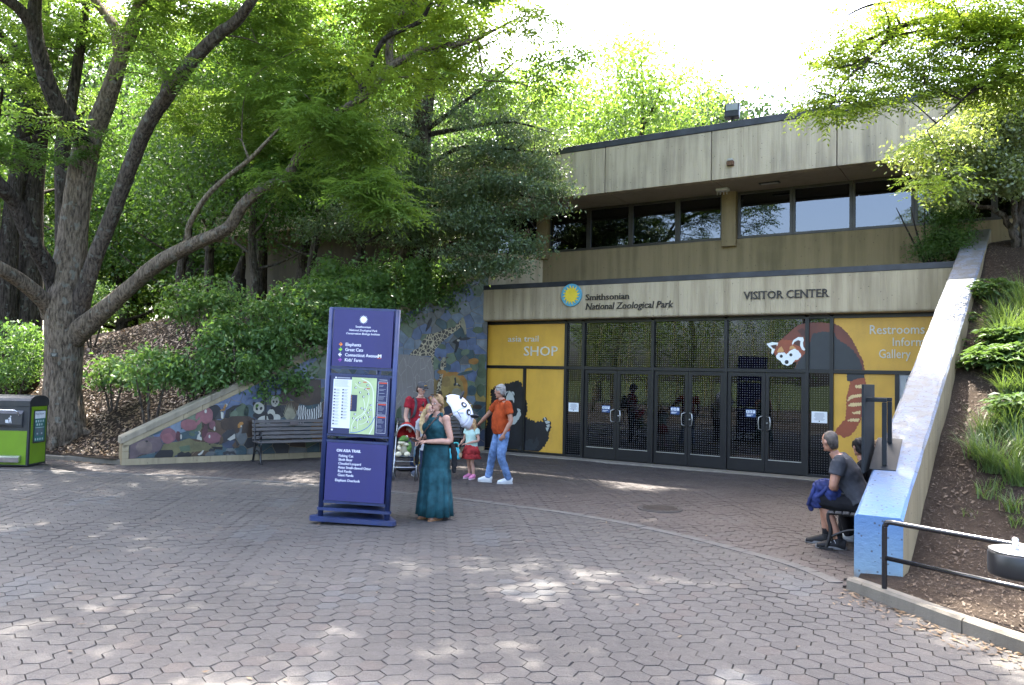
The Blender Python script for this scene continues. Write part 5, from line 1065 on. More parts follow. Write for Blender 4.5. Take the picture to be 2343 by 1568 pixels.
# unseen upper crown, added and spread out to shade the plaza
for c, r, k in (((-8.5, -7.0, 12.5), (4.0, 3.2, 2.2), 34), ((-4.0, -6.2, 12.2), (3.6, 3.0, 1.8), 56), ((-1.2, -5.4, 11.8), (3.0, 2.8, 1.5), 48), ((-5.5, -2.6, 12.6), (3.2, 2.4, 1.8), 34), ((-2.0, -8.2, 11.0), (3.0, 2.2, 1.3), 60), ((-6.0, -10.5, 11.0), (3.8, 2.6, 1.6), 70), ((2.4, -7.2, 12.2), (2.2, 2.2, 1.1), 52), ((4.6, -8.6, 12.4), (1.8, 1.6, 1.0), 30), ((-3.6, -1.2, 12.8), (2.6, 2.2, 1.5), 90), ((-0.6, -1.4, 13.1), (2.6, 2.4, 1.3), 110), ((2.0, -2.6, 13.2), (2.2, 2.4, 1.2), 80), ((0.6, 0.6, 13.6), (2.4, 1.6, 1.2), 60), ((-9.5, -3.5, 12.5), (3.0, 2.6, 1.8), 16)):
    frond_clumps(t, 'leaf_spring', blob_points(c, r, k), 17, 0.55, 9, 0.19, 0.085, True)
t.finish(B_main)
pl = q(124, 812, 16.42); T = thing('tree_label', 'small black name plate on the big tree trunk', 'label plate', tuple(pl), YAW-0.15); mb = MB(); mb.box(-0.085, 0.085, -0.006, 0.006, -0.045, 0.045, bev=0.003); mb.build('plate', mat('plate_black', (0.012, 0.013, 0.012), 0.4), T); mb = MB()
for k in range(3): mb.box(-0.06+0.01*k, 0.06-0.015*k, -0.0085, -0.0062, 0.014-0.02*k, 0.021-0.02*k)
mb.build('text_lines', mat('plate_text', (0.30, 0.32, 0.30), 0.5), T)

# ---------------------------------------------------------------- generic woodland trees
def woodland_tree(name, label, x, y, h, cr, key, seed, tr=0.2, clumps=60, per=90, L=0.15, cb=0.35, group=None, barkm=B_grey, lean=(0, 0), z=None, spread=0.55, upd=0.7):
    global nr; nr = np.random.default_rng(seed); rs = random.Random(seed)
    zb = (zL(x, y) if x < -2.7 else 0.0) if z is None else z
    t = Tree(name, label, (x, y, zb), group)
    top = np.array([x+lean[0]*h, y+lean[1]*h, zb+h*0.92]); P = [np.array([x, y, zb-0.3])]
    for k in range(1, 6): f = k/6; P.append(np.array([x, y, zb]) + (top-np.array([x, y, zb]))*f + np.array([rs.gauss(0, 0.05)*h*0.2, rs.gauss(0, 0.05)*h*0.2, 0]))
    P.append(top); t.limb(P, [tr*1.35, tr, tr*0.85, tr*0.7, tr*0.52, tr*0.34, tr*0.1], barkm, 'trunk', 10, 4)
    cc = np.array([x+lean[0]*h*0.6, y+lean[1]*h*0.6, zb + h*(cb + (1-cb)*0.5)]); rad = np.array([cr, cr, h*(1-cb)*0.5])
    for k in range(9):
        f = cb + (0.9-cb)*k/9*0.9; b = np.array([x, y, zb]) + (top-np.array([x, y, zb]))*f; a = k*2.4 + rs.uniform(-0.4, 0.4); ll = cr*rs.uniform(0.6, 0.95)*(1.1-0.5*k/9)
        e = b + np.array([math.cos(a)*ll, math.sin(a)*ll, ll*rs.uniform(0.25, 0.7)]); mid = (b+e)/2 + np.array([0, 0, -0.06*ll]); t.limb([b, mid, e], [tr*0.42*(1-0.5*k/9), tr*0.26, tr*0.07], barkm, 'limb', 7, 4)
    C = blob_points(cc, rad, clumps)
    for i, p in enumerate(C):
        if i % 2 == 0: t.reach(p, 0.03)
    t.add(key, clump_leaves(C, per, spread, L, L*0.55, upd)); return t.finish(barkm)
G_bg = 'woodland trees behind the bank'
W1 = woodland_tree('woodland_tree', 'leafy tree on the bank crest left of the concrete wing', -13.5, 1.5, 14.5, 3.7, 'leaf_mid', 1, 0.20, 105, 120, 0.19, 0.14, G_bg, spread=0.6)
W2 = woodland_tree('woodland_tree', 'slender leafy tree on the bank just left of the concrete wing wall', -10.2, -1.3, 9.5, 2.5, 'leaf_mid', 2, 0.15, 70, 110, 0.15, 0.24, G_bg, B_grey)
W3 = woodland_tree('woodland_tree', 'sunlit yellow green tree far back behind the bank', -20, 13, 18, 5.0, 'leaf_spring', 3, 0.30, 150, 150, 0.27, 0.08, G_bg, B_dark, spread=0.8)
W4 = woodland_tree('woodland_tree', 'dark trunked conifer at the far left edge behind the big tree', float(dep(58, 700, 19.6)[0]), float(dep(58, 700, 19.6)[1]), 17, 2.4, 'leaf_conifer', 4, 0.30, 34, 60, 0.16, 0.42, G_bg, B_dark, upd=0.2)
def again(src, label, x, y, rz, sc, z=None):
    c = copy_tree(src); c.location = (x, y, zL(x, y) - 0.1 if z is None else z); c.rotation_euler = (0, 0, rz); c.scale = (sc, sc, sc); c['label'] = label; return c
again(W4, 'second dark conifer trunk behind the big tree, nearer the bin', float(dep(22, 700, 19.2)[0]), float(dep(22, 700, 19.2)[1]), 1.9, 0.8); again(W4, 'third dark conifer just outside the left edge', float(dep(-40, 700, 19.0)[0]), float(dep(-40, 700, 19.0)[1]), 3.9, 0.9)
again(W1, 'leafy tree behind the bank above the little shrubs', -16.5, 4.0, 2.0, 1.05); again(W1, 'leafy tree filling the gap right of the big tree trunk', -19.5, 3.2, 4.1, 1.0); again(W1, 'leafy tree deep behind the conifers at the left', -27, 4.5, 0.7, 1.2)
for i, (x, y, rz, sc) in enumerate(((-14.5, 6.5, 0.3, 1.0), (-18.5, 7.5, 1.3, 1.1), (-22.5, 6.0, 2.3, 1.1), (-23.5, 0.5, 3.4, 1.05), (-26.5, 9.0, 4.6, 1.2), (-21.0, 10.5, 5.6, 1.2), (-30.5, 2.0, 0.9, 1.2), (-12.2, 8.5, 2.8, 1.0), (-17.0, 12.5, 4.9, 1.25), (-33, 14, 3.7, 1.3))):
    again(W1, ('leafy tree behind the stump', 'leafy tree behind the leaning grey limb', 'leafy tree seen left of the leaning grey limb', 'leafy tree between the two left conifers', 'taller leafy tree behind the left conifers', 'tall leafy tree in the middle of the wood', 'leafy tree at the far left edge', 'leafy tree over the corner of the concrete wing', 'tallest leafy tree behind the wing roof', 'distant leafy tree behind the left edge')[i], x, y, rz, sc)
for i, (x, y, rz, sc) in enumerate(((-8.9, -2.6, 0.8, 0.80), (-7.3, -1.7, 3.6, 0.82), (-9.6, -0.2, 1.9, 1.05), (-6.6, -0.6, 5.1, 0.9), (-12.9, -0.9, 2.9, 0.95), (-15.0, -0.2, 4.3, 1.0))):
    again(W2, ('small leafy tree low on the bank in front of the wing wall', 'small leafy tree nearest the dark evergreen', 'leafy tree hiding the end of the concrete wing', 'leafy tree pressed against the wing fascia', 'leafy tree on the bank left of the stump', 'leafy tree further left on the bank crest')[i], x, y, rz, sc)
for i, (x, y, rz, sc) in enumerate(((-38, 24, 0.2, 1.3), (-24, 22, 1.2, 1.2), (-50, 8, 2.2, 1.3), (-18, 30, 3.2, 1.3), (-38, -4, 4.2, 1.1), (-30, -2.5, 5.2, 0.95))):
    again(W3, ('tall tree closing the back of the wood', 'tall tree behind the leaning limb far back', 'broad tree at the back left of the wood', 'tall tree behind the concrete wing far back', 'broad tree far left beyond the plaza', 'broad tree left of the conifer trunks')[i], x, y, rz, sc, 0.5)
again(W2, 'thin leafy tree beside the stump on the bank crest', -11.9, 0.3, 2.6, 1.0); again(W2, 'thin leafy tree at the foot of the wing wall', -8.8, -0.6, 5.0, 0.92)
for i, (x, y, rz, sc, z) in enumerate(((-27, 16, 1.0, 1.05, 1.5), (-34, 10, 2.2, 1.1, 1.0), (-14, 20, 3.1, 1.0, 2.5), (-41, 3, 4.0, 1.1, 0.5), (-8, 22, 5.2, 0.95, 3.5), (-30, 26, 0.4, 1.3, 1.0), (-46, 18, 1.7, 1.4, 0.0))):
    again(W3, ('pale sunlit tree showing between the left stems', 'sunlit tree low at the left edge of the wood', 'sunlit tree above the concrete wing roof', 'sunlit tree furthest left beyond the conifers', 'sunlit tree rising behind the wing roof near the dark evergreen', 'tallest sunlit tree deep in the wood', 'sunlit tree far off at the left')[i], x, y, rz, sc, z)
# far trees beyond the roof, duller, less translucent leaves
F1 = woodland_tree('roof_line_tree', 'broad pale green tree behind the roof left of the flood light', 0.2, 32, 14.0, 6.0, 'leaf_pale', 9, 0.40, 260, 240, 0.33, 0.10, 'pale trees beyond the roof', B_grey, z=4.0, spread=0.95)
again(F1, 'pale tree behind the roof touching the dark evergreen crown', -6.5, 30, 2.0, 1.05, 4.0); c = again(F1, 'low pale tree peeping over the roof right of the flood light', 19.0, 52, 3.3, 0.95, 1.5); again(F1, 'pale tree rising highest behind the dark evergreen', -11.5, 34, 4.4, 1.15, 4.0); again(F1, 'low pale tree behind the roof at the right', 30.0, 56, 1.2, 1.0, 1.5)

# ---------------------------------------------------------------- dark evergreen by the building corner
nr = np.random.default_rng(31)
ev = dep(968, 600, 19.0); bx_, by_ = -5.35, -1.65
t = Tree('dark_evergreen_tree', 'dark fine leaved evergreen hanging over the mural and the roof corner', (bx_, by_, zL(bx_, by_)))
def qe(u, v, d=19.6): return dep(u, v, d)
zb = zL(bx_, by_)
t.limb([(bx_, by_, zb-0.3), qe(962, 620), qe(962, 480), qe(966, 390), qe(972, 300), qe(985, 200), qe(1000, 100), qe(1010, -30), qe(1015, -150)], [0.24, 0.20, 0.18, 0.165, 0.15, 0.13, 0.10, 0.07, 0.03], B_grey, 'trunk')
t.limb([(bx_-0.4, by_+0.2, zb-0.3), qe(938, 560, 19.9), qe(942, 440, 19.9), qe(950, 330, 19.9), qe(958, 230, 19.9), qe(950, 110, 20), qe(940, -20, 20)], [0.18, 0.16, 0.14, 0.12, 0.10, 0.07, 0.03], B_grey, 'trunk')
for pts in ([(972, 300), (1040, 250), (1120, 190), (1180, 140)], [(966, 390), (1050, 340), (1150, 340), (1230, 350)], [(964, 430), (1060, 410), (1160, 440), (1260, 460)], [(962, 480), (1040, 470), (1120, 520), (1190, 570)], [(970, 330), (900, 300), (820, 300)], [(964, 420), (880, 410), (800, 440)], [(985, 200), (1060, 130), (1140, 90)], [(1000, 100), (930, 60), (880, 70)], [(962, 520), (1010, 540), (1080, 600)], [(972, 310), (1080, 290), (1170, 280), (1250, 300)], [(962, 500), (900, 520), (830, 560)]):
    t.limb([qe(u, v, 19.6 - 0.55*i) for i, (u, v) in enumerate(pts)], list(np.linspace(0.07, 0.015, len(pts))), B_dark, 'limb', 7)
def leaf_blob(t, key, uv, r, d, k, per, spread, L, Wd, flat=0.5, up=0.7, br=2):
    c = dep(uv[0], uv[1], d); sx, sz_ = r[0]*d/FOC, r[1]*d/FOC; fr = np.array([_r2*sx, _fw*((sx+sz_)*0.5), _u2*sz_]); dd = rand_dirs(k); qq = nr.uniform(0.08, 1.0, (k, 1))**0.5; C = c + (dd*qq)@fr
    for i, p in enumerate(C):
        if br and i % br == 0: t.reach(p, 0.016)
    t.add(key, clump_leaves(C, per, spread, L, Wd, up, flat))
for uv, r, d, k, per in (((1000, 300), (140, 110), 19.4, 60, 110), ((1120, 290), (110, 80), 18.8, 40, 110), ((1080, 180), (110, 70), 19.2, 36, 100), ((1180, 420), (110, 36), 17.9, 36, 120), ((1090, 440), (100, 45), 18.2, 36, 120), ((1110, 520), (80, 45), 17.7, 40, 130), ((1030, 510), (90, 45), 18.2, 30, 120), ((1190, 560), (45, 30), 17.3, 12, 110), ((1160, 610), (55, 28), 17.2, 14, 100), ((900, 440), (90, 60), 18.9, 30, 110), ((880, 330), (90, 60), 19.3, 28, 100), ((980, 90), (110, 70), 19.8, 30, 100), ((1230, 480), (50, 22), 17.4, 10, 110), ((1100, 370), (70, 40), 18.6, 18, 110), ((1240, 330), (60, 40), 18.4, 14, 90), ((1240, 380), (40, 30), 18.0, 10, 90), ((930, 520), (90, 50), 18.6, 30, 120), ((1060, 600), (80, 40), 17.6, 24, 120), ((1000, 420), (100, 60), 18.8, 36, 110), ((1180, 350), (90, 50), 18.4, 30, 100), ((850, 520), (60, 40), 18.8, 16, 110), ((800, 470), (80, 45), 18.9, 22, 110), ((740, 520), (70, 40), 19.2, 16, 100), ((1270, 440), (45, 18), 17.3, 9, 110)):
    leaf_blob(t, 'leaf_dark', uv, r, d, int(k*0.8), per, 0.23, 0.085, 0.042, 0.28)
t.finish(B_dark)

# ---------------------------------------------------------------- shrubs on the left bank
nr = np.random.default_rng(41)
def behind(u, v, off):
    a = np.array(MUR_A) - MUR_N*off; b = np.array(MUR_B) - MUR_N*off; p = onpl(u, v, a, b); return float((p - CAM)@_fw)
def shrub(name, label, uv, d, r, k, per, key, L=0.125, spread=0.15, group='leafy shrubs on the wooded bank', stems=5, ground=None):
    if d < 3: d = behind(uv[0], uv[1], d)
    c = dep(uv[0], uv[1], d); rr_ = (r[0]*d/FOC, r[1]*d/FOC); x, y = float(c[0]), float(c[1]); zb = (zL if ground is None else ground)(x, y)
    t = Tree(name, label, (x, y, zb), group, 'shrub')
    for i in range(stems):
        a = i*6.283/stems + 0.4; e = c + np.array([math.cos(a)*rr_[0]*0.6, math.sin(a)*rr_[0]*0.6, rr_[1]*0.3]); t.limb([(x + 0.05*math.cos(a), y + 0.05*math.sin(a), zb-0.08), (np.array([x, y, zb])*0.5 + e*0.5) + np.array([0, 0, -0.05]), e], [0.028, 0.02, 0.008], B_grey, 'stem', 6, 4)
    d_ = rand_dirs(k); qq = nr.uniform(0.1, 1.0, (k, 1))**0.45; C = c + (d_*qq)*np.array([rr_[0], rr_[0], rr_[1]])
    C[:, 2] = np.maximum(C[:, 2], [zL(p[0], p[1])+0.15 if ground is None else ground(p[0], p[1])+0.1 for p in C])
    for i, p in enumerate(C):
        if i % 2 == 0: t.reach(p, 0.012)
    t.add(key, clump_leaves(C, per, spread, L, L*0.45, 0.8, 0.6)); t.finish(B_grey, 'foliage')
for uv, d, r, k, per, lb in (((262, 850), 17.6, (58, 42), 20, 60, 'small bright shrub right of the big tree trunk'), ((350, 845), 0.75, (72, 50), 30, 60, 'bright shrub just above the low end of the mural wall'), ((470, 690), 1.9, (110, 55), 44, 60, 'loose spreading shrub halfway up the bank'), ((545, 800), 0.30, (95, 78), 56, 70, 'leafy shrub leaning over the coping above the painted pandas'), ((660, 750), 0.25, (105, 95), 70, 75, 'dense shrub behind the bench left of the blue sign'), ((800, 735), 0.25, (115, 110), 90, 75, 'dense shrub directly behind the blue sign top'), ((780, 640), 1.5, (90, 55), 44, 70, 'shrub on the upper bank below the wing wall'), ((905, 660), 0.3, (105, 78), 60, 75, 'dark shrub above the giraffe in the mural'), ((1000, 650), 0.3, (80, 60), 44, 75, 'shrub spilling over the mural top beside the building corner'), ((630, 870), 0.22, (70, 48), 30, 60, 'low shrub hanging over the mural near the bench'), ((455, 850), 0.5, (70, 44), 26, 60, 'shrub tips spilling over the coping above the painted flamingos')):
    shrub('leafy_shrub', lb, uv, d, r, k, per, 'leaf_shrub')
shrub('leafy_shrub', 'glossy shrub at the left edge behind the green bin', (30, 810), 18.0, (95, 75), 54, 70, 'leaf_shrub', 0.11); shrub('leafy_shrub', 'dim shrub far left behind the bin shrub', (-60, 760), 20.0, (100, 80), 44, 70, 'leaf_shrub', 0.11)
shrub('leafy_shrub', 'low green bush on the bank behind the big trunk', (215, 690), 22.5, (70, 40), 24, 60, 'leaf_shrub', 0.12)
# stump on the crest
sp_ = dep(540, 655, 23.0); zs = zL(sp_[0], sp_[1]); T = thing('tree_stump', 'dark broken stump standing on the bank crest', 'stump', (sp_[0], sp_[1], zs)); mb = MB(); P = [(0, 0, -0.2), (0, 0, 0.05), (0.02, 0, 0.4), (0.0, 0.03, 0.9)]; mb.tube(P, [0.5, 0.38, 0.27, 0.25], 14); mb.build('bole', B_dark, T)
mb = MB(); mb.tube([(0.05, 0, 0.85), (0.15, 0.05, 1.3), (0.3, 0, 1.7)], [0.2, 0.12, 0.03], 8); mb.build('broken_stem', B_dark, T)

# ---------------------------------------------------------------- right side: overhanging pinnate tree, glossy shrub tree, yew, bank plants
nr = np.random.default_rng(51)
rx, ry = 12.6, -4.2
t = Tree('overhanging_pinnate_tree', 'yellow green feathery tree reaching in from the top right', (rx, ry, zR(rx, ry)))
t.limb([(rx, ry, zR(rx, ry)-0.3), (12.5, -4.4, 4.5), (12.2, -4.6, 6.5), (11.6, -4.8, 8.4), (11, -5, 10)], [0.26, 0.22, 0.19, 0.14, 0.06], B_grey, 'trunk')
def qr(u, v, d): return dep(u, v, d)
for pts, rad in (([(12.3, -4.5, 6.0), qr(2500, 120, 10.5), qr(2342, 75, 10.6), qr(2200, 40, 10.7), qr(2060, 60, 10.8), qr(1950, 110, 10.9)], [0.13, 0.10, 0.08, 0.06, 0.035, 0.012]), ([qr(2342, 75, 10.6), qr(2280, 150, 10.2), qr(2200, 230, 10.0), qr(2120, 300, 9.9)], [0.026, 0.02, 0.014, 0.006]), ([qr(2200, 40, 10.7), qr(2120, 5, 10.8), qr(2000, 10, 11), qr(1930, 40, 11)], [0.04, 0.03, 0.02, 0.01]), ([qr(2060, 60, 10.8), qr(1990, 130, 10.6), qr(1930, 190, 10.4), qr(1895, 250, 10.3)], [0.03, 0.022, 0.016, 0.008]), ([(12.0, -4.7, 7.0), qr(2450, -80, 10), qr(2300, -90, 10), qr(2150, -60, 10)], [0.10, 0.07, 0.05, 0.02])):
    t.limb(pts, rad, B_dark, 'limb', 8)
for uv, r, d, k, per in (((2080, 50), (150, 60), 10.8, 26, 16), ((1960, 120), (95, 70), 10.8, 20, 15), ((1890, 200), (55, 50), 10.6, 9, 14), ((2230, 110), (130, 70), 10.4, 24, 16), ((2120, 170), (100, 50), 10.4, 16, 15), ((2290, 200), (80, 50), 10.0, 12, 15), ((2020, 230), (80, 40), 10.4, 10, 14), ((1898, 262), (22, 20), 10.2, 3, 12), ((2140, 400), (26, 45), 9.6, 4, 13), ((2120, 330), (28, 24), 9.8, 3, 12), ((2230, -60), (200, 60), 10.0, 16, 16), ((2450, 40), (120, 120), 10.0, 22, 18), ((2290, 60), (90, 60), 10.2, 16, 16), ((2330, 150), (60, 60), 9.8, 10, 15), ((2180, 60), (90, 50), 10.6, 10, 14)):
    frond_blob(t, 'leaf_lime', uv, r, d, k, per, 0.30, 11, 0.072, 0.030)
t.finish(B_dark)
gx, gy = 8.75, 0.2
t = Tree('glossy_shrub_tree', 'broad glossy leaved shrub tree with gnarled stems above the ramp wall', (gx, gy, zR(gx, gy)))
for pts in ([(gx, gy, zR(gx, gy)-0.2), qr(2318, 540, 14.3), qr(2322, 480, 14.2), qr(2290, 420, 13.9), qr(2240, 350, 13.6), qr(2180, 310, 13.3)], [(gx, gy, zR(gx, gy)-0.2), qr(2312, 520, 14.4), qr(2275, 480, 14.4), qr(2230, 470, 14.3), qr(2190, 440, 14.2)], [(gx+0.1, gy, zR(gx, gy)-0.2), qr(2335, 500, 14.3), qr(2342, 400, 14.0), qr(2320, 300, 13.6), qr(2330, 220, 13.2)], [qr(2290, 420, 13.9), qr(2310, 340, 13.4), qr(2270, 260, 13)]):
    t.limb(pts, list(np.linspace(0.075, 0.018, len(pts))), B_grey, 'stem', 8, 5, 0.5)
for uv, r, d, k, per in (((2270, 300), (85, 85), 13.3, 56, 120), ((2180, 340), (75, 60), 13.1, 40, 120), ((2320, 230), (70, 60), 13.2, 34, 120), ((2290, 400), (80, 40), 13.2, 34, 120), ((2140, 400), (45, 36), 12.9, 14, 110), ((2180, 445), (40, 20), 12.8, 9, 100), ((2080, 355), (32, 8), 12.9, 4, 80), ((2430, 320), (100, 110), 13.6, 40, 110)):
    leaf_blob(t, 'leaf_gloss', uv, r, d, int(k*1.25), per, 0.14, 0.075, 0.042, 0.7, 0.5)
t.finish(B_grey)
t = Tree('dark_yew_bush', 'dark green feathery bush between the ramp wall and the upper windows', (7.25, 0.35, 4.2), None, 'shrub')
for a in range(5): t.limb([(7.25+0.05*a, 0.35, 4.15), (7.2+0.1*(a-2), 0.3, 4.7), (7.2+0.25*(a-2), 0.2, 5.4)], [0.03, 0.02, 0.008], B_dark, 'stem', 6)
for uv, r, d, k, per in (((2160, 500), (55, 60), 14.9, 40, 120), ((2130, 565), (40, 32), 14.9, 18, 110), ((2180, 560), (35, 40), 14.7, 16, 110)): leaf_blob(t, 'leaf_mid', uv, r, d, k, per, 0.11, 0.06, 0.022, 0.7, 0.4, 3)
t.finish(B_dark, 'foliage')
# grasses and leafy perennials on the right bank
leafmat('leaf_grass', (0.042, 0.080, 0.022), (0.115, 0.165, 0.050), 0.30, 0.4, 0.4); leafmat('leaf_perennial', (0.035, 0.075, 0.024), (0.085, 0.14, 0.048), 0.28, 0.4, 0.4)
def grass_clump(label, x, y, n, L, key='leaf_grass', Wd=0.014, name='grass_clump'):
    t = thing(name, label, 'plant', (x, y, zR(x, y)), 0, 'plants on the mulched bank'); V = []; F = []; rs = random.Random(int(x*100+y*37))
    for i in range(n):
        a = rs.uniform(0, 6.283); l = L*rs.uniform(0.6, 1.15); lean = rs.uniform(0.25, 0.95); w = Wd*rs.uniform(0.7, 1.2); b = len(V); bx = rs.gauss(0, 0.05); by = rs.gauss(0, 0.05); sx, sy = -math.sin(a)*w/2, math.cos(a)*w/2
        for k in range(5):
            f = k/4; r = l*lean*f*(0.5+0.5*f); z = l*(f*1.0 - 0.55*lean*f*f); ww = 1-f*0.9
            V += [(bx+math.cos(a)*r+sx*ww, by+math.sin(a)*r+sy*ww, z-0.02), (bx+math.cos(a)*r-sx*ww, by+math.sin(a)*r-sy*ww, z-0.02)]
        F += [(b+2*k, b+2*k+1, b+2*k+3, b+2*k+2) for k in range(4)]
    obj_from('blades', mesh_np('blades', np.array(V), np.array(F), MATS[key]), t)
def onbank(u, v):
    d = ray(u, v); tt = 4.0
    for k in range(700):
        p = CAM + d*tt
        if p[2] <= zR(p[0], p[1]): break
        tt += 0.02
    return float(p[0]), float(p[1])
for (u, v, n, L, lb) in ((2270, 1080, 170, 0.62, 'big arching grass clump above the drinking fountain'), (2325, 1110, 150, 0.58, 'arching grass clump at the right edge of the picture'), (2235, 1050, 90, 0.5, 'grass clump on the left of the bank planting'), (2310, 1000, 150, 0.6, 'upright grass clump behind the arching ones'), (2252, 1140, 40, 0.24, 'small grass tuft on bare mulch below the planting'), (2320, 1170, 60, 0.3, 'low grass tuft at the right edge over the fountain'), (2330, 1205, 40, 0.2, 'tiny grass tuft just above the handrail'), (2300, 800, 200, 0.75, 'tall sunlit grass clump high on the bank'), (2338, 720, 200, 0.8, 'sunlit grass clump highest at the right edge'), (2285, 740, 120, 0.6, 'sunlit grass clump near the leafy perennials'), (2300, 1262, 16, 0.16, 'sprig of grass at the fountain bowl'), (2255, 1000, 110, 0.5, 'grass clump left of the upright one'), (2342, 1050, 140, 0.6, 'grass clump cut by the right edge, middle of the bank'), (2318, 770, 160, 0.65, 'sunlit grass between the two highest clumps'), (2342, 790, 160, 0.7, 'sunlit grass cut by the right edge'), (2300, 905, 90, 0.45, 'grass sprouting through the leafy perennials'), (2342, 905, 100, 0.5, 'grass behind the perennials at the right edge'), (2275, 1120, 30, 0.2, 'thin seedling grass under the arching clump'), (2210, 1180, 12, 0.12, 'lone sprout in the mulch near the ramp wall')):
    x, y = onbank(u, v); grass_clump(lb, x, y, n, L)
def perennial(label, u, v, n, h, L, key='leaf_perennial'):
    x, y = onbank(u, v); t = Tree('leafy_perennial', label, (x, y, zR(x, y)), 'plants on the mulched bank', 'plant'); z = zR(x, y)
    for i in range(n):
        a = i*2.4; rr_ = 0.05 + 0.30*math.sqrt(i/n); e = (x+math.cos(a)*rr_, y+math.sin(a)*rr_, z+h*(1-0.4*i/n)*nr.uniform(0.8, 1.1)); t.limb([(x+0.3*(e[0]-x), y+0.3*(e[1]-y), z-0.03), ((x+e[0])/2, (y+e[1])/2, z+h*0.5), e], [0.007, 0.006, 0.004], MATS[key], 'stem', 5, 3)
        m = 8; aa = np.linspace(0, 6.283, m, endpoint=False) + nr.uniform(0, 1); D = unit(np.stack([np.cos(aa), np.sin(aa), np.full(m, 0.05)], 1)); N = np.tile(np.array([[0, 0, 1.0]]), (m, 1)); t.add(key, leaf_quads(np.tile(np.array(e), (m, 1)) + nr.normal(size=(m, 3))*0.012, D, unit(N + nr.normal(size=(m, 3))*0.2), L*nr.uniform(0.8, 1.2, m), L*0.42, 0.05, 0.25))
        D2 = D.copy(); t.add(key, leaf_quads(np.tile(np.array(e) - np.array([0, 0, 0.09]), (m, 1)), unit(D2 + nr.normal(size=(m, 3))*0.3), unit(N + nr.normal(size=(m, 3))*0.2), L*nr.uniform(0.8, 1.2, m), L*0.42, 0.05, 0.25))
    t.finish(MATS[key], 'foliage')
perennial('leafy perennial with star shaped leaf whorls beside the ramp wall', 2272, 855, 26, 0.34, 0.15); perennial('second leafy perennial at the right edge above the grasses', 2335, 850, 26, 0.36, 0.15); perennial('leafy perennial lower right between the grass clumps', 2335, 960, 22, 0.30, 0.14); perennial('small seedling growing beside the ramp wall', 2212, 735, 7, 0.14, 0.10); perennial('tiny seedling low beside the ramp wall', 2196, 790, 5, 0.10, 0.08)
perennial('leafy perennial tucked among the upper grasses', 2300, 800, 24, 0.32, 0.14); perennial('leafy perennial cut by the right edge below the tall grass', 2345, 810, 24, 0.34, 0.15); perennial('leafy perennial between the two star leaved ones', 2305, 860, 24, 0.33, 0.14)
perennial('sunlit leafy perennial high on the bank', 2275, 690, 22, 0.35, 0.14)

# ---------------------------------------------------------------- trees and bamboo across the plaza (seen in the glass)
nr = np.random.default_rng(61)
leafmat('leaf_bamboo', (0.07, 0.12, 0.025), (0.16, 0.20, 0.05), 0.4)
W5 = woodland_tree('street_tree', 'rounded green tree across the plaza mirrored in the upper windows', -9.0, -33.0, 11.0, 3.4, 'leaf_spring', 71, 0.22, 60, 90, 0.22, 0.25, 'trees across the plaza', z=0.0, spread=0.7)
for i, (x, y, rz, sc) in enumerate(((-16.5, -38, 1.0, 1.2), (-2.5, -37, 2.0, 0.85), (-24, -30, 3.0, 1.1), (-22, -46, 4.0, 1.5), (1, -50, 5.0, 1.2))):
    again(W5, ('tall tree across the plaza left of the rounded one', 'smaller tree across the plaza right of the rounded one', 'tree across the plaza furthest left', 'tallest tree across the plaza behind the others', 'tree across the plaza furthest back to the right')[i], x, y, rz, sc, 0.0)
M_cane = mat('bamboo_cane', (0.36, 0.33, 0.16), 0.5, 0.2, 3.0)
cane = thing('bamboo_culm', 'bamboo culm in the grove across the plaza', 'bamboo', (0, -26, 0), 0, 'bamboo grove across the plaza')
mb = MB(); mb.tube([(0, 0, -0.05), (0.02, 0, 1.5), (0.08, 0.02, 3.2), (0.25, 0.05, 5.0), (0.6, 0.1, 6.2)], [0.026, 0.024, 0.02, 0.014, 0.004], 7); mb.build('cane', M_cane, cane)
C = np.stack([np.linspace(0.02, 0.6, 16)+nr.normal(size=16)*0.22, nr.normal(size=16)*0.22, np.linspace(1.6, 6.0, 16)], 1); obj_from('leaves', as_mesh('leaves', clump_leaves(C, 34, 0.24, 0.17, 0.028, 0.4, 0.8), MATS['leaf_bamboo']), cane)
cane.location = (-7.6, -22.4, 0); rs = random.Random(9)
for i in range(64):
    c = copy_tree(cane); c.location = (rs.uniform(-13.5, -0.5), rs.uniform(-25.5, -21.8), -0.02); c.rotation_euler = (rs.gauss(0, 0.05), rs.gauss(0, 0.05), rs.uniform(0, 6.28)); s = rs.uniform(0.75, 1.15); c.scale = (s, s, s)
# ================================================================== STREET FURNITURE
XZ = Matrix(((1, 0, 0, 0), (0, 0, -1, 0), (0, 1, 0, 0), (0, 0, 0, 1)))     # text (x, up, out) -> local (x, -y front, z)
def TXT(x, z, y): return Matrix.Translation((x, y, z)) @ XZ
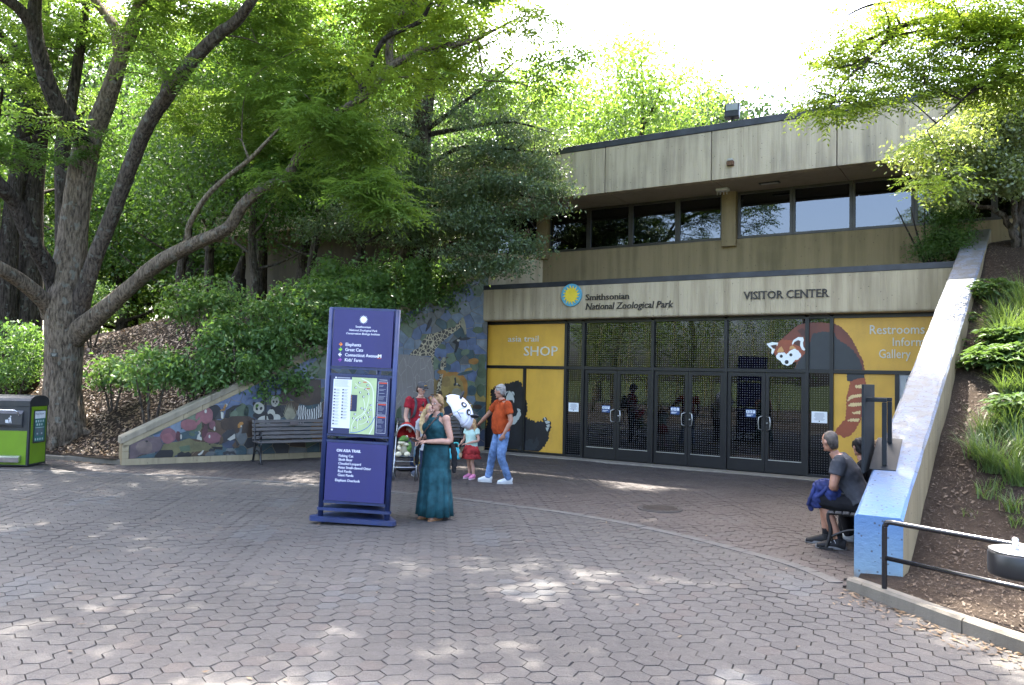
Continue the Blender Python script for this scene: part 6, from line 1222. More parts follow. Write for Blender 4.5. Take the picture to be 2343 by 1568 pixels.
# ---- blue three-sided wayfinding sign
M_nav = mat('navy_frame_paint', (0.020, 0.034, 0.105), 0.38, 0.18, 5.0, 0.1, grime=0.5); M_vio = mat('violet_blue_panel', (0.022, 0.021, 0.112), 0.5, 0.08, 2.0, grime=0.14); M_wh = mat('vinyl_white', (0.72, 0.73, 0.76), 0.5, 0.02)
K = thing('wayfinding_sign', 'tall blue three sided sign with direction list and zoo map', 'sign', (1.545, -9.375, 0), R(26)); K.rotation_euler = (0, R(1.4), R(26))
HW = 0.43; BACK = (0.0, 0.80)
tri = [(-HW, 0.0), (HW, 0.0), BACK]
for x, y in tri:
    mb = MB(); mb.tube([(x, y, 0.09), (x, y, 2.715)], 0.034, 16); mb.ball((x, y, 2.715), (0.034, 0.034, 0.012), 12, 6); mb.build('post', M_nav, K)
def ring(z0, z1, ext, r, name):
    P = []
    for (x, y) in tri:
        c = np.array([0.0, 0.27]); d = np.array([x, y]) - c; d /= np.hypot(*d); o = np.array([x, y]) + d*ext; a0 = math.atan2(d[1], d[0])
        for k in range(9): a = a0 - R(60) + R(120)*k/8; P.append((o[0] + r*math.cos(a), o[1] + r*math.sin(a)))
    mb = MB(); mb.prism([(p[0], p[1], z0) for p in P], (0, 0, z1-z0)); mb.build(name, M_nav, K)
ring(0.035, 0.088, 0.06, 0.075, 'base_plate'); ring(0.165, 0.198, 0.0, 0.05, 'lower_plate')
for x, y in ((-0.40, 0.03), (0.40, 0.03), (0, 0.7)):
    mb = MB(); mb.tube([(x, y, 0.0), (x, y, 0.036)], 0.03, 10); mb.build('foot', M_nav, K)
def rail(z0, z1):
    for (a, b) in ((0, 1), (1, 2), (2, 0)):
        A, B = np.array(tri[a]), np.array(tri[b]); d = (B-A)/np.hypot(*(B-A)); n = np.array([d[1], -d[0]])*0.016; A = A + d*0.03; B = B - d*0.03
        pts = [A-n, B-n, B+n, A+n]; mb = MB(); mb.hexa([(p[0], p[1], z0) for p in pts] + [(p[0], p[1], z1) for p in pts]); mb.build('rail', M_nav, K)
for z0, z1 in ((2.70, 2.728), (1.945, 1.975), (1.858, 1.888), (1.098, 1.125), (1.02, 1.05), (0.255, 0.288)): rail(z0, z1)
PW = 0.383
def panel(z0, z1, m, side=0, name='panel'):
    a, b = [(0, 1), (1, 2), (2, 0)][side]; A, B = np.array(tri[a]), np.array(tri[b]); d = (B-A)/np.hypot(*(B-A)); n = np.array([d[1], -d[0]]); c = (A+B)/2; w = np.hypot(*(B-A))/2 - 0.045
    pts = [c - d*w - n*0.004, c + d*w - n*0.004, c + d*w + n*0.030, c - d*w + n*0.030]; mb = MB(); mb.hexa([(p[0], p[1], z0) for p in pts] + [(p[0], p[1], z1) for p in pts]); return mb.build(name, m, K)
pt = panel(1.980, 2.698, M_vio); pm_ = panel(1.130, 1.856, mat('navy_panel_face', (0.016, 0.022, 0.075), 0.45, 0.05)); pb_ = panel(0.292, 1.017, M_vio)
for sd in (1, 2):
    for z0, z1 in ((1.980, 2.698), (1.130, 1.856), (0.292, 1.017)): panel(z0, z1, M_vio, sd)
YP = -0.0302
def txt(s, u, v, z0, z1, h, parent, width=None, center=False, m=None, **k):
    """u, v in panel fractions (v from the top); h = font size"""
    nrw = (width/(text_width(s)*h)) if width else 1.0; w = text_width(s)*h*nrw; x = -PW + u*2*PW - (w/2 if center else 0)
    letters(s, h, 0.0012, TXT(x, z1 - v*(z1-z0), YP), m or M_wh, parent, 'lettering', single=True, narrow=nrw, **k)
zt0, zt1 = 1.980, 2.698
txt('Smithsonian', 0.5, 0.31, zt0, zt1, 0.036, pt, 0.20, True, serif=True, bold=0.012); txt('National Zoological Park', 0.5, 0.372, zt0, zt1, 0.036, pt, 0.365, True, serif=True, italic=0.2, bold=0.012); txt('Conservation Biology Institute', 0.5, 0.432, zt0, zt1, 0.036, pt, 0.44, True, serif=True, italic=0.2, bold=0.012)
for s, v, w in (('Elephants', 0.640, 0.205), ('Great Cats', 0.730, 0.235), ('Connecticut Avenue', 0.822, 0.43), ("Kids\u2019 Farm", 0.912, 0.23)): txt(s, 0.215, v, zt0, zt1, 0.058, pt, w, bold=0.016)
def arrow(u, v, sgn, col, nm):
    x = -PW + u*2*PW; z = zt1 - v*(zt1-zt0); mb = MB(); w = 0.0075; y = YP
    mb.prism([(x-0.022, y, z-w), (x+0.018, y, z-w), (x+0.018, y, z+w), (x-0.022, y, z+w)], (0, -0.0012, 0))
    tip = x + sgn*0.026; bx = x + sgn*0.002
    for s in (-1, 1): mb.prism([(tip, y-0.0001, z), (bx, y-0.0001, z + s*0.024), (bx - sgn*0.012, y-0.0001, z + s*0.024), (tip - sgn*0.013, y-0.0001, z)], (0, -0.0013, 0))
    mb.build('arrow', mat('arrow_'+nm, col, 0.5, 0.02), pt)
arrow(0.135, 0.615, 1, (0.75, 0.22, 0.03), 'orange'); arrow(0.135, 0.705, 1, (0.22, 0.55, 0.03), 'green'); arrow(0.135, 0.797, -1, (0.75, 0.76, 0.78), 'white'); arrow(0.135, 0.887, 1, (0.28, 0.05, 0.33), 'purple')
cx_, cz_ = 0.0, zt1 - 0.165*(zt1-zt0); P = []
for k in range(16):
    a0 = 2*math.pi*k/16
    for da, r in ((-0.15, 0.036), (0.02, 0.050), (0.09, 0.060 if k % 2 == 0 else 0.056), (0.11, 0.044)): P.append((cx_ + r*math.cos(a0+da), YP-0.0012, cz_ + r*math.sin(a0+da)))
mb = MB(); n = len(P); mb.add([(cx_, YP-0.0012, cz_)] + P, [(0, i+1, (i+1) % n+1) for i in range(n)]); mb.build('sun_emblem', M_wh, pt)
xm, zm = -PW + 0.80*2*PW, zt1 - 0.805*(zt1-zt0); mb = MB(); mb.box(xm-0.024, xm+0.024, YP-0.0012, YP, zm-0.024, zm+0.032); mb.build('metro_square', mat('metro_brown', (0.10, 0.06, 0.04), 0.5), pt); letters('M', 0.062, 0.0012, TXT(xm-0.021, zm-0.014, YP-0.0013), M_wh, pt, 'lettering', single=True, bold=0.04); mb = MB(); mb.box(xm-0.024, xm+0.024, YP-0.0028, YP-0.0014, zm-0.024, zm-0.018); mb.build('metro_stripe', mat('metro_red', (0.5, 0.05, 0.04), 0.5), pt)
zb0, zb1 = 0.292, 1.017
txt('ON ASIA TRAIL', 0.165, 0.155, zb0, zb1, 0.050, pb_, 0.315, bold=0.03)
for s, v, w in (('Fishing Cat', 0.242, 0.19), ('Sloth Bear', 0.308, 0.18), ('Clouded Leopard', 0.375, 0.295), ('Asian Small-clawed Otter', 0.442, 0.425), ('Red Panda', 0.508, 0.178), ('Giant Panda', 0.575, 0.205)): txt(s, 0.205, v, zb0, zb1, 0.045, pb_, w, bold=0.016)
txt('Elephant Overlook', 0.165, 0.665, zb0, zb1, 0.045, pb_, 0.32, bold=0.016)
zp0, zp1 = 1.130, 1.856
def rect(u0, v0, u1, v1, lift, m, name, parent=None):
    mb = MB(); mb.box(-PW+u0*2*PW, -PW+u1*2*PW, YP-0.0012-lift, YP-lift, zp1-v1*(zp1-zp0), zp1-v0*(zp1-zp0)); return mb.build(name, m, parent or pm_)
M_mapw = mat('map_white', (0.66, 0.68, 0.72), 0.4, 0.02); M_mapg = mat('map_green', (0.40, 0.50, 0.25), 0.4, 0.08, 8.0); M_mapk = mat('map_ink', (0.03, 0.035, 0.05), 0.5); M_mapl = mat('map_grey_text', (0.30, 0.32, 0.36), 0.5); M_mapr = mat('map_red', (0.55, 0.06, 0.03), 0.5); M_mapb = mat('map_river', (0.06, 0.13, 0.42), 0.4); M_mapp = mat('map_path', (0.62, 0.66, 0.52), 0.5); M_mapn = mat('map_navy', (0.012, 0.016, 0.06), 0.5)
rect(0.05, 0.055, 0.36, 0.90, 0.0002, M_mapw, 'animal_list'); rect(0.36, 0.012, 0.78, 0.985, 0.0004, M_mapg, 'map_field'); rect(0.355, 0.315, 0.465, 0.60, 0.003, M_mapn, 'map_key'); rect(0.075, 0.018, 0.10, 0.042, 0.0002, M_mapw, 'map_heading_dot'); rect(0.11, 0.02, 0.33, 0.038, 0.0002, M_mapl, 'map_heading')
rs = random.Random(4); mb = MB(); mk = MB()
def r2(B, u0, v0, u1, v1, lift): B.box(-PW+u0*2*PW, -PW+u1*2*PW, YP-0.001-lift, YP-lift, zp1-v1*(zp1-zp0), zp1-v0*(zp1-zp0))
for k in range(7): r2(mb, 0.065, 0.075+k*0.017, 0.065+rs.uniform(0.22, 0.27), 0.080+k*0.017, 0.0016)
for c, u in ((0, 0.065), (1, 0.205)):
    for k in range(10 if c else 12):
        v = 0.225 + k*0.054; r2(mk, u, v, u+0.03, v+0.02, 0.0016); r2(mb, u+0.038, v+0.002, u+0.10, v+0.008, 0.0016); r2(mb, u+0.038, v+0.014, u+0.085, v+0.019, 0.0016); r2(mb, u, v+0.028, u+rs.uniform(0.07, 0.12), v+0.033, 0.0016)
mb.build('small_print', M_mapl, pm_); mk.build('animal_icons', M_mapk, pm_)
def ribbon(pts, w, m, name, lift):
    P = smoothpath([(-PW+u*2*PW, zp1-v*(zp1-zp0)) for u, v in pts], 6); B = MB()
    for a, b in zip(P, P[1:]):
        d = b-a; d = d/np.hypot(*d); nn = np.array([-d[1], d[0]])*w; B.add([(*(a-nn), 0), (*(b-nn), 0), (*(b+nn), 0), (*(a+nn), 0)], [(0, 1, 2, 3)], M=Matrix.Translation((0, YP-0.0018-lift, 0)) @ Matrix(((1, 0, 0, 0), (0, 0, -1, 0), (0, 1, 0, 0), (0, 0, 0, 1))))
    B.build(name, m, pm_)
ribbon([(0.775, 0.68), (0.72, 0.80), (0.62, 0.90), (0.48, 0.96), (0.37, 0.965)], 0.004, M_mapb, 'map_river', 0.001); ribbon([(0.70, 0.98), (0.76, 0.8), (0.74, 0.5), (0.73, 0.25), (0.66, 0.10), (0.52, 0.03)], 0.007, M_mapp, 'map_road', 0.0004)
for pts in ([(0.40, 0.95), (0.40, 0.84), (0.46, 0.72), (0.58, 0.62), (0.60, 0.50), (0.57, 0.38)], [(0.42, 0.12), (0.50, 0.18), (0.60, 0.20), (0.66, 0.28), (0.65, 0.45), (0.60, 0.62), (0.50, 0.75), (0.50, 0.90)], [(0.60, 0.62), (0.66, 0.72), (0.60, 0.80), (0.52, 0.82)]): ribbon(pts, 0.0035, M_mapp, 'map_path', 0.0007)
md = MB(); mw_ = MB()
for u, v in ((0.43, 0.19), (0.49, 0.10), (0.60, 0.21), (0.63, 0.14), (0.65, 0.29), (0.51, 0.27), (0.57, 0.34), (0.70, 0.48), (0.70, 0.56), (0.66, 0.61), (0.55, 0.54), (0.69, 0.68), (0.60, 0.70), (0.44, 0.65), (0.42, 0.72), (0.48, 0.75), (0.54, 0.73), (0.67, 0.77), (0.45, 0.88), (0.60, 0.56)): r2(md, u-0.018, v-0.016, u+0.018, v+0.016, 0.0024); r2(mw_, u-0.004, v-0.012, u+0.014, v+0.012, 0.0036)
md.build('map_animal_marks', M_mapk, pm_); mw_.build('map_white_marks', M_mapw, pm_)['kind'] = 'stuff'
mb = MB(); r2(mb, 0.55, 0.08, 0.61, 0.095, 0.0024); r2(mb, 0.61, 0.19, 0.67, 0.205, 0.0024); mb.build('map_red_marks', M_mapr, pm_)
mb = MB()
for k in range(9): r2(mb, 0.362, 0.33+k*0.028, 0.374, 0.345+k*0.028, 0.0044)
mb.build('key_dots', mat('key_orange', (0.6, 0.3, 0.06), 0.5), pm_)
for v0, v1 in ((0.065, 0.42), (0.435, 0.64), (0.655, 0.955)):
    mb = MB(); e = 0.004
    for a in ((0.81, v0, 0.965, v0+e), (0.81, v1-e, 0.965, v1), (0.81, v0+e, 0.814, v1-e), (0.961, v0+e, 0.965, v1-e)): r2(mb, *a, 0.0002)
    mb.build('box_outline', M_mapw, pm_); rect(0.825, v0+0.015, 0.955, v0+0.036, 0.0002, M_mapr, 'red_heading'); mb = MB()
    k = v0+0.06
    while k < v1-0.03: r2(mb, 0.825, k, 0.825+rs.uniform(0.06, 0.12), k+0.005, 0.0002); k += 0.02 if rs.random() < 0.75 else 0.05
    mb.build('small_print', M_mapl, pm_)
rect(0.82, 0.03, 0.955, 0.042, 0.0002, M_mapl, 'right_heading'); rect(0.05, 0.92, 0.08, 0.95, 0.0002, M_mapw, 'footer_mark')

# ---- green solar compactor bin
M_gr = mat('lime_green_panel', (0.125, 0.23, 0.008), 0.4, 0.06, 3.0, grime=0.35); M_ch = mat('charcoal_plastic', (0.022, 0.024, 0.026), 0.5, 0.2, 6.0, grime=0.6); M_chr = mat('satin_chrome', (0.60, 0.60, 0.60), 0.25, 0.05, 10.0, 0.95)
BN = thing('compactor_bin', 'lime green and black compactor litter bin in front of the big tree', 'bin', (-7.0, -9.06, 0), R(33))
BW, BD, BH = 0.74, 0.60, 1.14      # local: corner at origin, x to the left (negative), y back
mb = MB(); mb.box(-BW, 0, 0, BD, 0.02, BH, bev=0.012); mb.build('body', M_ch, BN)
mb = MB(); prof = [(-0.01, BH+0.001), (-0.01, BH+0.10), (0.03, BH+0.145), (0.13, BH+0.185), (0.30, BH+0.205), (0.47, BH+0.185), (0.57, BH+0.145), (BD+0.01, BH+0.09), (BD+0.01, BH+0.001)]
mb.prism([(-BW-0.01, p[0], p[1]) for p in prof], (BW+0.02, 0, 0)); lid = mb.build('domed_lid', M_ch, BN)
mb = MB(); mb.box(-BW+0.03, -0.03, -0.007, -0.001, 0.05, 0.68); mb.build('front_green_panel', M_gr, BN)
mb = MB(); mb.box(0.001, 0.007, 0.06, BD-0.05, 0.06, BH-0.01); mb.build('side_green_panel', M_gr, BN)
mb = MB(); mb.prism([(-BW+0.03, -0.004, 0.74), (-BW+0.03, -0.055, 0.80), (-BW+0.03, -0.05, 1.0), (-BW+0.03, -0.004, 1.06)], (BW-0.14, 0, 0)); hp = mb.build('hopper_door', mat('hopper_plastic', (0.035, 0.037, 0.042), 0.4, 0.15), BN)
mb = MB(); mb.tube(smoothpath([(-0.62, -0.05, 0.96), (-0.61, -0.11, 1.04), (-0.56, -0.125, 1.065), (-0.38, -0.125, 1.065), (-0.22, -0.125, 1.065), (-0.17, -0.11, 1.04), (-0.155, -0.05, 0.96)], 4), 0.014, 8); mb.build('pull_handle', M_chr, BN)
mb = MB(); x, z, y = -0.36, 0.88, -0.058     # litter pictogram
mb.prism([(x-0.045, y, z-0.05), (x+0.005, y, z-0.055), (x+0.01, y, z+0.01), (x-0.05, y, z+0.005)], (0, -0.003, 0)); mb.prism([(x+0.012, y, z-0.055), (x+0.03, y, z-0.055), (x+0.04, y, z+0.0), (x+0.055, y, z-0.055), (x+0.07, y, z-0.055), (x+0.055, y, z+0.03), (x+0.06, y, z+0.05), (x+0.03, y, z+0.05), (x+0.0, y, z+0.03), (x+0.03, y, z+0.02)], (0, -0.003, 0)); mb.ball((x+0.048, y-0.001, z+0.07), (0.014, 0.003, 0.014), 10, 6); mb.build('litter_pictogram', mat('pictogram_white', (0.5, 0.51, 0.52), 0.5), hp)
mb = MB(); mb.prism([(-BW+0.05, -0.008, 0.14), (-BW+0.05, -0.09, 0.10), (-BW+0.05, -0.10, 0.19), (-BW+0.05, -0.06, 0.215), (-BW+0.05, -0.008, 0.225)], (BW-0.16, 0, 0)); mb.build('foot_pedal', M_chr, BN)
mb = MB(); mb.box(0.0075, 0.022, 0.12, BD-0.10, 0.44, 1.06, bev=0.004); pf = mb.build('poster_frame', M_ch, BN)
def sidebox(y0, y1, z0, z1, l, m, nm, p=pf): mb = MB(); mb.box(0.0222+l, 0.0232+l, y0, y1, z0, z1); return mb.build(nm, m, p)
sidebox(0.145, BD-0.125, 0.465, 0.90, 0, mat('poster_teal', (0.025, 0.13, 0.115), 0.4, 0.1), 'poster'); sidebox(0.145, BD-0.125, 0.902, 1.04, 0, mat('poster_white', (0.62, 0.66, 0.68), 0.4), 'poster_header')
M_pi = mat('poster_ink', (0.10, 0.13, 0.15), 0.5); M_pw = mat('poster_print', (0.42, 0.50, 0.50), 0.5)
YZ = Matrix(((0, 0, 1, 0), (1, 0, 0, 0), (0, 1, 0, 0), (0, 0, 0, 1)))
letters('Please Recycle', 0.055, 0.001, Matrix.Translation((0.0236, 0.16, 0.975)) @ YZ, M_pi, pf, 'lettering', single=True, narrow=0.80)
mb = MB()
for k in range(4): mb.box(0.0236, 0.0245, 0.165+0.075*k, 0.205+0.075*k, 0.83, 0.87); mb.box(0.0236, 0.0245, 0.165+0.075*k, 0.20+0.075*k, 0.49, 0.53)
for k in range(3): mb.box(0.0236, 0.0245, 0.20+0.075*k, 0.24+0.075*k, 0.765, 0.805)
mb.box(0.0236, 0.0245, 0.165, 0.45, 0.722, 0.735); mb.build('poster_symbols', M_pw, pf)
for y0 in (0.175, 0.315):
    b_ = sidebox(y0, y0+0.12, 0.57, 0.715, 0.0005, M_pi, 'poster_bin')
    sidebox(y0+0.04, y0+0.08, 0.60, 0.63, 0.002, M_pw, 'poster_bin_mark')

# ---- benches
M_slat = mat('weathered_slat', (0.10, 0.09, 0.082), 0.8, 0.25, 8.0, 0.0, 0.4, 60.0, stretch=(0.6, 6, 6)); M_iron = mat('black_cast_iron', (0.010, 0.010, 0.011), 0.42, 0.2)
def bench(label, loc, rz, L=1.8, arms=True):
    b = thing('park_bench', label, 'bench', loc, rz, 'park benches')
    for k, z in enumerate((0.50, 0.585, 0.67, 0.755, 0.835)):
        y = -0.20 - (z-0.45)*0.22; mb = MB(); mb.box(-L/2+0.03, L/2-0.03, -0.013, 0.013, -0.034, 0.034, M_at((0, y, z), 0, R(12)), bev=0.006); mb.build('back_slat', M_slat, b)
    for k in range(6):
        y = -0.17 + k*0.083; mb = MB(); mb.box(-L/2+0.03, L/2-0.03, y-0.034, y+0.034, 0.425-0.004*abs(k-3), 0.452-0.004*abs(k-3), bev=0.006); mb.build('seat_slat', M_slat, b)
    for s in (-1, 1):
        x = s*(L/2-0.08)
        mb = MB(); mb.tube(smoothpath([(x, -0.30, 0.0), (x, -0.22, 0.20), (x, -0.20, 0.40), (x, -0.23, 0.60), (x, -0.305, 0.88)], 5), [0.024]*21, 8); mb.tube(smoothpath([(x, 0.30, 0.0), (x, 0.25, 0.20), (x, 0.28, 0.38), (x, 0.22, 0.415), (x, -0.2, 0.41)], 5), 0.022, 8); mb.box(x-0.03, x+0.03, -0.36, -0.24, 0.0, 0.02); mb.box(x-0.03, x+0.03, 0.22, 0.37, 0.0, 0.02); mb.tube(smoothpath([(x, -0.28, 0.14), (x, 0.0, 0.25), (x, 0.26, 0.14)], 5), 0.015, 6); mb.build('end_frame', M_iron, b)
        if arms:
            mb = MB(); mb.tube([(x, 0.20 + 0.075*math.cos(a), 0.565 + 0.075*math.sin(a)) for a in np.linspace(0, 2*math.pi, 17)], 0.016, 7, False); mb.tube(smoothpath([(x, -0.23, 0.62), (x, -0.05, 0.645), (x, 0.2, 0.645)], 4), 0.016, 7); mb.tube([(x, 0.23, 0.495), (x, 0.26, 0.42)], 0.016, 7); mb.build('arm_ring', M_iron, b)
    return b
rb = math.atan2(-MUR_N[0], MUR_N[1])
def bl(s, out): p = np.array(MUR_A) + MUR_D*s + MUR_N*out; return (p[0], p[1], 0.0)
b1 = bench('grey slatted bench with black iron ends in front of the painted pandas', bl(3.30, 0.47), rb)
mb = MB(); mb.box(-0.09, 0.09, -0.022, -0.012, -0.045, 0.03, M_at((-0.0, -0.215, 0.80), math.pi, R(-12))); mb.build('plaque', mat('bronze_plaque', (0.07, 0.05, 0.04), 0.5), b1)
bench('slatted bench half hidden behind the stroller and the woman', bl(6.62, 0.45), rb)
bench('dark slatted bench against the blue ramp wall', (7.02, -6.16, 0), R(90), 1.95)
# ---- sign board carried on the ramp wall
SB = thing('wall_sign_board', 'black sign board seen edge on, bracketed to the blue ramp wall', 'sign', (7.23, -7.45, 0.9))
M_sb = mat('board_black', (0.012, 0.015, 0.017), 0.6, 0.15, spec=0.25); mb = MB(); mb.box(7.205, 7.228, -7.86, -7.04, 0.98, 1.905, bev=0.004); mb.build('board', M_sb, SB, False)
for y in (-7.68, -7.22):
    zt = rz_(y); mb = MB(); mb.box(7.38, 7.425, y-0.022, y+0.022, zt+0.008, 1.72, bev=0.004); mb.build('bracket_post', M_sb, SB, False)
    mb = MB(); mb.box(7.229, 7.425, y-0.022, y+0.022, 1.722, 1.765, bev=0.004); mb.build('bracket_arm', M_sb, SB, False)
mb = MB(); a, b = -7.76, -7.12; mb.hexa([(7.27, a, rz_(a)+0.001), (7.52, a, rz_(a)+0.001), (7.52, b, rz_(b)+0.001), (7.27, b, rz_(b)+0.001), (7.27, a, rz_(a)+0.009), (7.52, a, rz_(a)+0.009), (7.52, b, rz_(b)+0.009), (7.27, b, rz_(b)+0.009)]); mb.build('base_plate', M_sb, SB, False)
# ---- handrail
M_rail = mat('black_gloss_paint', (0.009, 0.009, 0.010), 0.22, 0.15, 5.0, 0.0, 0.0, 60, 0.6)
HR = thing('handrail', 'low black tubular handrail along the kerb by the drinking fountain', 'handrail', (7.56, -9.07, 0.1))
p0, p1 = np.array([7.565, -9.075]), np.array([9.35, -9.93])
mb = MB(); dd = (p1-p0)/np.hypot(*(p1-p0)); mb.tube(smoothpath([(*p0, 0.0), (*p0, 0.3), (*p0, 0.62), (*(p0+dd*0.012), 0.672), (*(p0+dd*0.05), 0.70), (*(p0+dd*0.3), 0.702), (*p1, 0.702)], 5), 0.0225, 12); mb.build('top_rail', M_rail, HR, False)
mb = MB(); mb.tube([(*(p0+dd*0.02), 0.385), (*p1, 0.385)], 0.0205, 12); mb.build('lower_rail', M_rail, HR, False)
mb = MB(); mb.tube([(*(p1-dd*0.1), 0.0), (*(p1-dd*0.1), 0.70)], 0.0225, 12); mb.build('post', M_rail, HR, False)
# ---- drinking fountain
fc = onz(2340, 1258, 0.83); FN = thing('drinking_fountain', 'black drinking fountain with steel basin at the right edge', 'drinking fountain', (fc[0]+0.30, fc[1]+0.05, 0))
loc = np.array([fc[0], fc[1]])
def fpart(mb, n, m): return mb.build(n, m, FN, False)
mb = MB(); mb.lathe([(0.175, 0.65), (0.20, 0.662), (0.205, 0.68), (0.205, 0.80), (0.197, 0.815)], 28, (loc[0], loc[1], 0)); fpart(mb, 'bowl', mat('fountain_black', (0.010, 0.010, 0.011), 0.35, 0.15))
mb = MB(); mb.lathe([(0.198, 0.8155), (0.20, 0.824), (0.19, 0.827), (0.17, 0.820), (0.10, 0.8165), (0.02, 0.8162)], 28, (loc[0], loc[1], 0)); fpart(mb, 'basin', M_steel)
mb = MB(); sp_ = onz(2322, 1257, 0.817); mb.tube([(sp_[0], sp_[1], 0.815), (sp_[0], sp_[1], 0.875)], [0.026, 0.022], 12); mb.ball((sp_[0], sp_[1], 0.875), 0.024, 10, 8); fpart(mb, 'spout', M_chr)
mb = MB(); mb.box(loc[0]+0.12, loc[0]+0.42, loc[1]-0.17, loc[1]+0.10, 0.55, 0.72, bev=0.02); fpart(mb, 'arm', MATS['fountain_black'])
mb = MB(); mb.tube([(loc[0]+0.34, loc[1]+0.05, 0.0), (loc[0]+0.34, loc[1]+0.05, 0.95)], 0.12, 20); mb.lathe([(0.20, 0.0), (0.20, 0.02), (0.12, 0.03)], 20, (loc[0]+0.34, loc[1]+0.05, 0)); fpart(mb, 'pedestal', MATS['fountain_black'])
# ---- manhole cover
mh = onz(1510, 1165); MH = thing('manhole_cover', 'round iron manhole cover set in the red paving', 'manhole cover', (mh[0], mh[1], 0)); M_mh = mat('rusty_iron', (0.04, 0.033, 0.03), 0.6, 0.3, 12.0, 0.5)
mb = MB(); mb.lathe([(0.33, -0.02), (0.33, 0.012), (0.32, 0.014)], 32); mb.build('frame_ring', concrete('manhole_ring', (0.06, 0.054, 0.05), (0.04, 0.036, 0.032)), MH); mb = MB(); mb.lathe([(0.275, 0.0142), (0.275, 0.019), (0.27, 0.020)], 32)
mb.build('cover', M_mh, MH); mb = MB()
for k in range(-3, 4):
    w = math.sqrt(max(0, 0.25**2 - (k*0.07)**2)); mb.box(-w, w, k*0.07-0.010, k*0.07+0.010, 0.0202, 0.024)
mb.build('tread_ribs', M_mh, MH)
# ================================================================== PEOPLE AND WHAT THEY CARRY
_ts = bpy.data.scenes.new('tmp_remesh')
def remesh(mb, voxel=0.009, smooth=4, name='body', mats=None, seed=0, rough=0.0):
    me = bpy.data.meshes.new('tmp'); me.from_pydata(mb.v, [], mb.f); o = bpy.data.objects.new('tmp', me); _ts.collection.objects.link(o)
    bm = bmesh.new(); bm.from_mesh(me); bmesh.ops.recalc_face_normals(bm, faces=bm.faces[:]); bm.to_mesh(me); bm.free()
    m = o.modifiers.new('r', 'REMESH'); m.mode = 'VOXEL'; m.voxel_size = voxel; m.use_smooth_shade = True
    if smooth: s = o.modifiers.new('s', 'SMOOTH'); s.iterations = smooth; s.factor = 0.5
    _ts.view_layers[0].update(); dg = _ts.view_layers[0].depsgraph
    out = bpy.data.meshes.new_from_object(o.evaluated_get(dg)); out.name = name; out.materials.clear()
    for x in (mats or []): out.materials.append(x)
    bpy.data.objects.remove(o); bpy.data.meshes.remove(me)
    n = len(out.vertices)
    if rough and n:
        co = np.empty(n*3, np.float32); out.vertices.foreach_get('co', co); co = co.reshape(-1, 3); no = np.empty(n*3, np.float32); out.vertices.foreach_get('normal', no); no = no.reshape(-1, 3)
        w = np.sin(co[:, 0]*43+seed)*np.cos(co[:, 1]*37+co[:, 2]*11) + 0.7*np.sin(co[:, 2]*52 + co[:, 0]*61 + seed*2) + 0.5*np.sin(co[:, 1]*97+co[:, 2]*83)
        out.vertices.foreach_set('co', (co + no*(w*rough)[:, None]).ravel())
    out.polygons.foreach_set('use_smooth', np.ones(len(out.polygons), bool)); out.update(); return out
def loft(mb, pts, rx, ry, fwd=(0, -1, 0), n=16):
    P = [Vector(p) for p in pts]; k = len(P); vs = []; fs = []; F = Vector(fwd)
    for i, p in enumerate(P):
        t = (P[min(i+1, k-1)] - P[max(i-1, 0)]).normalized(); b = (F - t*F.dot(t)).normalized(); a = t.cross(b)
        for j in range(n): an = 2*math.pi*j/n; vs.append(p + a*math.cos(an)*rx[i] + b*math.sin(an)*ry[i])
    for i in range(k-1):
        for j in range(n): fs.append((i*n+j, i*n+(j+1) % n, (i+1)*n+(j+1) % n, (i+1)*n+j))
    fs.append(tuple(range(n-1, -1, -1))); fs.append(tuple((k-1)*n+j for j in range(n))); mb.add(vs, fs, True)
def skinmat(name, c):
    if name in MATS: return MATS[name]
    m = mat(name, c, 0.5, 0.08, 14.0, 0, 0.08, 120.0, 0.4); bs = m.node_tree.nodes['Principled BSDF']; bs.inputs['Subsurface Weight'].default_value = 0.12; bs.inputs['Subsurface Radius'].default_value = (0.012, 0.005, 0.003); bs.inputs['Subsurface Scale'].default_value = 1.0; return m
SK1 = skinmat('skin_fair', (0.42, 0.235, 0.165)); SK2 = skinmat('skin_tanned', (0.36, 0.185, 0.12))
def cloth(name, c, rough=0.85, b=0.6, var=0.18): return mat('cloth_'+name, c, rough, var, 9.0, 0.0, b, 26.0, 0.2)
V3 = lambda *a: np.array(a, float)
def joints(H, sw=0.118, hw=0.052):
    J = dict(pelvis=V3(0, 0, .53*H), waist=V3(0, 0, .605*H), chest=V3(0, 0, .725*H), shl=V3(sw*H, 0.005, .808*H), shr=V3(-sw*H, 0.005, .808*H), neck=V3(0, 0.004, .835*H), head=V3(0, -0.012, .928*H),
             hl=V3(hw*H, 0, .515*H), hr=V3(-hw*H, 0, .515*H), kl=V3(hw*H, -0.01, .275*H), kr=V3(-hw*H, -0.01, .275*H), al=V3(hw*H, 0.01, .045*H), ar=V3(-hw*H, 0.01, .045*H), el=V3(sw*H+.035, 0.02, .63*H), er=V3(-sw*H-.035, 0.02, .63*H), wl=V3(sw*H+.04, -0.03, .49*H), wr=V3(-sw*H-.04, -0.03, .49*H), look=V3(0, -1, 0), fl=V3(0.12, -1, 0), fr=V3(-0.12, -1, 0))
    return J
def nrm(v): v = np.array(v, float); return v/np.linalg.norm(v)
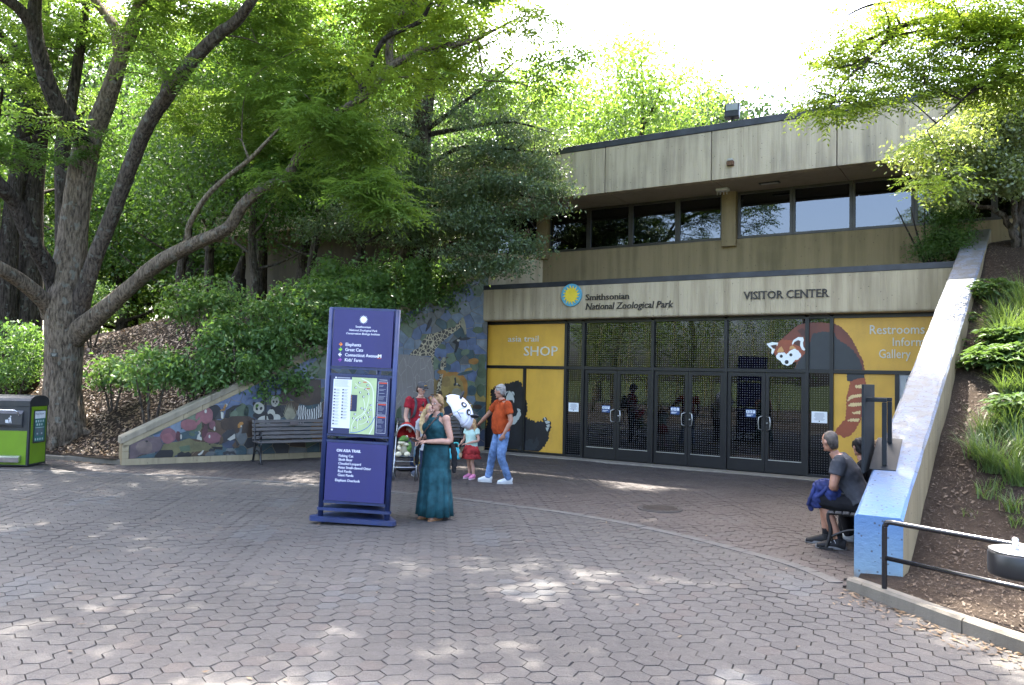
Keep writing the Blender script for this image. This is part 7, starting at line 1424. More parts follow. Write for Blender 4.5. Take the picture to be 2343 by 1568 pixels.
def hand(mb, w, d, palm, s=1.0, curl=0.5, side=1):
    """w wrist, d pointing direction, palm normal; five fingers"""
    d = nrm(d); pn = nrm(np.array(palm) - d*np.dot(palm, d)); sx = np.cross(d, pn)*side
    loft(mb, [w - d*0.01*s, w + d*0.035*s, w + d*0.085*s], [0.024*s, 0.036*s, 0.038*s], [0.018*s, 0.017*s, 0.014*s], tuple(pn))
    for k, L in enumerate((0.066, 0.078, 0.073, 0.056)):
        b = w + d*0.075*s + sx*(0.029 - 0.0195*k)*s; a = curl
        p1 = b + (d*math.cos(a*0.5) + pn*math.sin(a*0.5))*L*0.45*s; p2 = p1 + (d*math.cos(a*1.3) + pn*math.sin(a*1.3))*L*0.33*s; p3 = p2 + (d*math.cos(a*2.0) + pn*math.sin(a*2.0))*L*0.27*s
        mb.tube([tuple(q) for q in (b, p1, p2, p3)], [0.0092*s, 0.009*s, 0.0085*s, 0.007*s], 7)
    b = w + d*0.025*s + sx*0.028*s; p1 = b + (d*0.7 + sx*0.75 + pn*0.25)*0.036*s; p2 = p1 + (d*0.95 + sx*0.2 + pn*0.3)*0.034*s; mb.tube([tuple(q) for q in (b, p1, p2)], [0.0125*s, 0.0105*s, 0.008*s], 7)
def frame_of(look):
    f = nrm(look); r = nrm(np.cross(f, V3(0, 0, 1))); u = np.cross(r, f); return Matrix(((r[0], -f[0], u[0]), (r[1], -f[1], u[1]), (r[2], -f[2], u[2]))), r, f, u   # local x = own left... y back, z up
def body_parts(J, H, female=False, bulk=1.0, arms=True):
    k = H/1.75*bulk; mb = MB(); hd = H/1.75 if H > 1.4 else 0.86*(1 + 0.0*H)
    P, Wt, C, N, Hd = J['pelvis'], J['waist'], J['chest'], J['neck'], J['head']; f = J.get('front', V3(0, -1, 0))
    sh = (J['shl'] + J['shr'])/2; hw = np.linalg.norm(J['shl']-J['shr'])/2
    loft(mb, [P - V3(0, 0, 0.06*k), P, Wt, C, sh - V3(0, 0, 0.012), N + V3(0, 0, 0.008)], [0.10*k, 0.165*k, 0.142*k, 0.165*k, hw*0.86, 0.05*k], [0.075*k, 0.112*k, 0.10*k, 0.115*k, 0.075*k, 0.045*k], tuple(f))
    if female:
        for s in (-1, 1): r = nrm(np.cross(f, V3(0, 0, 1))); mb.ball(tuple(C + r*0.075*s*k + f*0.085*k + V3(0, 0, -0.005)), (0.066*k, 0.066*k, 0.064*k))
    mb.tube([tuple(N - V3(0, 0, 0.04)), tuple(N*0.4 + Hd*0.6 - V3(0, 0, 0.05*hd))], [0.060*hd, 0.055*hd], 12)
    if arms:
        for s in 'lr':
            a, e, w = J['sh'+s], J['e'+s], J['w'+s]; mb.ball(tuple(a), 0.058*k)
            mb.tube([tuple(q) for q in smoothpath([a, a*0.55+e*0.45, e, e*0.62+w*0.38, w], 3)], list(np.interp(np.linspace(0, 4, 13), [0, 1, 2, 3, 4], np.array([0.054, 0.049, 0.039, 0.040, 0.026])*k)), 10)
            hand(mb, w, J.get('hd'+s, w - e), J.get('pn'+s, V3(1 if s == 'r' else -1, 0, 0)), k if H > 1.3 else k*1.05, J.get('curl', 0.5), 1 if s == 'l' else -1)
    for s in 'lr':
        h, kn, an = J['h'+s], J['k'+s], J['a'+s]; bk = V3(0, 0.012, 0)
        mb.tube([tuple(q) for q in smoothpath([h, h*0.5+kn*0.5, kn, kn*0.65+an*0.35+bk, an], 3)], list(np.interp(np.linspace(0, 4, 13), [0, 1, 2, 3, 4], np.array([0.088, 0.077, 0.056, 0.054, 0.036])*k)), 10)
        ft = J['f'+s]; ft = nrm(ft); b = an - ft*0.04*k; loft(mb, [tuple(b - V3(0, 0, 0.035*k)), tuple(an + ft*0.05*k - V3(0, 0, 0.035*k)), tuple(an + ft*0.13*k - V3(0, 0, 0.05*k)), tuple(an + ft*0.18*k - V3(0, 0, 0.055*k))], [0.032*k, 0.038*k, 0.042*k, 0.03*k], [0.038*k, 0.035*k, 0.022*k, 0.014*k], (0, 0, 1))
    M3, r, fw, u = frame_of(J['look']); c = Hd
    mb.ball(tuple(c + u*0.018*hd), (0.074*hd, 0.094*hd, 0.098*hd), 18, 14, rot=M3); mb.ball(tuple(c - u*0.045*hd + fw*0.022*hd), (0.056*hd, 0.066*hd, 0.072*hd), 16, 12, rot=M3)
    mb.tube([tuple(c + fw*0.083*hd + u*0.02*hd), tuple(c + fw*0.106*hd - u*0.018*hd)], [0.009*hd, 0.016*hd], 8); mb.ball(tuple(c + fw*0.085*hd - u*0.093*hd), (0.022*hd, 0.018*hd, 0.018*hd), 8, 6, rot=M3); mb.ball(tuple(c + fw*0.088*hd - u*0.052*hd), (0.024*hd, 0.010*hd, 0.010*hd), 8, 6, rot=M3)
    for s in (-1, 1): mb.ball(tuple(c + r*0.076*hd*s - u*0.012*hd - fw*(-0.002)), (0.011*hd, 0.020*hd, 0.032*hd), 8, 8, rot=M3)
    return mb, hd
def face(T, J, hd, brow=(0.10, 0.06, 0.03)):
    M3, r, fw, u = frame_of(J['look']); c = J['head']
    for s in (-1, 1):
        e = c + r*0.032*hd*s + fw*0.081*hd + u*0.008*hd; mb = MB(); mb.ball(tuple(e), (0.013*hd, 0.007*hd, 0.008*hd), 10, 8, rot=M3); o = mb.build('eye', mat('eye_white', (0.55, 0.52, 0.48), 0.3, 0.02), T)
        mb = MB(); mb.ball(tuple(e + fw*0.0055*hd), (0.006*hd, 0.003*hd, 0.0065*hd), 8, 6, rot=M3); q_ = mb.build('iris', mat('iris_dark', (0.03, 0.025, 0.02), 0.2), o)
        mb = MB(); mb.tube([tuple(e + u*0.020*hd - r*0.018*hd*s + fw*0.007*hd), tuple(e + u*0.024*hd + fw*0.010*hd), tuple(e + u*0.019*hd + r*0.018*hd*s + fw*0.002*hd)], [0.003*hd, 0.0045*hd, 0.003*hd], 6); mb.build('eyebrow', mat('brow_%d' % int(brow[0]*100), brow, 0.8), T)
    mb = MB(); mb.ball(tuple(c + fw*0.0955*hd - u*0.052*hd), (0.022*hd, 0.004*hd, 0.006*hd), 10, 6, rot=M3); mb.build('mouth', mat('lip_red', (0.30, 0.09, 0.08), 0.5), T)
def hair_cap(mb, J, hd, back=0.012, low=0.0, vol=1.0):
    M3, r, fw, u = frame_of(J['look']); c = J['head']
    mb.ball(tuple(c + u*0.036*hd - fw*0.018*hd), (0.083*hd*vol, 0.098*hd*vol, 0.096*hd*vol), 18, 12, rot=M3); mb.ball(tuple(c - u*(0.01+low)*hd - fw*0.045*hd), (0.078*hd*vol, 0.062*hd*vol, 0.080*hd*vol), 14, 10, rot=M3)
    return M3, r, fw, u, c
def put(T, mb, name, m, voxel=0.010, smooth=3, rough=0.0, seed=0): return obj_from(name, remesh(mb, voxel, smooth, name, [m], seed, rough), T)
def shoes(T, J, k, m, sole, h=0.0):
    for s in 'lr':
        an, ft = J['a'+s], nrm(J['f'+s]); z = V3(0, 0, 1); b0 = an - ft*0.065*k; mb = MB(); sh_ = V3(0, 0, 0.045*k)
        loft(mb, [tuple(b0 - sh_*0.75), tuple(an - ft*0.02*k - sh_*0.6), tuple(an + ft*0.06*k - sh_*0.75), tuple(an + ft*0.14*k - sh_*1.1), tuple(an + ft*0.195*k - sh_*1.25)], [0.034*k, 0.042*k, 0.045*k, 0.050*k, 0.034*k], [0.050*k, 0.062*k, 0.050*k, 0.034*k, 0.022*k], (0, 0, 1)); mb.tube([tuple(an - sh_*0.6), tuple(an + V3(0, 0, 0.03*k+h))], [0.046*k, 0.044*k], 10)
        o = put(T, mb, 'shoe', m, 0.007, 2); zz = an[2] - 0.098*k; so = MB(); px = np.array([-ft[1], ft[0], 0]); pts = []
        for a in np.linspace(0, 2*math.pi, 20, endpoint=False): q_ = an + ft*(0.066 + 0.142*math.cos(a))*k + px*math.sin(a)*(0.050 if math.cos(a) > -0.2 else 0.042)*k; pts.append((q_[0], q_[1], max(0.002, zz)))
        so.prism(pts, (0, 0, 0.026*k)); so.build('sole', sole, o)
def shirt(T, J, k, m, sleeve=0.55, hem=-0.08, loose=0.016, name='shirt', front=None, belly=0.0):
    mb = MB(); f = J.get('front', V3(0, -1, 0)); P, Wt, C, N = J['pelvis'], J['waist'], J['chest'], J['neck']; sh = (J['shl']+J['shr'])/2; hw = np.linalg.norm(J['shl']-J['shr'])/2; dn = nrm(P - C)
    loft(mb, [P + dn*(-hem), P*0.5+Wt*0.5 + f*belly*0.6, Wt*0.6 + C*0.4 + f*belly, C, sh - V3(0, 0, 0.008), N + V3(0, 0, -0.012)], [0.178*k+loose, 0.165*k+loose, 0.152*k+loose, 0.170*k+loose, hw*0.90+loose*0.6, 0.068*k], [0.128*k+loose, 0.122*k+loose+belly*0.4, 0.115*k+loose+belly*0.3, 0.122*k+loose, 0.083*k+loose*0.6, 0.060*k], tuple(f), 20)
    for s in 'lr':
        a, e = J['sh'+s], J['e'+s]; mb.ball(tuple(a), 0.064*k); mb.tube([tuple(a), tuple(a*(1-sleeve*0.5) + e*sleeve*0.5), tuple(a*(1-sleeve) + e*sleeve)], [0.066*k+loose*0.4, 0.064*k+loose*0.5, 0.063*k+loose*0.7], 12)
    return put(T, mb, name, m, 0.011, 4, 0.0022, hash(T.name) % 7)
def trousers(T, J, k, m, upto=1.0, loose=0.012, name='trousers'):
    mb = MB(); f = J.get('front', V3(0, -1, 0)); P, Wt = J['pelvis'], J['waist']; up = nrm(Wt-P)
    loft(mb, [P - up*0.085*k, P - up*0.02*k, P + up*0.06*k], [0.10*k, 0.176*k+loose*0.5, 0.165*k+loose*0.5], [0.09*k, 0.124*k+loose*0.5, 0.118*k+loose*0.5], tuple(f))
    for s in 'lr':
        h, kn, an = J['h'+s], J['k'+s], J['a'+s]; e = an + V3(0, 0, -0.015*k)
        pts = [h + V3(0, 0, 0.02), h*0.5+kn*0.5, kn, kn*0.5+an*0.5, e]; rad = [0.095*k+loose, 0.084*k+loose, 0.064*k+loose, 0.058*k+loose, 0.054*k+loose]; n = max(2, int(round(1 + 4*upto)))
        if upto < 1: pts = [h + V3(0, 0, 0.02), h*0.55+kn*0.45, h*(1-upto*2)+kn*upto*2 if upto < 0.5 else kn]; rad = [0.097*k+loose, 0.090*k+loose*1.4, 0.082*k+loose*1.8]
        P_ = smoothpath([(*p, r) for p, r in zip(pts, rad)], 3); mb.tube([tuple(p[:3]) for p in P_], [p[3] for p in P_], 12)
    return put(T, mb, name, m, 0.011, 4, 0.0028, 3)
def gpos(u, v, z=0.0): p = onz(u, v, z); return (float(p[0]), float(p[1]), 0.0)

# ---------------------------------------------------------------- woman in the teal dress
H = 1.64; T = thing('person', 'woman in a long teal halter dress with a black sweater round her waist', 'person', (2.09, -8.42, 0), R(-14)); k = H/1.75
J = joints(H, 0.112); J['el'] = V3(0.255, 0.03, 1.045); J['wl'] = V3(0.10, -0.235, 1.035); J['hdl'] = V3(-0.75, -0.65, 0.02); J['pnl'] = V3(-0.2, 0.2, -1); J['er'] = V3(-0.24, 0.02, 1.05); J['wr'] = V3(-0.13, -0.23, 1.03); J['hdr'] = V3(0.35, -0.9, 0.05); J['pnr'] = V3(0.3, 0.2, 1); J['curl'] = 0.75; J['look'] = nrm(V3(0.22, -0.96, -0.04))
J['al'][2] = J['ar'][2] = 0.085
mb, hd = body_parts(J, H, True, 1.06); put(T, mb, 'body', SK1, 0.0085, 3); face(T, J, hd, (0.22, 0.13, 0.06))
M_teal = cloth('teal', (0.014, 0.062, 0.074), 0.8, 0.5, 0.3)
def skirt(T, prof, m, n=72, waves=9, name='skirt', front=None, cx=0, cy=0):
    """gathered cloth: prof = (z, rx, ry, wave amplitude); open at the foot"""
    vs = []; fs = []
    for i, (z, rx, ry, am) in enumerate(prof):
        for j in range(n):
            a = 2*math.pi*j/n; w = 1 + am*(math.sin(waves*a + 0.6*math.sin(3*a)) + 0.45*math.sin((waves*2+1)*a + i*0.07)); vs.append((cx + rx*w*math.cos(a), cy + ry*w*math.sin(a), z))
    for i in range(len(prof)-1):
        for j in range(n): fs.append((i*n+j, i*n+(j+1) % n, (i+1)*n+(j+1) % n, (i+1)*n+j))
    mb = MB(); mb.add(vs, fs, True); o = mb.build(name, m, T); s = o.modifiers.new('thickness', 'SOLIDIFY'); s.thickness = 0.005; return o
skirt(T, [(1.02, 0.168, 0.125, 0.0), (0.95, 0.186, 0.142, 0.006), (0.86, 0.196, 0.155, 0.012), (0.70, 0.200, 0.165, 0.018), (0.66, 0.203, 0.168, 0.02), (0.655, 0.212, 0.176, 0.036), (0.50, 0.216, 0.182, 0.05), (0.36, 0.219, 0.187, 0.06), (0.355, 0.228, 0.195, 0.066), (0.20, 0.238, 0.203, 0.08), (0.055, 0.248, 0.213, 0.09)], M_teal, waves=10)
mb = MB(); loft(mb, [(0, 0, 1.00), (0, -0.002, 1.08), (0, -0.012, 1.17), (0, -0.02, 1.225), (0, -0.02, 1.29), (0, -0.015, 1.335)], [0.168, 0.158, 0.178, 0.186, 0.128, 0.085], [0.128, 0.12, 0.148, 0.155, 0.112, 0.07], (0, -1, 0), 20)
for s in (-1, 1): mb.ball((0.076*s, -0.10, 1.205), (0.078, 0.072, 0.074))
mb.tube([(0.085, -0.07, 1.31), (0.075, -0.045, 1.365), (0.045, 0.03, 1.40)], 0.017, 8); mb.tube([(-0.085, -0.07, 1.31), (-0.075, -0.045, 1.365), (-0.045, 0.03, 1.40)], 0.017, 8)
put(T, mb, 'bodice', M_teal, 0.009, 3, 0.0016)
mb = MB(); mb.ball((0.085, 0.0, 1.385), (0.03, 0.022, 0.022)); mb.tube([(0.085, 0.0, 1.38), (0.13, 0.0, 1.35), (0.14, 0.01, 1.31)], [0.012, 0.016, 0.01], 6); mb.tube([(0.085, 0.0, 1.38), (0.09, 0.03, 1.33)], [0.012, 0.016], 6); mb.build('shoulder_bow', M_teal, T)
M_swt = cloth('black_knit', (0.012, 0.012, 0.013), 0.95, 0.8); mb = MB()
loft(mb, [(0, 0, 0.985), (0, 0, 1.02), (0, 0, 1.05)], [0.195, 0.192, 0.184], [0.155, 0.15, 0.144], (0, -1, 0), 20); put(T, mb, 'sweater_band', M_swt, 0.010, 3, 0.004)
mb = MB(); mb.tube(smoothpath([(-0.10, -0.165, 1.02), (-0.125, -0.205, 0.93), (-0.13, -0.215, 0.82), (-0.135, -0.212, 0.72)], 4), list(np.interp(np.linspace(0, 3, 13), [0, 1, 2, 3], [0.03, 0.05, 0.058, 0.045])), 10, ell=0.5); put(T, mb, 'sweater_sleeve', M_swt, 0.011, 3, 0.004); mb = MB(); mb.tube(smoothpath([(0.14, 0.13, 1.03), (0.20, 0.14, 0.90), (0.225, 0.13, 0.74), (0.235, 0.12, 0.62)], 4), list(np.interp(np.linspace(0, 3, 13), [0, 1, 2, 3], [0.04, 0.055, 0.05, 0.035])), 10, ell=0.5); put(T, mb, 'sweater_sleeve', M_swt, 0.011, 3, 0.004)
mb = MB(); mb.tube(smoothpath([(0.05, 0.05, 1.40), (0.085, -0.06, 1.355), (0.06, -0.165, 1.245), (-0.02, -0.185, 1.15), (-0.12, -0.16, 1.03), (-0.175, -0.13, 0.93)], 5), 0.009, 6); mb.build('bag_strap', mat('strap_brown', (0.06, 0.04, 0.028), 0.7), T)
M_hb = cloth('hair_blonde', (0.36, 0.235, 0.115), 0.6, 1.2, 0.35); mb = MB(); M3, r_h, f_h, u_h, c_h = hair_cap(mb, J, hd)
for s in (-1, 1): mb.tube([tuple(c_h + r_h*0.07*s + u_h*0.075 + f_h*0.04), tuple(c_h + r_h*0.084*s + u_h*0.01 - f_h*0.005), tuple(c_h + r_h*0.06*s - u_h*0.05 - f_h*0.05)], [0.022, 0.026, 0.02], 8)
mb.tube(smoothpath([tuple(c_h - f_h*0.09 - u_h*0.03), tuple(c_h - f_h*0.105 - u_h*0.12), tuple(c_h - f_h*0.09 - u_h*0.18), tuple(c_h - f_h*0.075 - u_h*0.23)], 4), list(np.interp(np.linspace(0, 3, 13), [0, 1, 2, 3], [0.03, 0.034, 0.026, 0.01])), 10); put(T, mb, 'hair', M_hb, 0.007, 1, 0.0032, 2)
mb = MB()
for s in (-1, 1): mb.ball(tuple(c_h + u_h*0.118 + f_h*0.045 + r_h*0.034*s), (0.028, 0.022, 0.009), 12, 6, rot=M3)
mb.tube([tuple(c_h + u_h*0.118 + f_h*0.05 - r_h*0.066), tuple(c_h + u_h*0.125 + f_h*0.05), tuple(c_h + u_h*0.118 + f_h*0.05 + r_h*0.066)], 0.004, 6); mb.build('sunglasses', mat('tortoise_plastic', (0.07, 0.035, 0.015), 0.25), T)
for s in 'lr':
    an, ft = J['a'+s], nrm(J['f'+s]); mb = MB(); px = np.array([-ft[1], ft[0], 0]); mb.prism([tuple((an + ft*(0.07+0.135*math.cos(a)) + px*0.043*math.sin(a))*np.array([1, 1, 0]) + V3(0, 0, 0.003)) for a in np.linspace(0, 6.283, 18, endpoint=False)], (0, 0, 0.018)); b = an*np.array([1, 1, 0]) + ft*0.12; mb.tube([tuple(b - px*0.045 + V3(0, 0, 0.02)), tuple(b + V3(0, 0, 0.065)), tuple(b + px*0.045 + V3(0, 0, 0.02))], 0.008, 6); mb.build('sandal', mat('tan_leather', (0.28, 0.14, 0.06), 0.6), T)
W_LOC = T.location.copy(); W_RZ = R(-14)
def wl_(p): return tuple(Matrix.Translation(W_LOC) @ Matrix.Rotation(W_RZ, 4, 'Z') @ Vector(p))
PH = thing('smartphone', 'dark smartphone in the hands of the woman in teal', 'phone', wl_((-0.045, -0.335, 1.055)), W_RZ); mb = MB(); mb.box(-0.036, 0.036, -0.07, 0.07, -0.004, 0.004, M_at((0, 0, 0), R(20), R(-18)), bev=0.003); mb.build('case', mat('phone_case', (0.03, 0.03, 0.032), 0.4), PH); mb = MB(); mb.box(-0.032, 0.032, -0.064, 0.064, 0.0042, 0.005, M_at((0, 0, 0), R(20), R(-18))); mb.build('screen', mat('phone_glass', (0.012, 0.013, 0.016), 0.1), PH)
BG = thing('small_bag', 'small blue and yellow patterned bag at the hip of the woman in teal', 'bag', wl_((-0.19, -0.175, 0.70)), W_RZ)
mb = MB(); loft(mb, [(0, 0, 0.0), (0, 0, 0.03), (0, 0, 0.15), (0, 0, 0.235), (0, 0, 0.25)], [0.05, 0.06, 0.062, 0.05, 0.03], [0.018, 0.028, 0.03, 0.02, 0.01], (0, -1, 0), 14); m_, nt_, bs_ = newmat('bag_print'); c1 = _mix(nt_, (0.10, 0.32, 0.42), (0.42, 0.50, 0.50), _ramp(nt_, _noise(nt_, 22.0), 0.45, 0.6)); g_ = nt_.nodes.new('ShaderNodeTexCoord'); s_ = nt_.nodes.new('ShaderNodeSeparateXYZ'); nt_.links.new(g_.outputs['Object'], s_.inputs[0]); c2 = _mix(nt_, (0.55, 0.36, 0.03), (0.05, 0.16, 0.28), _ramp(nt_, _noise(nt_, 45.0), 0.48, 0.55)); nt_.links.new(_mix(nt_, c2, c1, _ramp(nt_, s_.outputs['Z'], 0.08, 0.12)), bs_.inputs['Base Color']); mb.build('pouch', m_, BG); mb = MB(); mb.tube([(-0.03, 0, 0.245), (0, 0, 0.30), (0.03, 0, 0.245)], 0.006, 6); mb.build('loop', mat('strap_brown', (0.06, 0.04, 0.028), 0.7), BG)

# ---------------------------------------------------------------- man in the red T-shirt
H = 1.77; T = thing('person', 'man in a red T-shirt and grey cap standing behind the stroller', 'person', (-0.93, -5.02, 0), R(58)); k = H/1.75
J = joints(H, 0.122); J['er'] = V3(-0.285, -0.02, 1.12); J['wr'] = V3(-0.29, -0.20, 0.93); J['hdr'] = V3(0.1, -0.8, -0.45); J['pnr'] = V3(0.4, 0, -1); J['el'] = V3(0.26, 0.03, 1.12); J['wl'] = V3(0.22, -0.19, 1.02); J['curl'] = 0.9; J['look'] = nrm(V3(0.30, -0.85, -0.42)); J['head'] += V3(0.01, -0.03, -0.01)
mb, hd = body_parts(J, H); put(T, mb, 'body', SK1, 0.0085, 3); face(T, J, hd, (0.05, 0.03, 0.02))
M_red = cloth('red', (0.25, 0.014, 0.022), 0.85, 0.5); shirt(T, J, k, M_red, 0.52, -0.02); trousers(T, J, k, cloth('dark_denim', (0.018, 0.026, 0.055), 0.9, 0.6)); shoes(T, J, k, cloth('grey_sneaker', (0.10, 0.12, 0.16), 0.8, 0.4), mat('sole_white', (0.45, 0.45, 0.44), 0.6))
yf = -0.152
mb = MB(); mb.prism([(0.02 + 0.085*math.cos(a), yf-0.006, 1.245 + 0.055*max(-0.6, math.sin(a))) for a in np.linspace(0, 6.283, 18, endpoint=False)], (0, 0.045, 0)); mb.build('shirt_print', mat('print_orange', (0.50, 0.085, 0.025), 0.8), T)
letters('USMNH', 0.055, 0.02, TXT(-0.075, 1.125, yf-0.002), mat('print_white', (0.62, 0.55, 0.52), 0.8), T, 'shirt_lettering', single=True, italic=0.2, bold=0.01)
mb = MB()
for z in (1.18, 1.20): mb.box(-0.05, 0.09, yf-0.003, yf+0.03, z, z+0.006)
mb.build('shirt_print_lines', MATS['print_white'], T)
M_pack = cloth('grey_pack', (0.06, 0.062, 0.066), 0.8, 0.5); mb = MB(); mb.ball((0, 0.21, 1.22), (0.15, 0.085, 0.22)); mb.ball((0, 0.25, 1.12), (0.12, 0.07, 0.12)); put(T, mb, 'backpack', M_pack, 0.012, 3)
for s in (-1, 1): mb = MB(); mb.tube(smoothpath([(0.115*s, 0.10, 1.42), (0.12*s, -0.02, 1.462), (0.125*s, -0.125, 1.40), (0.135*s, -0.155, 1.28), (0.16*s, -0.10, 1.12), (0.15*s, 0.08, 1.05)], 4), 0.026, 8, ell=0.45); mb.build('pack_strap', M_pack, T)
mb = MB(); M3, r_h, f_h, u_h, c_h = hair_cap(mb, J, hd, low=0.02, vol=0.97); put(T, mb, 'hair', cloth('hair_brown', (0.045, 0.026, 0.016), 0.6, 1.2), 0.009, 2, 0.003, 4)
mb = MB(); mb.ball(tuple(c_h + u_h*0.062 - f_h*0.012), (0.088, 0.104, 0.082), 18, 12, rot=M3); put(T, mb, 'cap', cloth('cap_grey', (0.075, 0.072, 0.072), 0.8, 0.4), 0.009, 2)
pts = [tuple(c_h + u_h*(0.062 - 0.012*abs(math.cos(a))) + r_h*0.078*math.cos(a) + f_h*(0.075 + 0.095*math.sin(a))) for a in np.linspace(0, math.pi, 14)]; mb = MB(); mb.prism(pts, tuple(u_h*0.008)); mb.build('cap_brim', mat('brim_grey', (0.09, 0.088, 0.088), 0.8), T)
mb = MB(); mb.box(-0.03, 0.03, -0.004, 0.004, -0.016, 0.016, Matrix.Translation(tuple(c_h + u_h*0.10 + f_h*0.078)) @ M3.to_4x4() @ Matrix.Rotation(R(28), 4, 'X')); mb.build('cap_badge', mat('badge_gold', (0.45, 0.27, 0.04), 0.6), T)
mb = MB()
for s in (-1, 1): mb.ball(tuple(c_h + u_h*0.068 + f_h*0.115 + r_h*0.03*s), (0.025, 0.012, 0.012), 10, 6, rot=M3)
mb.build('sunglasses', mat('lens_brown', (0.03, 0.015, 0.01), 0.15), T)
mb = MB(); mb.tube([(0.0, yf+0.0, 1.40), (0.015, yf-0.012, 1.36), (0.01, yf-0.014, 1.29)], [0.008, 0.014, 0.014], 6); mb.ball((0.0, yf-0.012, 1.33), (0.028, 0.01, 0.02)); mb.build('hung_glasses', mat('lens_brown', (0.03, 0.015, 0.01), 0.15), T)

# ---------------------------------------------------------------- stroller with plush toys
ST = thing('stroller', 'small umbrella stroller with a red shark mouth hood', 'stroller', (-0.80, -5.56, 0), R(38)); M_al = mat('stroller_tube', (0.52, 0.53, 0.55), 0.3, 0.06, 9.0, 0.85); M_sf = cloth('stroller_grey', (0.10, 0.105, 0.11), 0.85, 0.5); M_sd = cloth('stroller_dark', (0.03, 0.03, 0.032), 0.85, 0.4); M_sr = cloth('hood_red', (0.42, 0.022, 0.022), 0.8, 0.4)
for s in (-1, 1):
    mb = MB(); mb.tube([(0.21*s, -0.25, 0.07), (0.19*s, 0.02, 0.50), (0.18*s, 0.27, 0.95), (0.17*s, 0.36, 1.02)], 0.011, 8); mb.build('frame_tube', M_al, ST); mb = MB(); mb.tube([(0.20*s, 0.28, 0.07), (0.19*s, 0.10, 0.35), (0.19*s, -0.02, 0.52)], 0.010, 8); mb.build('rear_leg', M_al, ST)
    mb = MB(); mb.tube([(0.17*s, 0.36, 1.02), (0.17*s, 0.40, 1.0), (0.17*s, 0.43, 0.94)], 0.016, 8); mb.build('handle', M_sd, ST)
    for y in (-0.25, 0.28):
        for d in (-0.02, 0.02):
            mb = MB(); x = 0.205*s + d; mb.tube([(x-0.009, y, 0.068), (x+0.009, y, 0.068)], 0.066, 18, True); w = mb.build('wheel', mat('tyre_black', (0.014, 0.014, 0.014), 0.7), ST); mb = MB(); mb.tube([(x-0.0105, y, 0.068), (x+0.0105, y, 0.068)], 0.032, 14); mb.build('hub', mat('hub_grey', (0.30, 0.30, 0.31), 0.5), w)
mb = MB(); mb.tube([(-0.21, 0.12, 0.30), (0.21, -0.02, 0.31)], 0.008, 6); mb.tube([(-0.20, -0.16, 0.22), (0.20, -0.16, 0.22)], 0.008, 6); mb.build('cross_bar', M_al, ST)
mb = MB(); loft(mb, [(0, -0.16, 0.42), (0, -0.02, 0.39), (0, 0.10, 0.41), (0, 0.155, 0.55), (0, 0.18, 0.63), (0, 0.20, 0.70)], [0.17, 0.175, 0.175, 0.17, 0.165, 0.155], [0.015]*6, (0, 0, 1), 14); put(ST, mb, 'seat', M_sf, 0.012, 2, 0.002)
mb = MB(); loft(mb, [(0, -0.13, 0.19), (0, 0.0, 0.17), (0, 0.16, 0.20)], [0.16, 0.17, 0.16], [0.02, 0.05, 0.03], (0, 0, 1), 14); put(ST, mb, 'basket', M_sd, 0.012, 2)
nA, nB = 14, 6; vs = []; fs = []
for i in range(nB+1):
    f_ = i/nB; el = R(-8 + 98*f_)
    for j in range(nA+1): a = math.pi*j/nA; vs.append((0.195*math.cos(a)*(1-0.12*f_), 0.23 - 0.30*math.cos(el)*0.95*math.sin(a)**0.7 if f_ < 1 else 0.26, 0.72 + 0.0*f_ + 0.29*math.sin(a)*(0.93+0.07*f_)))
for sc_ in (0.55, 0.05):
    for j in range(nA+1): a = math.pi*j/nA; vs.append((0.172*math.cos(a)*sc_, 0.285, 0.72 + 0.29*math.sin(a)*sc_))
for i in range(nB+2):
    for j in range(nA): fs.append((i*(nA+1)+j, i*(nA+1)+j+1, (i+1)*(nA+1)+j+1, (i+1)*(nA+1)+j))
mb = MB(); mb.add(vs, fs, True); h_ = mb.build('hood', M_sr, ST); s_ = h_.modifiers.new('t', 'SOLIDIFY'); s_.thickness = 0.008
mb = MB(); rim = [Vector(vs[j]) for j in range(nA+1)]; mb.tube([tuple(p) for p in rim], 0.013, 8); mb.build('hood_rim', mat('hood_grey', (0.16, 0.165, 0.17), 0.8), h_)
rimf = smoothpath([tuple(p) for p in rim], 3)
for i in range(1, len(rimf)-1):
    p, q_ = np.array(rimf[i]), np.array(rimf[min(i+1, len(rimf)-1)]); t_ = nrm(q_-p)*0.010; inn = nrm(V3(0, p[1], 0.74) - p)*0.028; mb = MB(); b = V3(0, -0.014, 0)
    mb.add([tuple(p-t_+b), tuple(p+t_+b), tuple(p+inn+b), tuple(p-t_+b+V3(0, 0.006, 0)), tuple(p+t_+b+V3(0, 0.006, 0)), tuple(p+inn+b+V3(0, 0.006, 0))], [(0, 1, 2), (5, 4, 3), (0, 3, 4, 1), (1, 4, 5, 2), (2, 5, 3, 0)]); mb.build('tooth', mat('tooth_white', (0.66, 0.66, 0.64), 0.7, 0.03), h_)
SW = Matrix.Translation(ST.location) @ Matrix.Rotation(R(38), 4, 'Z')
M_plw = cloth('plush_cream', (0.60, 0.54, 0.38), 0.95, 1.0, 0.1); M_plg = cloth('plush_green', (0.10, 0.20, 0.045), 0.95, 1.0)
PL = thing('plush_toy', 'green and cream plush crocodile sitting in the stroller', 'toy', tuple(SW @ Vector((-0.03, 0.02, 0.42))), R(38))
mb = MB(); mb.ball((0, 0.05, 0.12), (0.09, 0.075, 0.12)); put(PL, mb, 'belly', M_plw, 0.01, 2); mb = MB(); mb.ball((0.0, 0.03, 0.30), (0.085, 0.08, 0.06)); mb.ball((-0.04, -0.06, 0.285), (0.06, 0.075, 0.03)); mb.ball((0.09, 0.04, 0.14), (0.05, 0.06, 0.11)); put(PL, mb, 'green_back', M_plg, 0.01, 2)
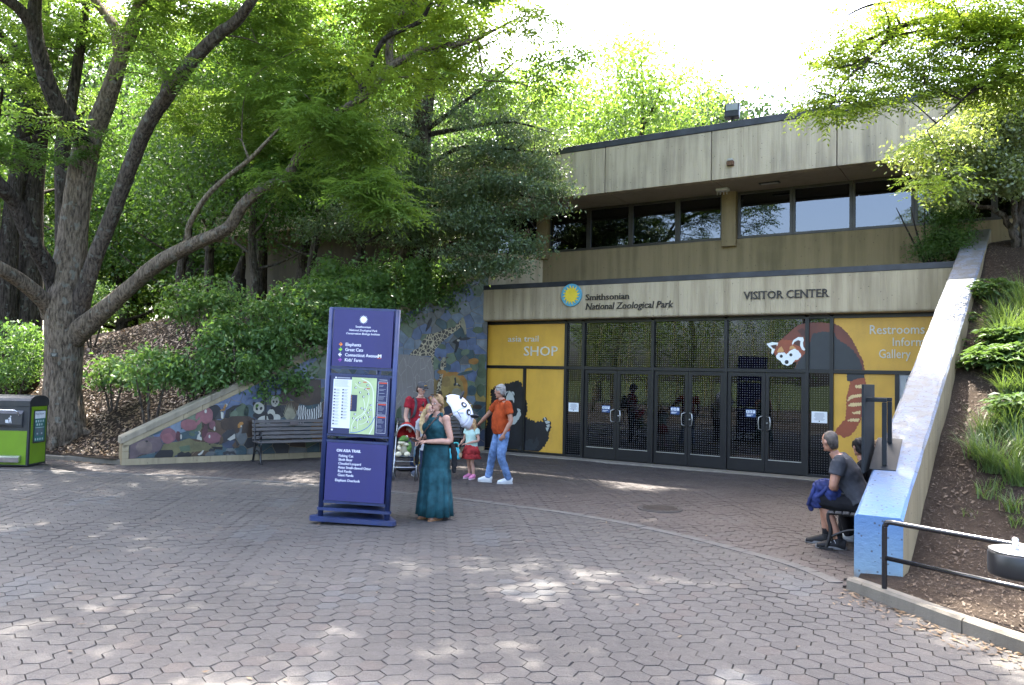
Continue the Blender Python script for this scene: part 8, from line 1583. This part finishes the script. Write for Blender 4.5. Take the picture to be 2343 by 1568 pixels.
mb = MB(); mb.ball((-0.05, -0.06, 0.235), (0.07, 0.07, 0.03)); mb.ball((0.02, -0.03, 0.20), (0.07, 0.05, 0.03)); put(PL, mb, 'jaw', M_plw, 0.01, 2)
for x in (-0.095, 0.06): mb = MB(); mb.ball((x, -0.13, 0.03), (0.058, 0.075, 0.05)); mb.build('foot', M_plw, PL)
for x in (-0.10, 0.10): mb = MB(); mb.tube([(x*0.7, 0.0, 0.18), (x, -0.06, 0.14), (x*0.8, -0.12, 0.13)], [0.035, 0.033, 0.03], 8); mb.ball((x*0.8, -0.12, 0.13), 0.032); mb.build('arm', M_plg if x > 0 else M_plw, PL)
mb = MB(); mb.ball((0.045, -0.025, 0.345), 0.022); e_ = mb.build('eye', M_plw, PL); mb = MB(); mb.ball((0.043, -0.043, 0.348), 0.009); mb.build('pupil', mat('iris_dark', (0.03, 0.025, 0.02), 0.2), e_)

# ---------------------------------------------------------------- little girl
H = 1.12; T = thing('person', 'little girl in a mint top and red ruffled skirt beside the man in orange', 'person', (0.13, -4.80, 0), R(-6)); k = 0.66
J = joints(H, 0.112, 0.055); J['head'] = V3(0, -0.01, 0.995); J['look'] = nrm(V3(-0.25, -0.95, -0.1)); J['el'] = V3(0.185, -0.02, 0.72); J['wl'] = V3(0.03, -0.19, 0.655); J['hdl'] = V3(-0.8, -0.5, -0.1); J['pnl'] = V3(0, 0, -1); J['er'] = V3(-0.18, 0.0, 0.72); J['wr'] = V3(-0.115, -0.17, 0.65); J['hdr'] = V3(-0.1, -0.6, -0.4); J['pnr'] = V3(0.5, 0, -1); J['curl'] = 1.0; J['kl'] = V3(0.05, -0.03, 0.30); J['al'] = V3(0.085, -0.02, 0.075); J['kr'] = V3(-0.055, 0.0, 0.30); J['ar'] = V3(-0.06, 0.03, 0.075)
mb, hd = body_parts(J, H, False, 1.0); put(T, mb, 'body', SK1, 0.0075, 3); face(T, J, hd, (0.25, 0.16, 0.08))
shirt(T, J, k, cloth('mint', (0.42, 0.58, 0.50), 0.85, 0.4, 0.08), 0.45, -0.0, 0.014)
M_rsk = cloth('red_floral', (0.36, 0.035, 0.035), 0.85, 0.5, 0.45)
skirt(T, [(0.64, 0.108, 0.085, 0.0), (0.56, 0.135, 0.115, 0.04), (0.47, 0.165, 0.145, 0.075)], M_rsk, 56, 9, 'upper_ruffle'); skirt(T, [(0.55, 0.125, 0.105, 0.02), (0.46, 0.155, 0.135, 0.06), (0.375, 0.185, 0.165, 0.10)], M_rsk, 56, 8, 'lower_ruffle')
shoes(T, J, 0.70, cloth('pink_shoe', (0.58, 0.20, 0.34), 0.7, 0.3), mat('sole_pink', (0.62, 0.45, 0.5), 0.6))
mb = MB(); M3, r_h, f_h, u_h, c_h = hair_cap(mb, J, hd)
for s in (-1, 1): mb.tube(smoothpath([tuple(c_h + r_h*0.075*s + u_h*0.02), tuple(c_h + r_h*0.10*s - u_h*0.09 - f_h*0.02), tuple(c_h + r_h*0.095*s - u_h*0.2 - f_h*0.01), tuple(c_h + r_h*0.085*s - u_h*0.27)], 4), list(np.interp(np.linspace(0, 3, 13), [0, 1, 2, 3], [0.025, 0.038, 0.03, 0.01])), 8)
put(T, mb, 'hair', M_hb, 0.009, 2, 0.0035, 6)
GW = Matrix.Translation(T.location) @ Matrix.Rotation(R(-6), 4, 'Z')
TB = thing('teal_purse', 'bright teal purse held by the little girl', 'bag', tuple(GW @ Vector((-0.20, -0.24, 0.36))), R(20)); M_tp = mat('teal_vinyl', (0.03, 0.34, 0.42), 0.4, 0.1); mb = MB(); loft(mb, [(0, 0, 0), (0, 0, 0.03), (0, 0, 0.12), (0, 0, 0.19), (0, 0, 0.215)], [0.10, 0.128, 0.125, 0.10, 0.07], [0.05, 0.066, 0.06, 0.045, 0.03], (0, -1, 0), 18); put(TB, mb, 'pouch', M_tp, 0.010, 3); mb = MB(); mb.tube(smoothpath([(-0.06, 0, 0.20), (-0.03, 0, 0.285), (0.06, 0, 0.30), (0.08, 0, 0.20)], 5), 0.012, 8); mb.build('handle', mat('teal_handle', (0.05, 0.42, 0.40), 0.4), TB); mb = MB(); mb.tube([(0, -0.062, 0.14), (0, -0.072, 0.14)], 0.03, 14); mb.build('clasp', M_tp, TB); mb = MB(); mb.ball((0.12, -0.02, 0.08), (0.035, 0.03, 0.05)); mb.tube([(0.09, -0.01, 0.20), (0.115, -0.02, 0.13)], 0.005, 5); mb.build('charm', cloth('charm_tan', (0.40, 0.26, 0.15), 0.9, 0.6), TB)

# ---------------------------------------------------------------- man in the orange polo, mid-stride
H = 1.76; T = thing('person', 'grey haired man in an orange polo and jeans touching the girl on the shoulder', 'person', (0.87, -4.92, 0), R(-34)); k = H/1.75
J = joints(H, 0.122); J['look'] = nrm(V3(-0.62, -0.78, -0.22)); J['head'] += V3(-0.02, -0.03, 0); J['hl'] += V3(0, 0, -0.01); J['kr'] = V3(-0.13, -0.12, 0.475); J['ar'] = V3(-0.17, -0.17, 0.098); J['fr'] = V3(-0.75, -0.66, 0); J['kl'] = V3(0.115, -0.05, 0.47); J['al'] = V3(0.12, 0.10, 0.092); J['fl'] = V3(-0.25, -0.95, 0)
J['er'] = V3(-0.42, -0.11, 1.19); J['wr'] = V3(-0.60, -0.20, 1.02); J['hdr'] = V3(-0.80, -0.25, -0.48); J['pnr'] = V3(-0.2, 0, -1); J['el'] = V3(0.275, 0.05, 1.12); J['wl'] = V3(0.235, -0.06, 0.89); J['curl'] = 0.6
mb, hd = body_parts(J, H, False, 1.02); put(T, mb, 'body', SK2, 0.0085, 3); face(T, J, hd, (0.35, 0.33, 0.30))
M_or = cloth('orange', (0.34, 0.052, 0.011), 0.85, 0.45); shirt(T, J, k, M_or, 0.60, -0.02, 0.020, 'polo_shirt', belly=0.045); M_jn = cloth('light_denim', (0.13, 0.21, 0.37), 0.85, 0.8, 0.4); trousers(T, J, k, M_jn, 1.0, 0.010, 'jeans'); shoes(T, J, k, cloth('white_sneaker', (0.60, 0.62, 0.62), 0.7, 0.3, 0.1), mat('sole_white', (0.45, 0.45, 0.44), 0.6))
mb = MB(); n0 = J['neck']; mb.tube([tuple(n0 + V3(0.068*math.cos(a), -0.012+0.062*math.sin(a), 0.018 - 0.028*max(0, -math.sin(a)))) for a in np.linspace(0, 6.283, 22)], 0.014, 6, False); mb.prism([tuple(n0 + V3(0.0, -0.085, -0.02)), tuple(n0 + V3(-0.07, -0.06, 0.0)), tuple(n0 + V3(-0.045, -0.105, -0.065))], (0, -0.006, 0)); mb.prism([tuple(n0 + V3(0.0, -0.085, -0.02)), tuple(n0 + V3(0.07, -0.06, 0.0)), tuple(n0 + V3(0.045, -0.105, -0.065))], (0, -0.006, 0)); mb.build('collar', M_or, T)
mb = MB(); loft(mb, [(0, 0, 0.965), (0, 0, 0.998)], [0.186, 0.186], [0.137, 0.139], (0, -1, 0), 20); mb.build('belt', mat('belt_black', (0.015, 0.013, 0.012), 0.5), T)
mb = MB(); M3, r_h, f_h, u_h, c_h = hair_cap(mb, J, hd, vol=0.99); put(T, mb, 'hair', cloth('hair_grey', (0.26, 0.245, 0.22), 0.7, 1.2, 0.3), 0.009, 2, 0.004, 8)
mb = MB()
for s in (-1, 1): mb.tube([tuple(c_h + r_h*0.084*s + u_h*0.06 - f_h*0.06), tuple(c_h + r_h*0.084*s + u_h*0.085 + f_h*0.04)], 0.004, 5); mb.ball(tuple(c_h + r_h*0.035*s + u_h*0.098 + f_h*0.07), (0.026, 0.012, 0.014), 10, 6, rot=M3)
mb.build('sunglasses', mat('lens_brown', (0.03, 0.015, 0.01), 0.15), T)

# ---------------------------------------------------------------- fair haired person behind the woman, with the panda umbrella
pp = dep(984, 950, 12.0); H = 1.46; T = thing('person', 'fair haired person mostly hidden behind the woman in teal, holding up an umbrella', 'person', (float(pp[0]), float(pp[1]), 0), R(20)); k = H/1.75
J = joints(H, 0.112); J['look'] = nrm(V3(0.5, -0.8, 0)); hp_ = dep(1026, 957, 12.1); inv = (Matrix.Translation(T.location) @ Matrix.Rotation(R(20), 4, 'Z')).inverted(); wp = np.array(inv @ Vector(hp_)); J['wl'] = wp; J['el'] = (J['shl'] + wp)/2 + V3(0.06, 0.02, -0.13); J['hdl'] = V3(0.3, -0.2, 0.9); J['pnl'] = V3(1, 0, -0.2); J['curl'] = 1.1
mb, hd = body_parts(J, H, True, 0.95); put(T, mb, 'body', SK1, 0.0085, 3); face(T, J, hd, (0.25, 0.16, 0.08)); shirt(T, J, k, cloth('pale_grey', (0.35, 0.36, 0.38), 0.85, 0.4), 0.5, -0.03); trousers(T, J, k, cloth('dark_denim', (0.018, 0.026, 0.055), 0.9, 0.6)); shoes(T, J, k, cloth('grey_sneaker', (0.10, 0.12, 0.16), 0.8, 0.4), MATS['sole_white'])
mb = MB(); M3, r_h, f_h, u_h, c_h = hair_cap(mb, J, hd)
for s in (-1, 1): mb.tube(smoothpath([tuple(c_h + r_h*0.075*s + u_h*0.02), tuple(c_h + r_h*0.105*s - u_h*0.1 - f_h*0.02), tuple(c_h + r_h*0.13*s - u_h*0.23 + f_h*0.02), tuple(c_h + r_h*0.12*s - u_h*0.36 + f_h*0.04)], 4), list(np.interp(np.linspace(0, 3, 13), [0, 1, 2, 3], [0.03, 0.045, 0.042, 0.012])), 8)
put(T, mb, 'hair', cloth('hair_fair', (0.46, 0.33, 0.16), 0.6, 1.2, 0.3), 0.009, 2, 0.004, 9)
ax = nrm(_r2*0.82 + _u2*0.50 - _fw*0.04); UM = thing('panda_umbrella', 'white child umbrella with panda face and black ears', 'umbrella', tuple(hp_)); hp_ = np.array(hp_)
a1 = nrm(np.cross(ax, V3(0, 0, 1))); a2 = np.cross(ax, a1); ctr = hp_ + ax*0.13; RU, HU = 0.315, 0.25
def um(r, a, h): return tuple(ctr + (a1*math.cos(a) + a2*math.sin(a))*r + ax*h)
M_uw = cloth('umbrella_white', (0.74, 0.75, 0.82), 0.7, 0.15, 0.03)
for g in range(8):
    vs = []; fs = []; n1, n2 = 6, 6
    for i in range(n1+1):
        f_ = i/n1; r_ = RU*math.sin(f_*math.pi/2*0.98); h_ = HU*math.cos(f_*math.pi/2*0.98)
        for j in range(n2+1):
            a = (g + j/n2)*math.pi/4; sc = 1 - 0.055*math.sin(math.pi*j/n2)*f_; vs.append(um(r_*sc, a, h_ + 0.02*f_*math.sin(math.pi*j/n2)))
    for i in range(n1):
        for j in range(n2): fs.append((i*(n2+1)+j, i*(n2+1)+j+1, (i+1)*(n2+1)+j+1, (i+1)*(n2+1)+j))
    mb = MB(); mb.add(vs, fs, True); o = mb.build('canopy_panel', M_uw, UM, False); s_ = o.modifiers.new('t', 'SOLIDIFY'); s_.thickness = 0.002
for g in range(8): mb = MB(); mb.tube([um(RU*math.sin(f_*math.pi/2*0.98)*0.985, g*math.pi/4, HU*math.cos(f_*math.pi/2*0.98)-0.006) for f_ in np.linspace(0, 1, 7)], 0.003, 5); mb.build('rib', M_al, UM, False)
mb = MB(); mb.tube([tuple(hp_ - ax*0.10), tuple(ctr + ax*(HU+0.03))], 0.006, 8); mb.build('shaft', mat('shaft_white', (0.6, 0.6, 0.62), 0.4), UM, False); mb = MB(); mb.tube([tuple(hp_ - ax*0.12), tuple(hp_ + ax*0.03)], 0.013, 8); mb.build('grip', mat('shaft_white', (0.6, 0.6, 0.62), 0.4), UM, False)
def on_can(f_, a, lift=0.004): return np.array(um((RU+lift)*math.sin(f_*math.pi/2*0.98), a, (HU+lift)*math.cos(f_*math.pi/2*0.98)))
def patch(fc_, ac, rf, ra, m, name, lift):
    c0 = on_can(fc_, ac, lift); P = [on_can(fc_ + rf*math.cos(t), ac + ra*math.sin(t), lift) for t in np.linspace(0, 6.283, 16, endpoint=False)]; mb = MB(); mb.add([tuple(c0 + (c0-ctr)*0.004)] + [tuple(p) for p in P], [(0, i+1, (i+1) % 16+1) for i in range(16)], True); mb.build(name, m, UM, False)
av = max(np.linspace(0, 6.283, 73), key=lambda a: on_can(0.6, a)@(-_fw*1.0 - _u2*0.15))   # the side that faces the plaza
M_ub = mat('umbrella_black', (0.012, 0.012, 0.014), 0.6); M_uw2 = mat('umbrella_print_white', (0.7, 0.72, 0.78), 0.6)
sg = 1 if (on_can(0.6, av+0.5) - on_can(0.6, av-0.5))@_u2 > 0 else -1
for da in (0.42, -0.30):
    patch(0.40, av + sg*da, 0.13, 0.26, M_ub, 'eye_patch', 0.013); patch(0.42, av + sg*(da-0.03), 0.055, 0.10, M_uw2, 'eye_shine', 0.019)
mb = MB(); mb.tube([tuple(on_can(f_, av + sg*(0.02 + 0.12*math.sin(f_*9)), 0.010)) for f_ in np.linspace(0.62, 0.80, 6)], 0.004, 5); mb.tube([tuple(on_can(0.80, av + sg*d_, 0.010)) for d_ in np.linspace(-0.16, 0.2, 6)], 0.004, 5); mb.build('mouth_line', M_ub, UM, False)
for da in (1.25, -0.85):
    e0 = on_can(0.42, av + sg*da, 0.0); out = nrm(e0 - ctr + ax*0.10); sd = nrm(np.cross(out, ax)); mb = MB(); rot = Matrix(((sd[0], np.cross(out, sd)[0], out[0]), (sd[1], np.cross(out, sd)[1], out[1]), (sd[2], np.cross(out, sd)[2], out[2]))); mb.ball(tuple(e0 + out*0.05), (0.055, 0.02, 0.085), 14, 8, rot=rot); mb.build('ear', M_ub, UM, False)

# ---------------------------------------------------------------- people on the bench by the ramp wall (local forward = -y, turned to face the plaza)
def sitter(label, loc, rz, H, skin, shirtm, shortm, hairm, hairvol=1.0, lean=0.10, look=(0, -1, -0.1), seat=0.455, short=0.5, shoe=None, legs=((0.10, 0.0), (-0.10, 0.0)), sc=1.0, bulk=1.0, arms=None, hips=0.0):
    T = thing('person', label, 'person', loc, rz); k = H/1.75; J = joints(H, 0.122); z0 = seat + 0.075*k
    d = z0 - J['pelvis'][2]
    for n_ in ('pelvis', 'waist', 'chest', 'shl', 'shr', 'neck', 'head'): J[n_] = J[n_] + V3(0, 0, d)
    for n_, a in (('waist', 0.35), ('chest', 0.75), ('shl', 1.0), ('shr', 1.0), ('neck', 1.15), ('head', 1.5)): J[n_][1] -= lean*a*k
    J['pelvis'][1] += hips; J['hl'] = V3(0.085*k, hips-0.02, z0-0.015); J['hr'] = V3(-0.085*k, hips-0.02, z0-0.015); L1, L2 = 0.44*k, 0.43*k
    for s, (sx, fy) in zip('lr', legs):
        kn = V3(sx*1.4*k, -L1*0.98 + hips, z0 + 0.045*k); az = 0.092*k; dz = kn[2]-az; dy = math.sqrt(max(0.0, L2**2 - dz**2)); J['k'+s] = kn; J['a'+s] = V3(sx*1.3*k, kn[1] + fy, az); J['f'+s] = V3(sx*0.8, -1, 0)
    J['look'] = nrm(look)
    for s, sg_ in (('l', 1), ('r', -1)):
        J['e'+s] = J['sh'+s] + V3(0.05*sg_, -0.06, -0.27*k); J['w'+s] = V3(0.13*sg_*k, -0.26*k, z0 + 0.145*k); J['hd'+s] = V3(-0.3*sg_, -0.9, -0.2); J['pn'+s] = V3(0, 0, -1)
    if arms: J.update(arms)
    mb, hd = body_parts(J, H, False, bulk); put(T, mb, 'body', skin, 0.009, 3); face(T, J, hd, (0.06, 0.04, 0.03)); shirt(T, J, k*bulk, shirtm, 0.58, 0.03, 0.018); trousers(T, J, k*bulk, shortm, short, 0.012, 'shorts' if short < 1 else 'trousers')
    mb = MB(); M3_, r9, f9, u9, c9 = hair_cap(mb, J, hd, vol=hairvol); mb.ball(tuple(c9 - u9*0.055*hd - f9*0.052*hd), (0.062*hd, 0.045*hd, 0.05*hd), 12, 8, rot=M3_); put(T, mb, 'hair', hairm, 0.009, 2, 0.002 if hairvol < 1 else 0.006, 5)
    if shoe: shoes(T, J, k*(1.0 if bulk < 1.1 else bulk*0.97), *shoe)
    return T, J, k
M_blkcl = cloth('black', (0.012, 0.012, 0.014), 0.85, 0.5); SHB = (cloth('black_sneaker', (0.014, 0.014, 0.015), 0.6, 0.3), mat('sole_grey', (0.16, 0.16, 0.16), 0.6))
M_hg = cloth('hair_cropped_grey', (0.105, 0.088, 0.074), 0.85, 1.0, 0.55)
T, J, k = sitter('man in a charcoal T-shirt and black shorts seated at the near end of the bench', (7.07, -6.88, 0), R(-86), 1.75, SK2, cloth('charcoal', (0.052, 0.055, 0.064), 0.85, 0.5), M_blkcl, M_hg, 0.925, 0.22, (-0.60, -0.80, -0.18), short=0.5, shoe=SHB, legs=((0.075, 0.20), (-0.10, 0.05)), bulk=1.24)
for s in 'lr':
    an = J['a'+s]; mb = MB(); mb.tube([tuple(an), tuple(an + V3(0, -0.01, 0.10))], [0.047, 0.05], 12); mb.build('sock', M_blkcl, T)
mb = MB(); an, ft = J['al'], nrm(J['fl']); px = np.array([-ft[1], ft[0], 0])
for q_ in (0.03, 0.08): mb.tube([tuple(an + ft*q_ + px*0.045 + V3(0, 0, -0.02)), tuple(an + ft*(q_+0.015) + px*0.03 + V3(0, 0, 0.012))], 0.008, 6)
mb.build('shoe_stripes', mat('sole_white', (0.45, 0.45, 0.44), 0.6), T)
SW = Matrix.Translation(T.location) @ Matrix.Rotation(R(-86), 4, 'Z')
JK = thing('folded_jacket', 'navy jacket bundled on the lap of the man in the charcoal T-shirt', 'jacket', tuple(SW @ Vector((0.05, -0.36, 0.60))), R(-86)); M_nv = cloth('navy', (0.022, 0.032, 0.11), 0.85, 1.0, 0.3); mb = MB()
for c, r_ in (((0.05, -0.02, 0.10), (0.13, 0.14, 0.10)), ((0.09, 0.05, 0.03), (0.10, 0.12, 0.10)), ((0.04, -0.10, 0.02), (0.11, 0.08, 0.09)), ((-0.05, -0.02, 0.10), (0.13, 0.12, 0.08)), ((0.12, -0.09, -0.05), (0.05, 0.07, 0.10)), ((0.06, -0.17, -0.10), (0.05, 0.04, 0.10))): mb.ball(c, r_)
put(JK, mb, 'cloth', M_nv, 0.011, 2, 0.006, 3)
for pts in ([(0.16, 0.02, 0.12), (0.17, -0.06, 0.02), (0.13, -0.14, -0.06)], [(0.10, -0.12, 0.12), (0.13, -0.15, 0.02), (0.10, -0.20, -0.12)], [(0.02, 0.06, 0.17), (0.10, 0.04, 0.16), (0.17, 0.03, 0.08)]): mb = MB(); mb.tube(smoothpath(pts, 4), 0.022, 8); mb.build('fold', M_nv, JK)
sitter('dark haired person on the bench just beyond the man in charcoal', (7.13, -6.30, 0), R(-90), 1.54, SK2, M_blkcl, M_blkcl, cloth('hair_black', (0.012, 0.010, 0.009), 0.6, 0.8), 1.04, 0.12, (-0.75, -0.7, -0.2), short=1.0, shoe=(cloth('white_sneaker', (0.60, 0.62, 0.62), 0.7, 0.3, 0.1), MATS['sole_white']), legs=((0.10, 0.12), (-0.10, 0.02)))
sitter('child with wavy brown hair on the bench behind the man in charcoal', (7.15, -5.80, 0), R(-90), 1.45, SK1, M_blkcl, cloth('dark_denim', (0.018, 0.026, 0.055), 0.9, 0.6), cloth('hair_wavy', (0.13, 0.085, 0.05), 0.7, 1.3, 0.4), 1.10, 0.02, (0.1, -1, -0.1), short=1.0, shoe=SHB)
sitter('short haired child at the far end of the bench by the ramp wall', (7.15, -5.42, 0), R(-90), 1.25, SK1, M_blkcl, M_blkcl, cloth('hair_lightbrown', (0.10, 0.06, 0.035), 0.7, 1.0), 0.97, 0.0, (0.2, -1, -0.1), short=1.0, shoe=SHB)
bpy.data.scenes.remove(_ts)
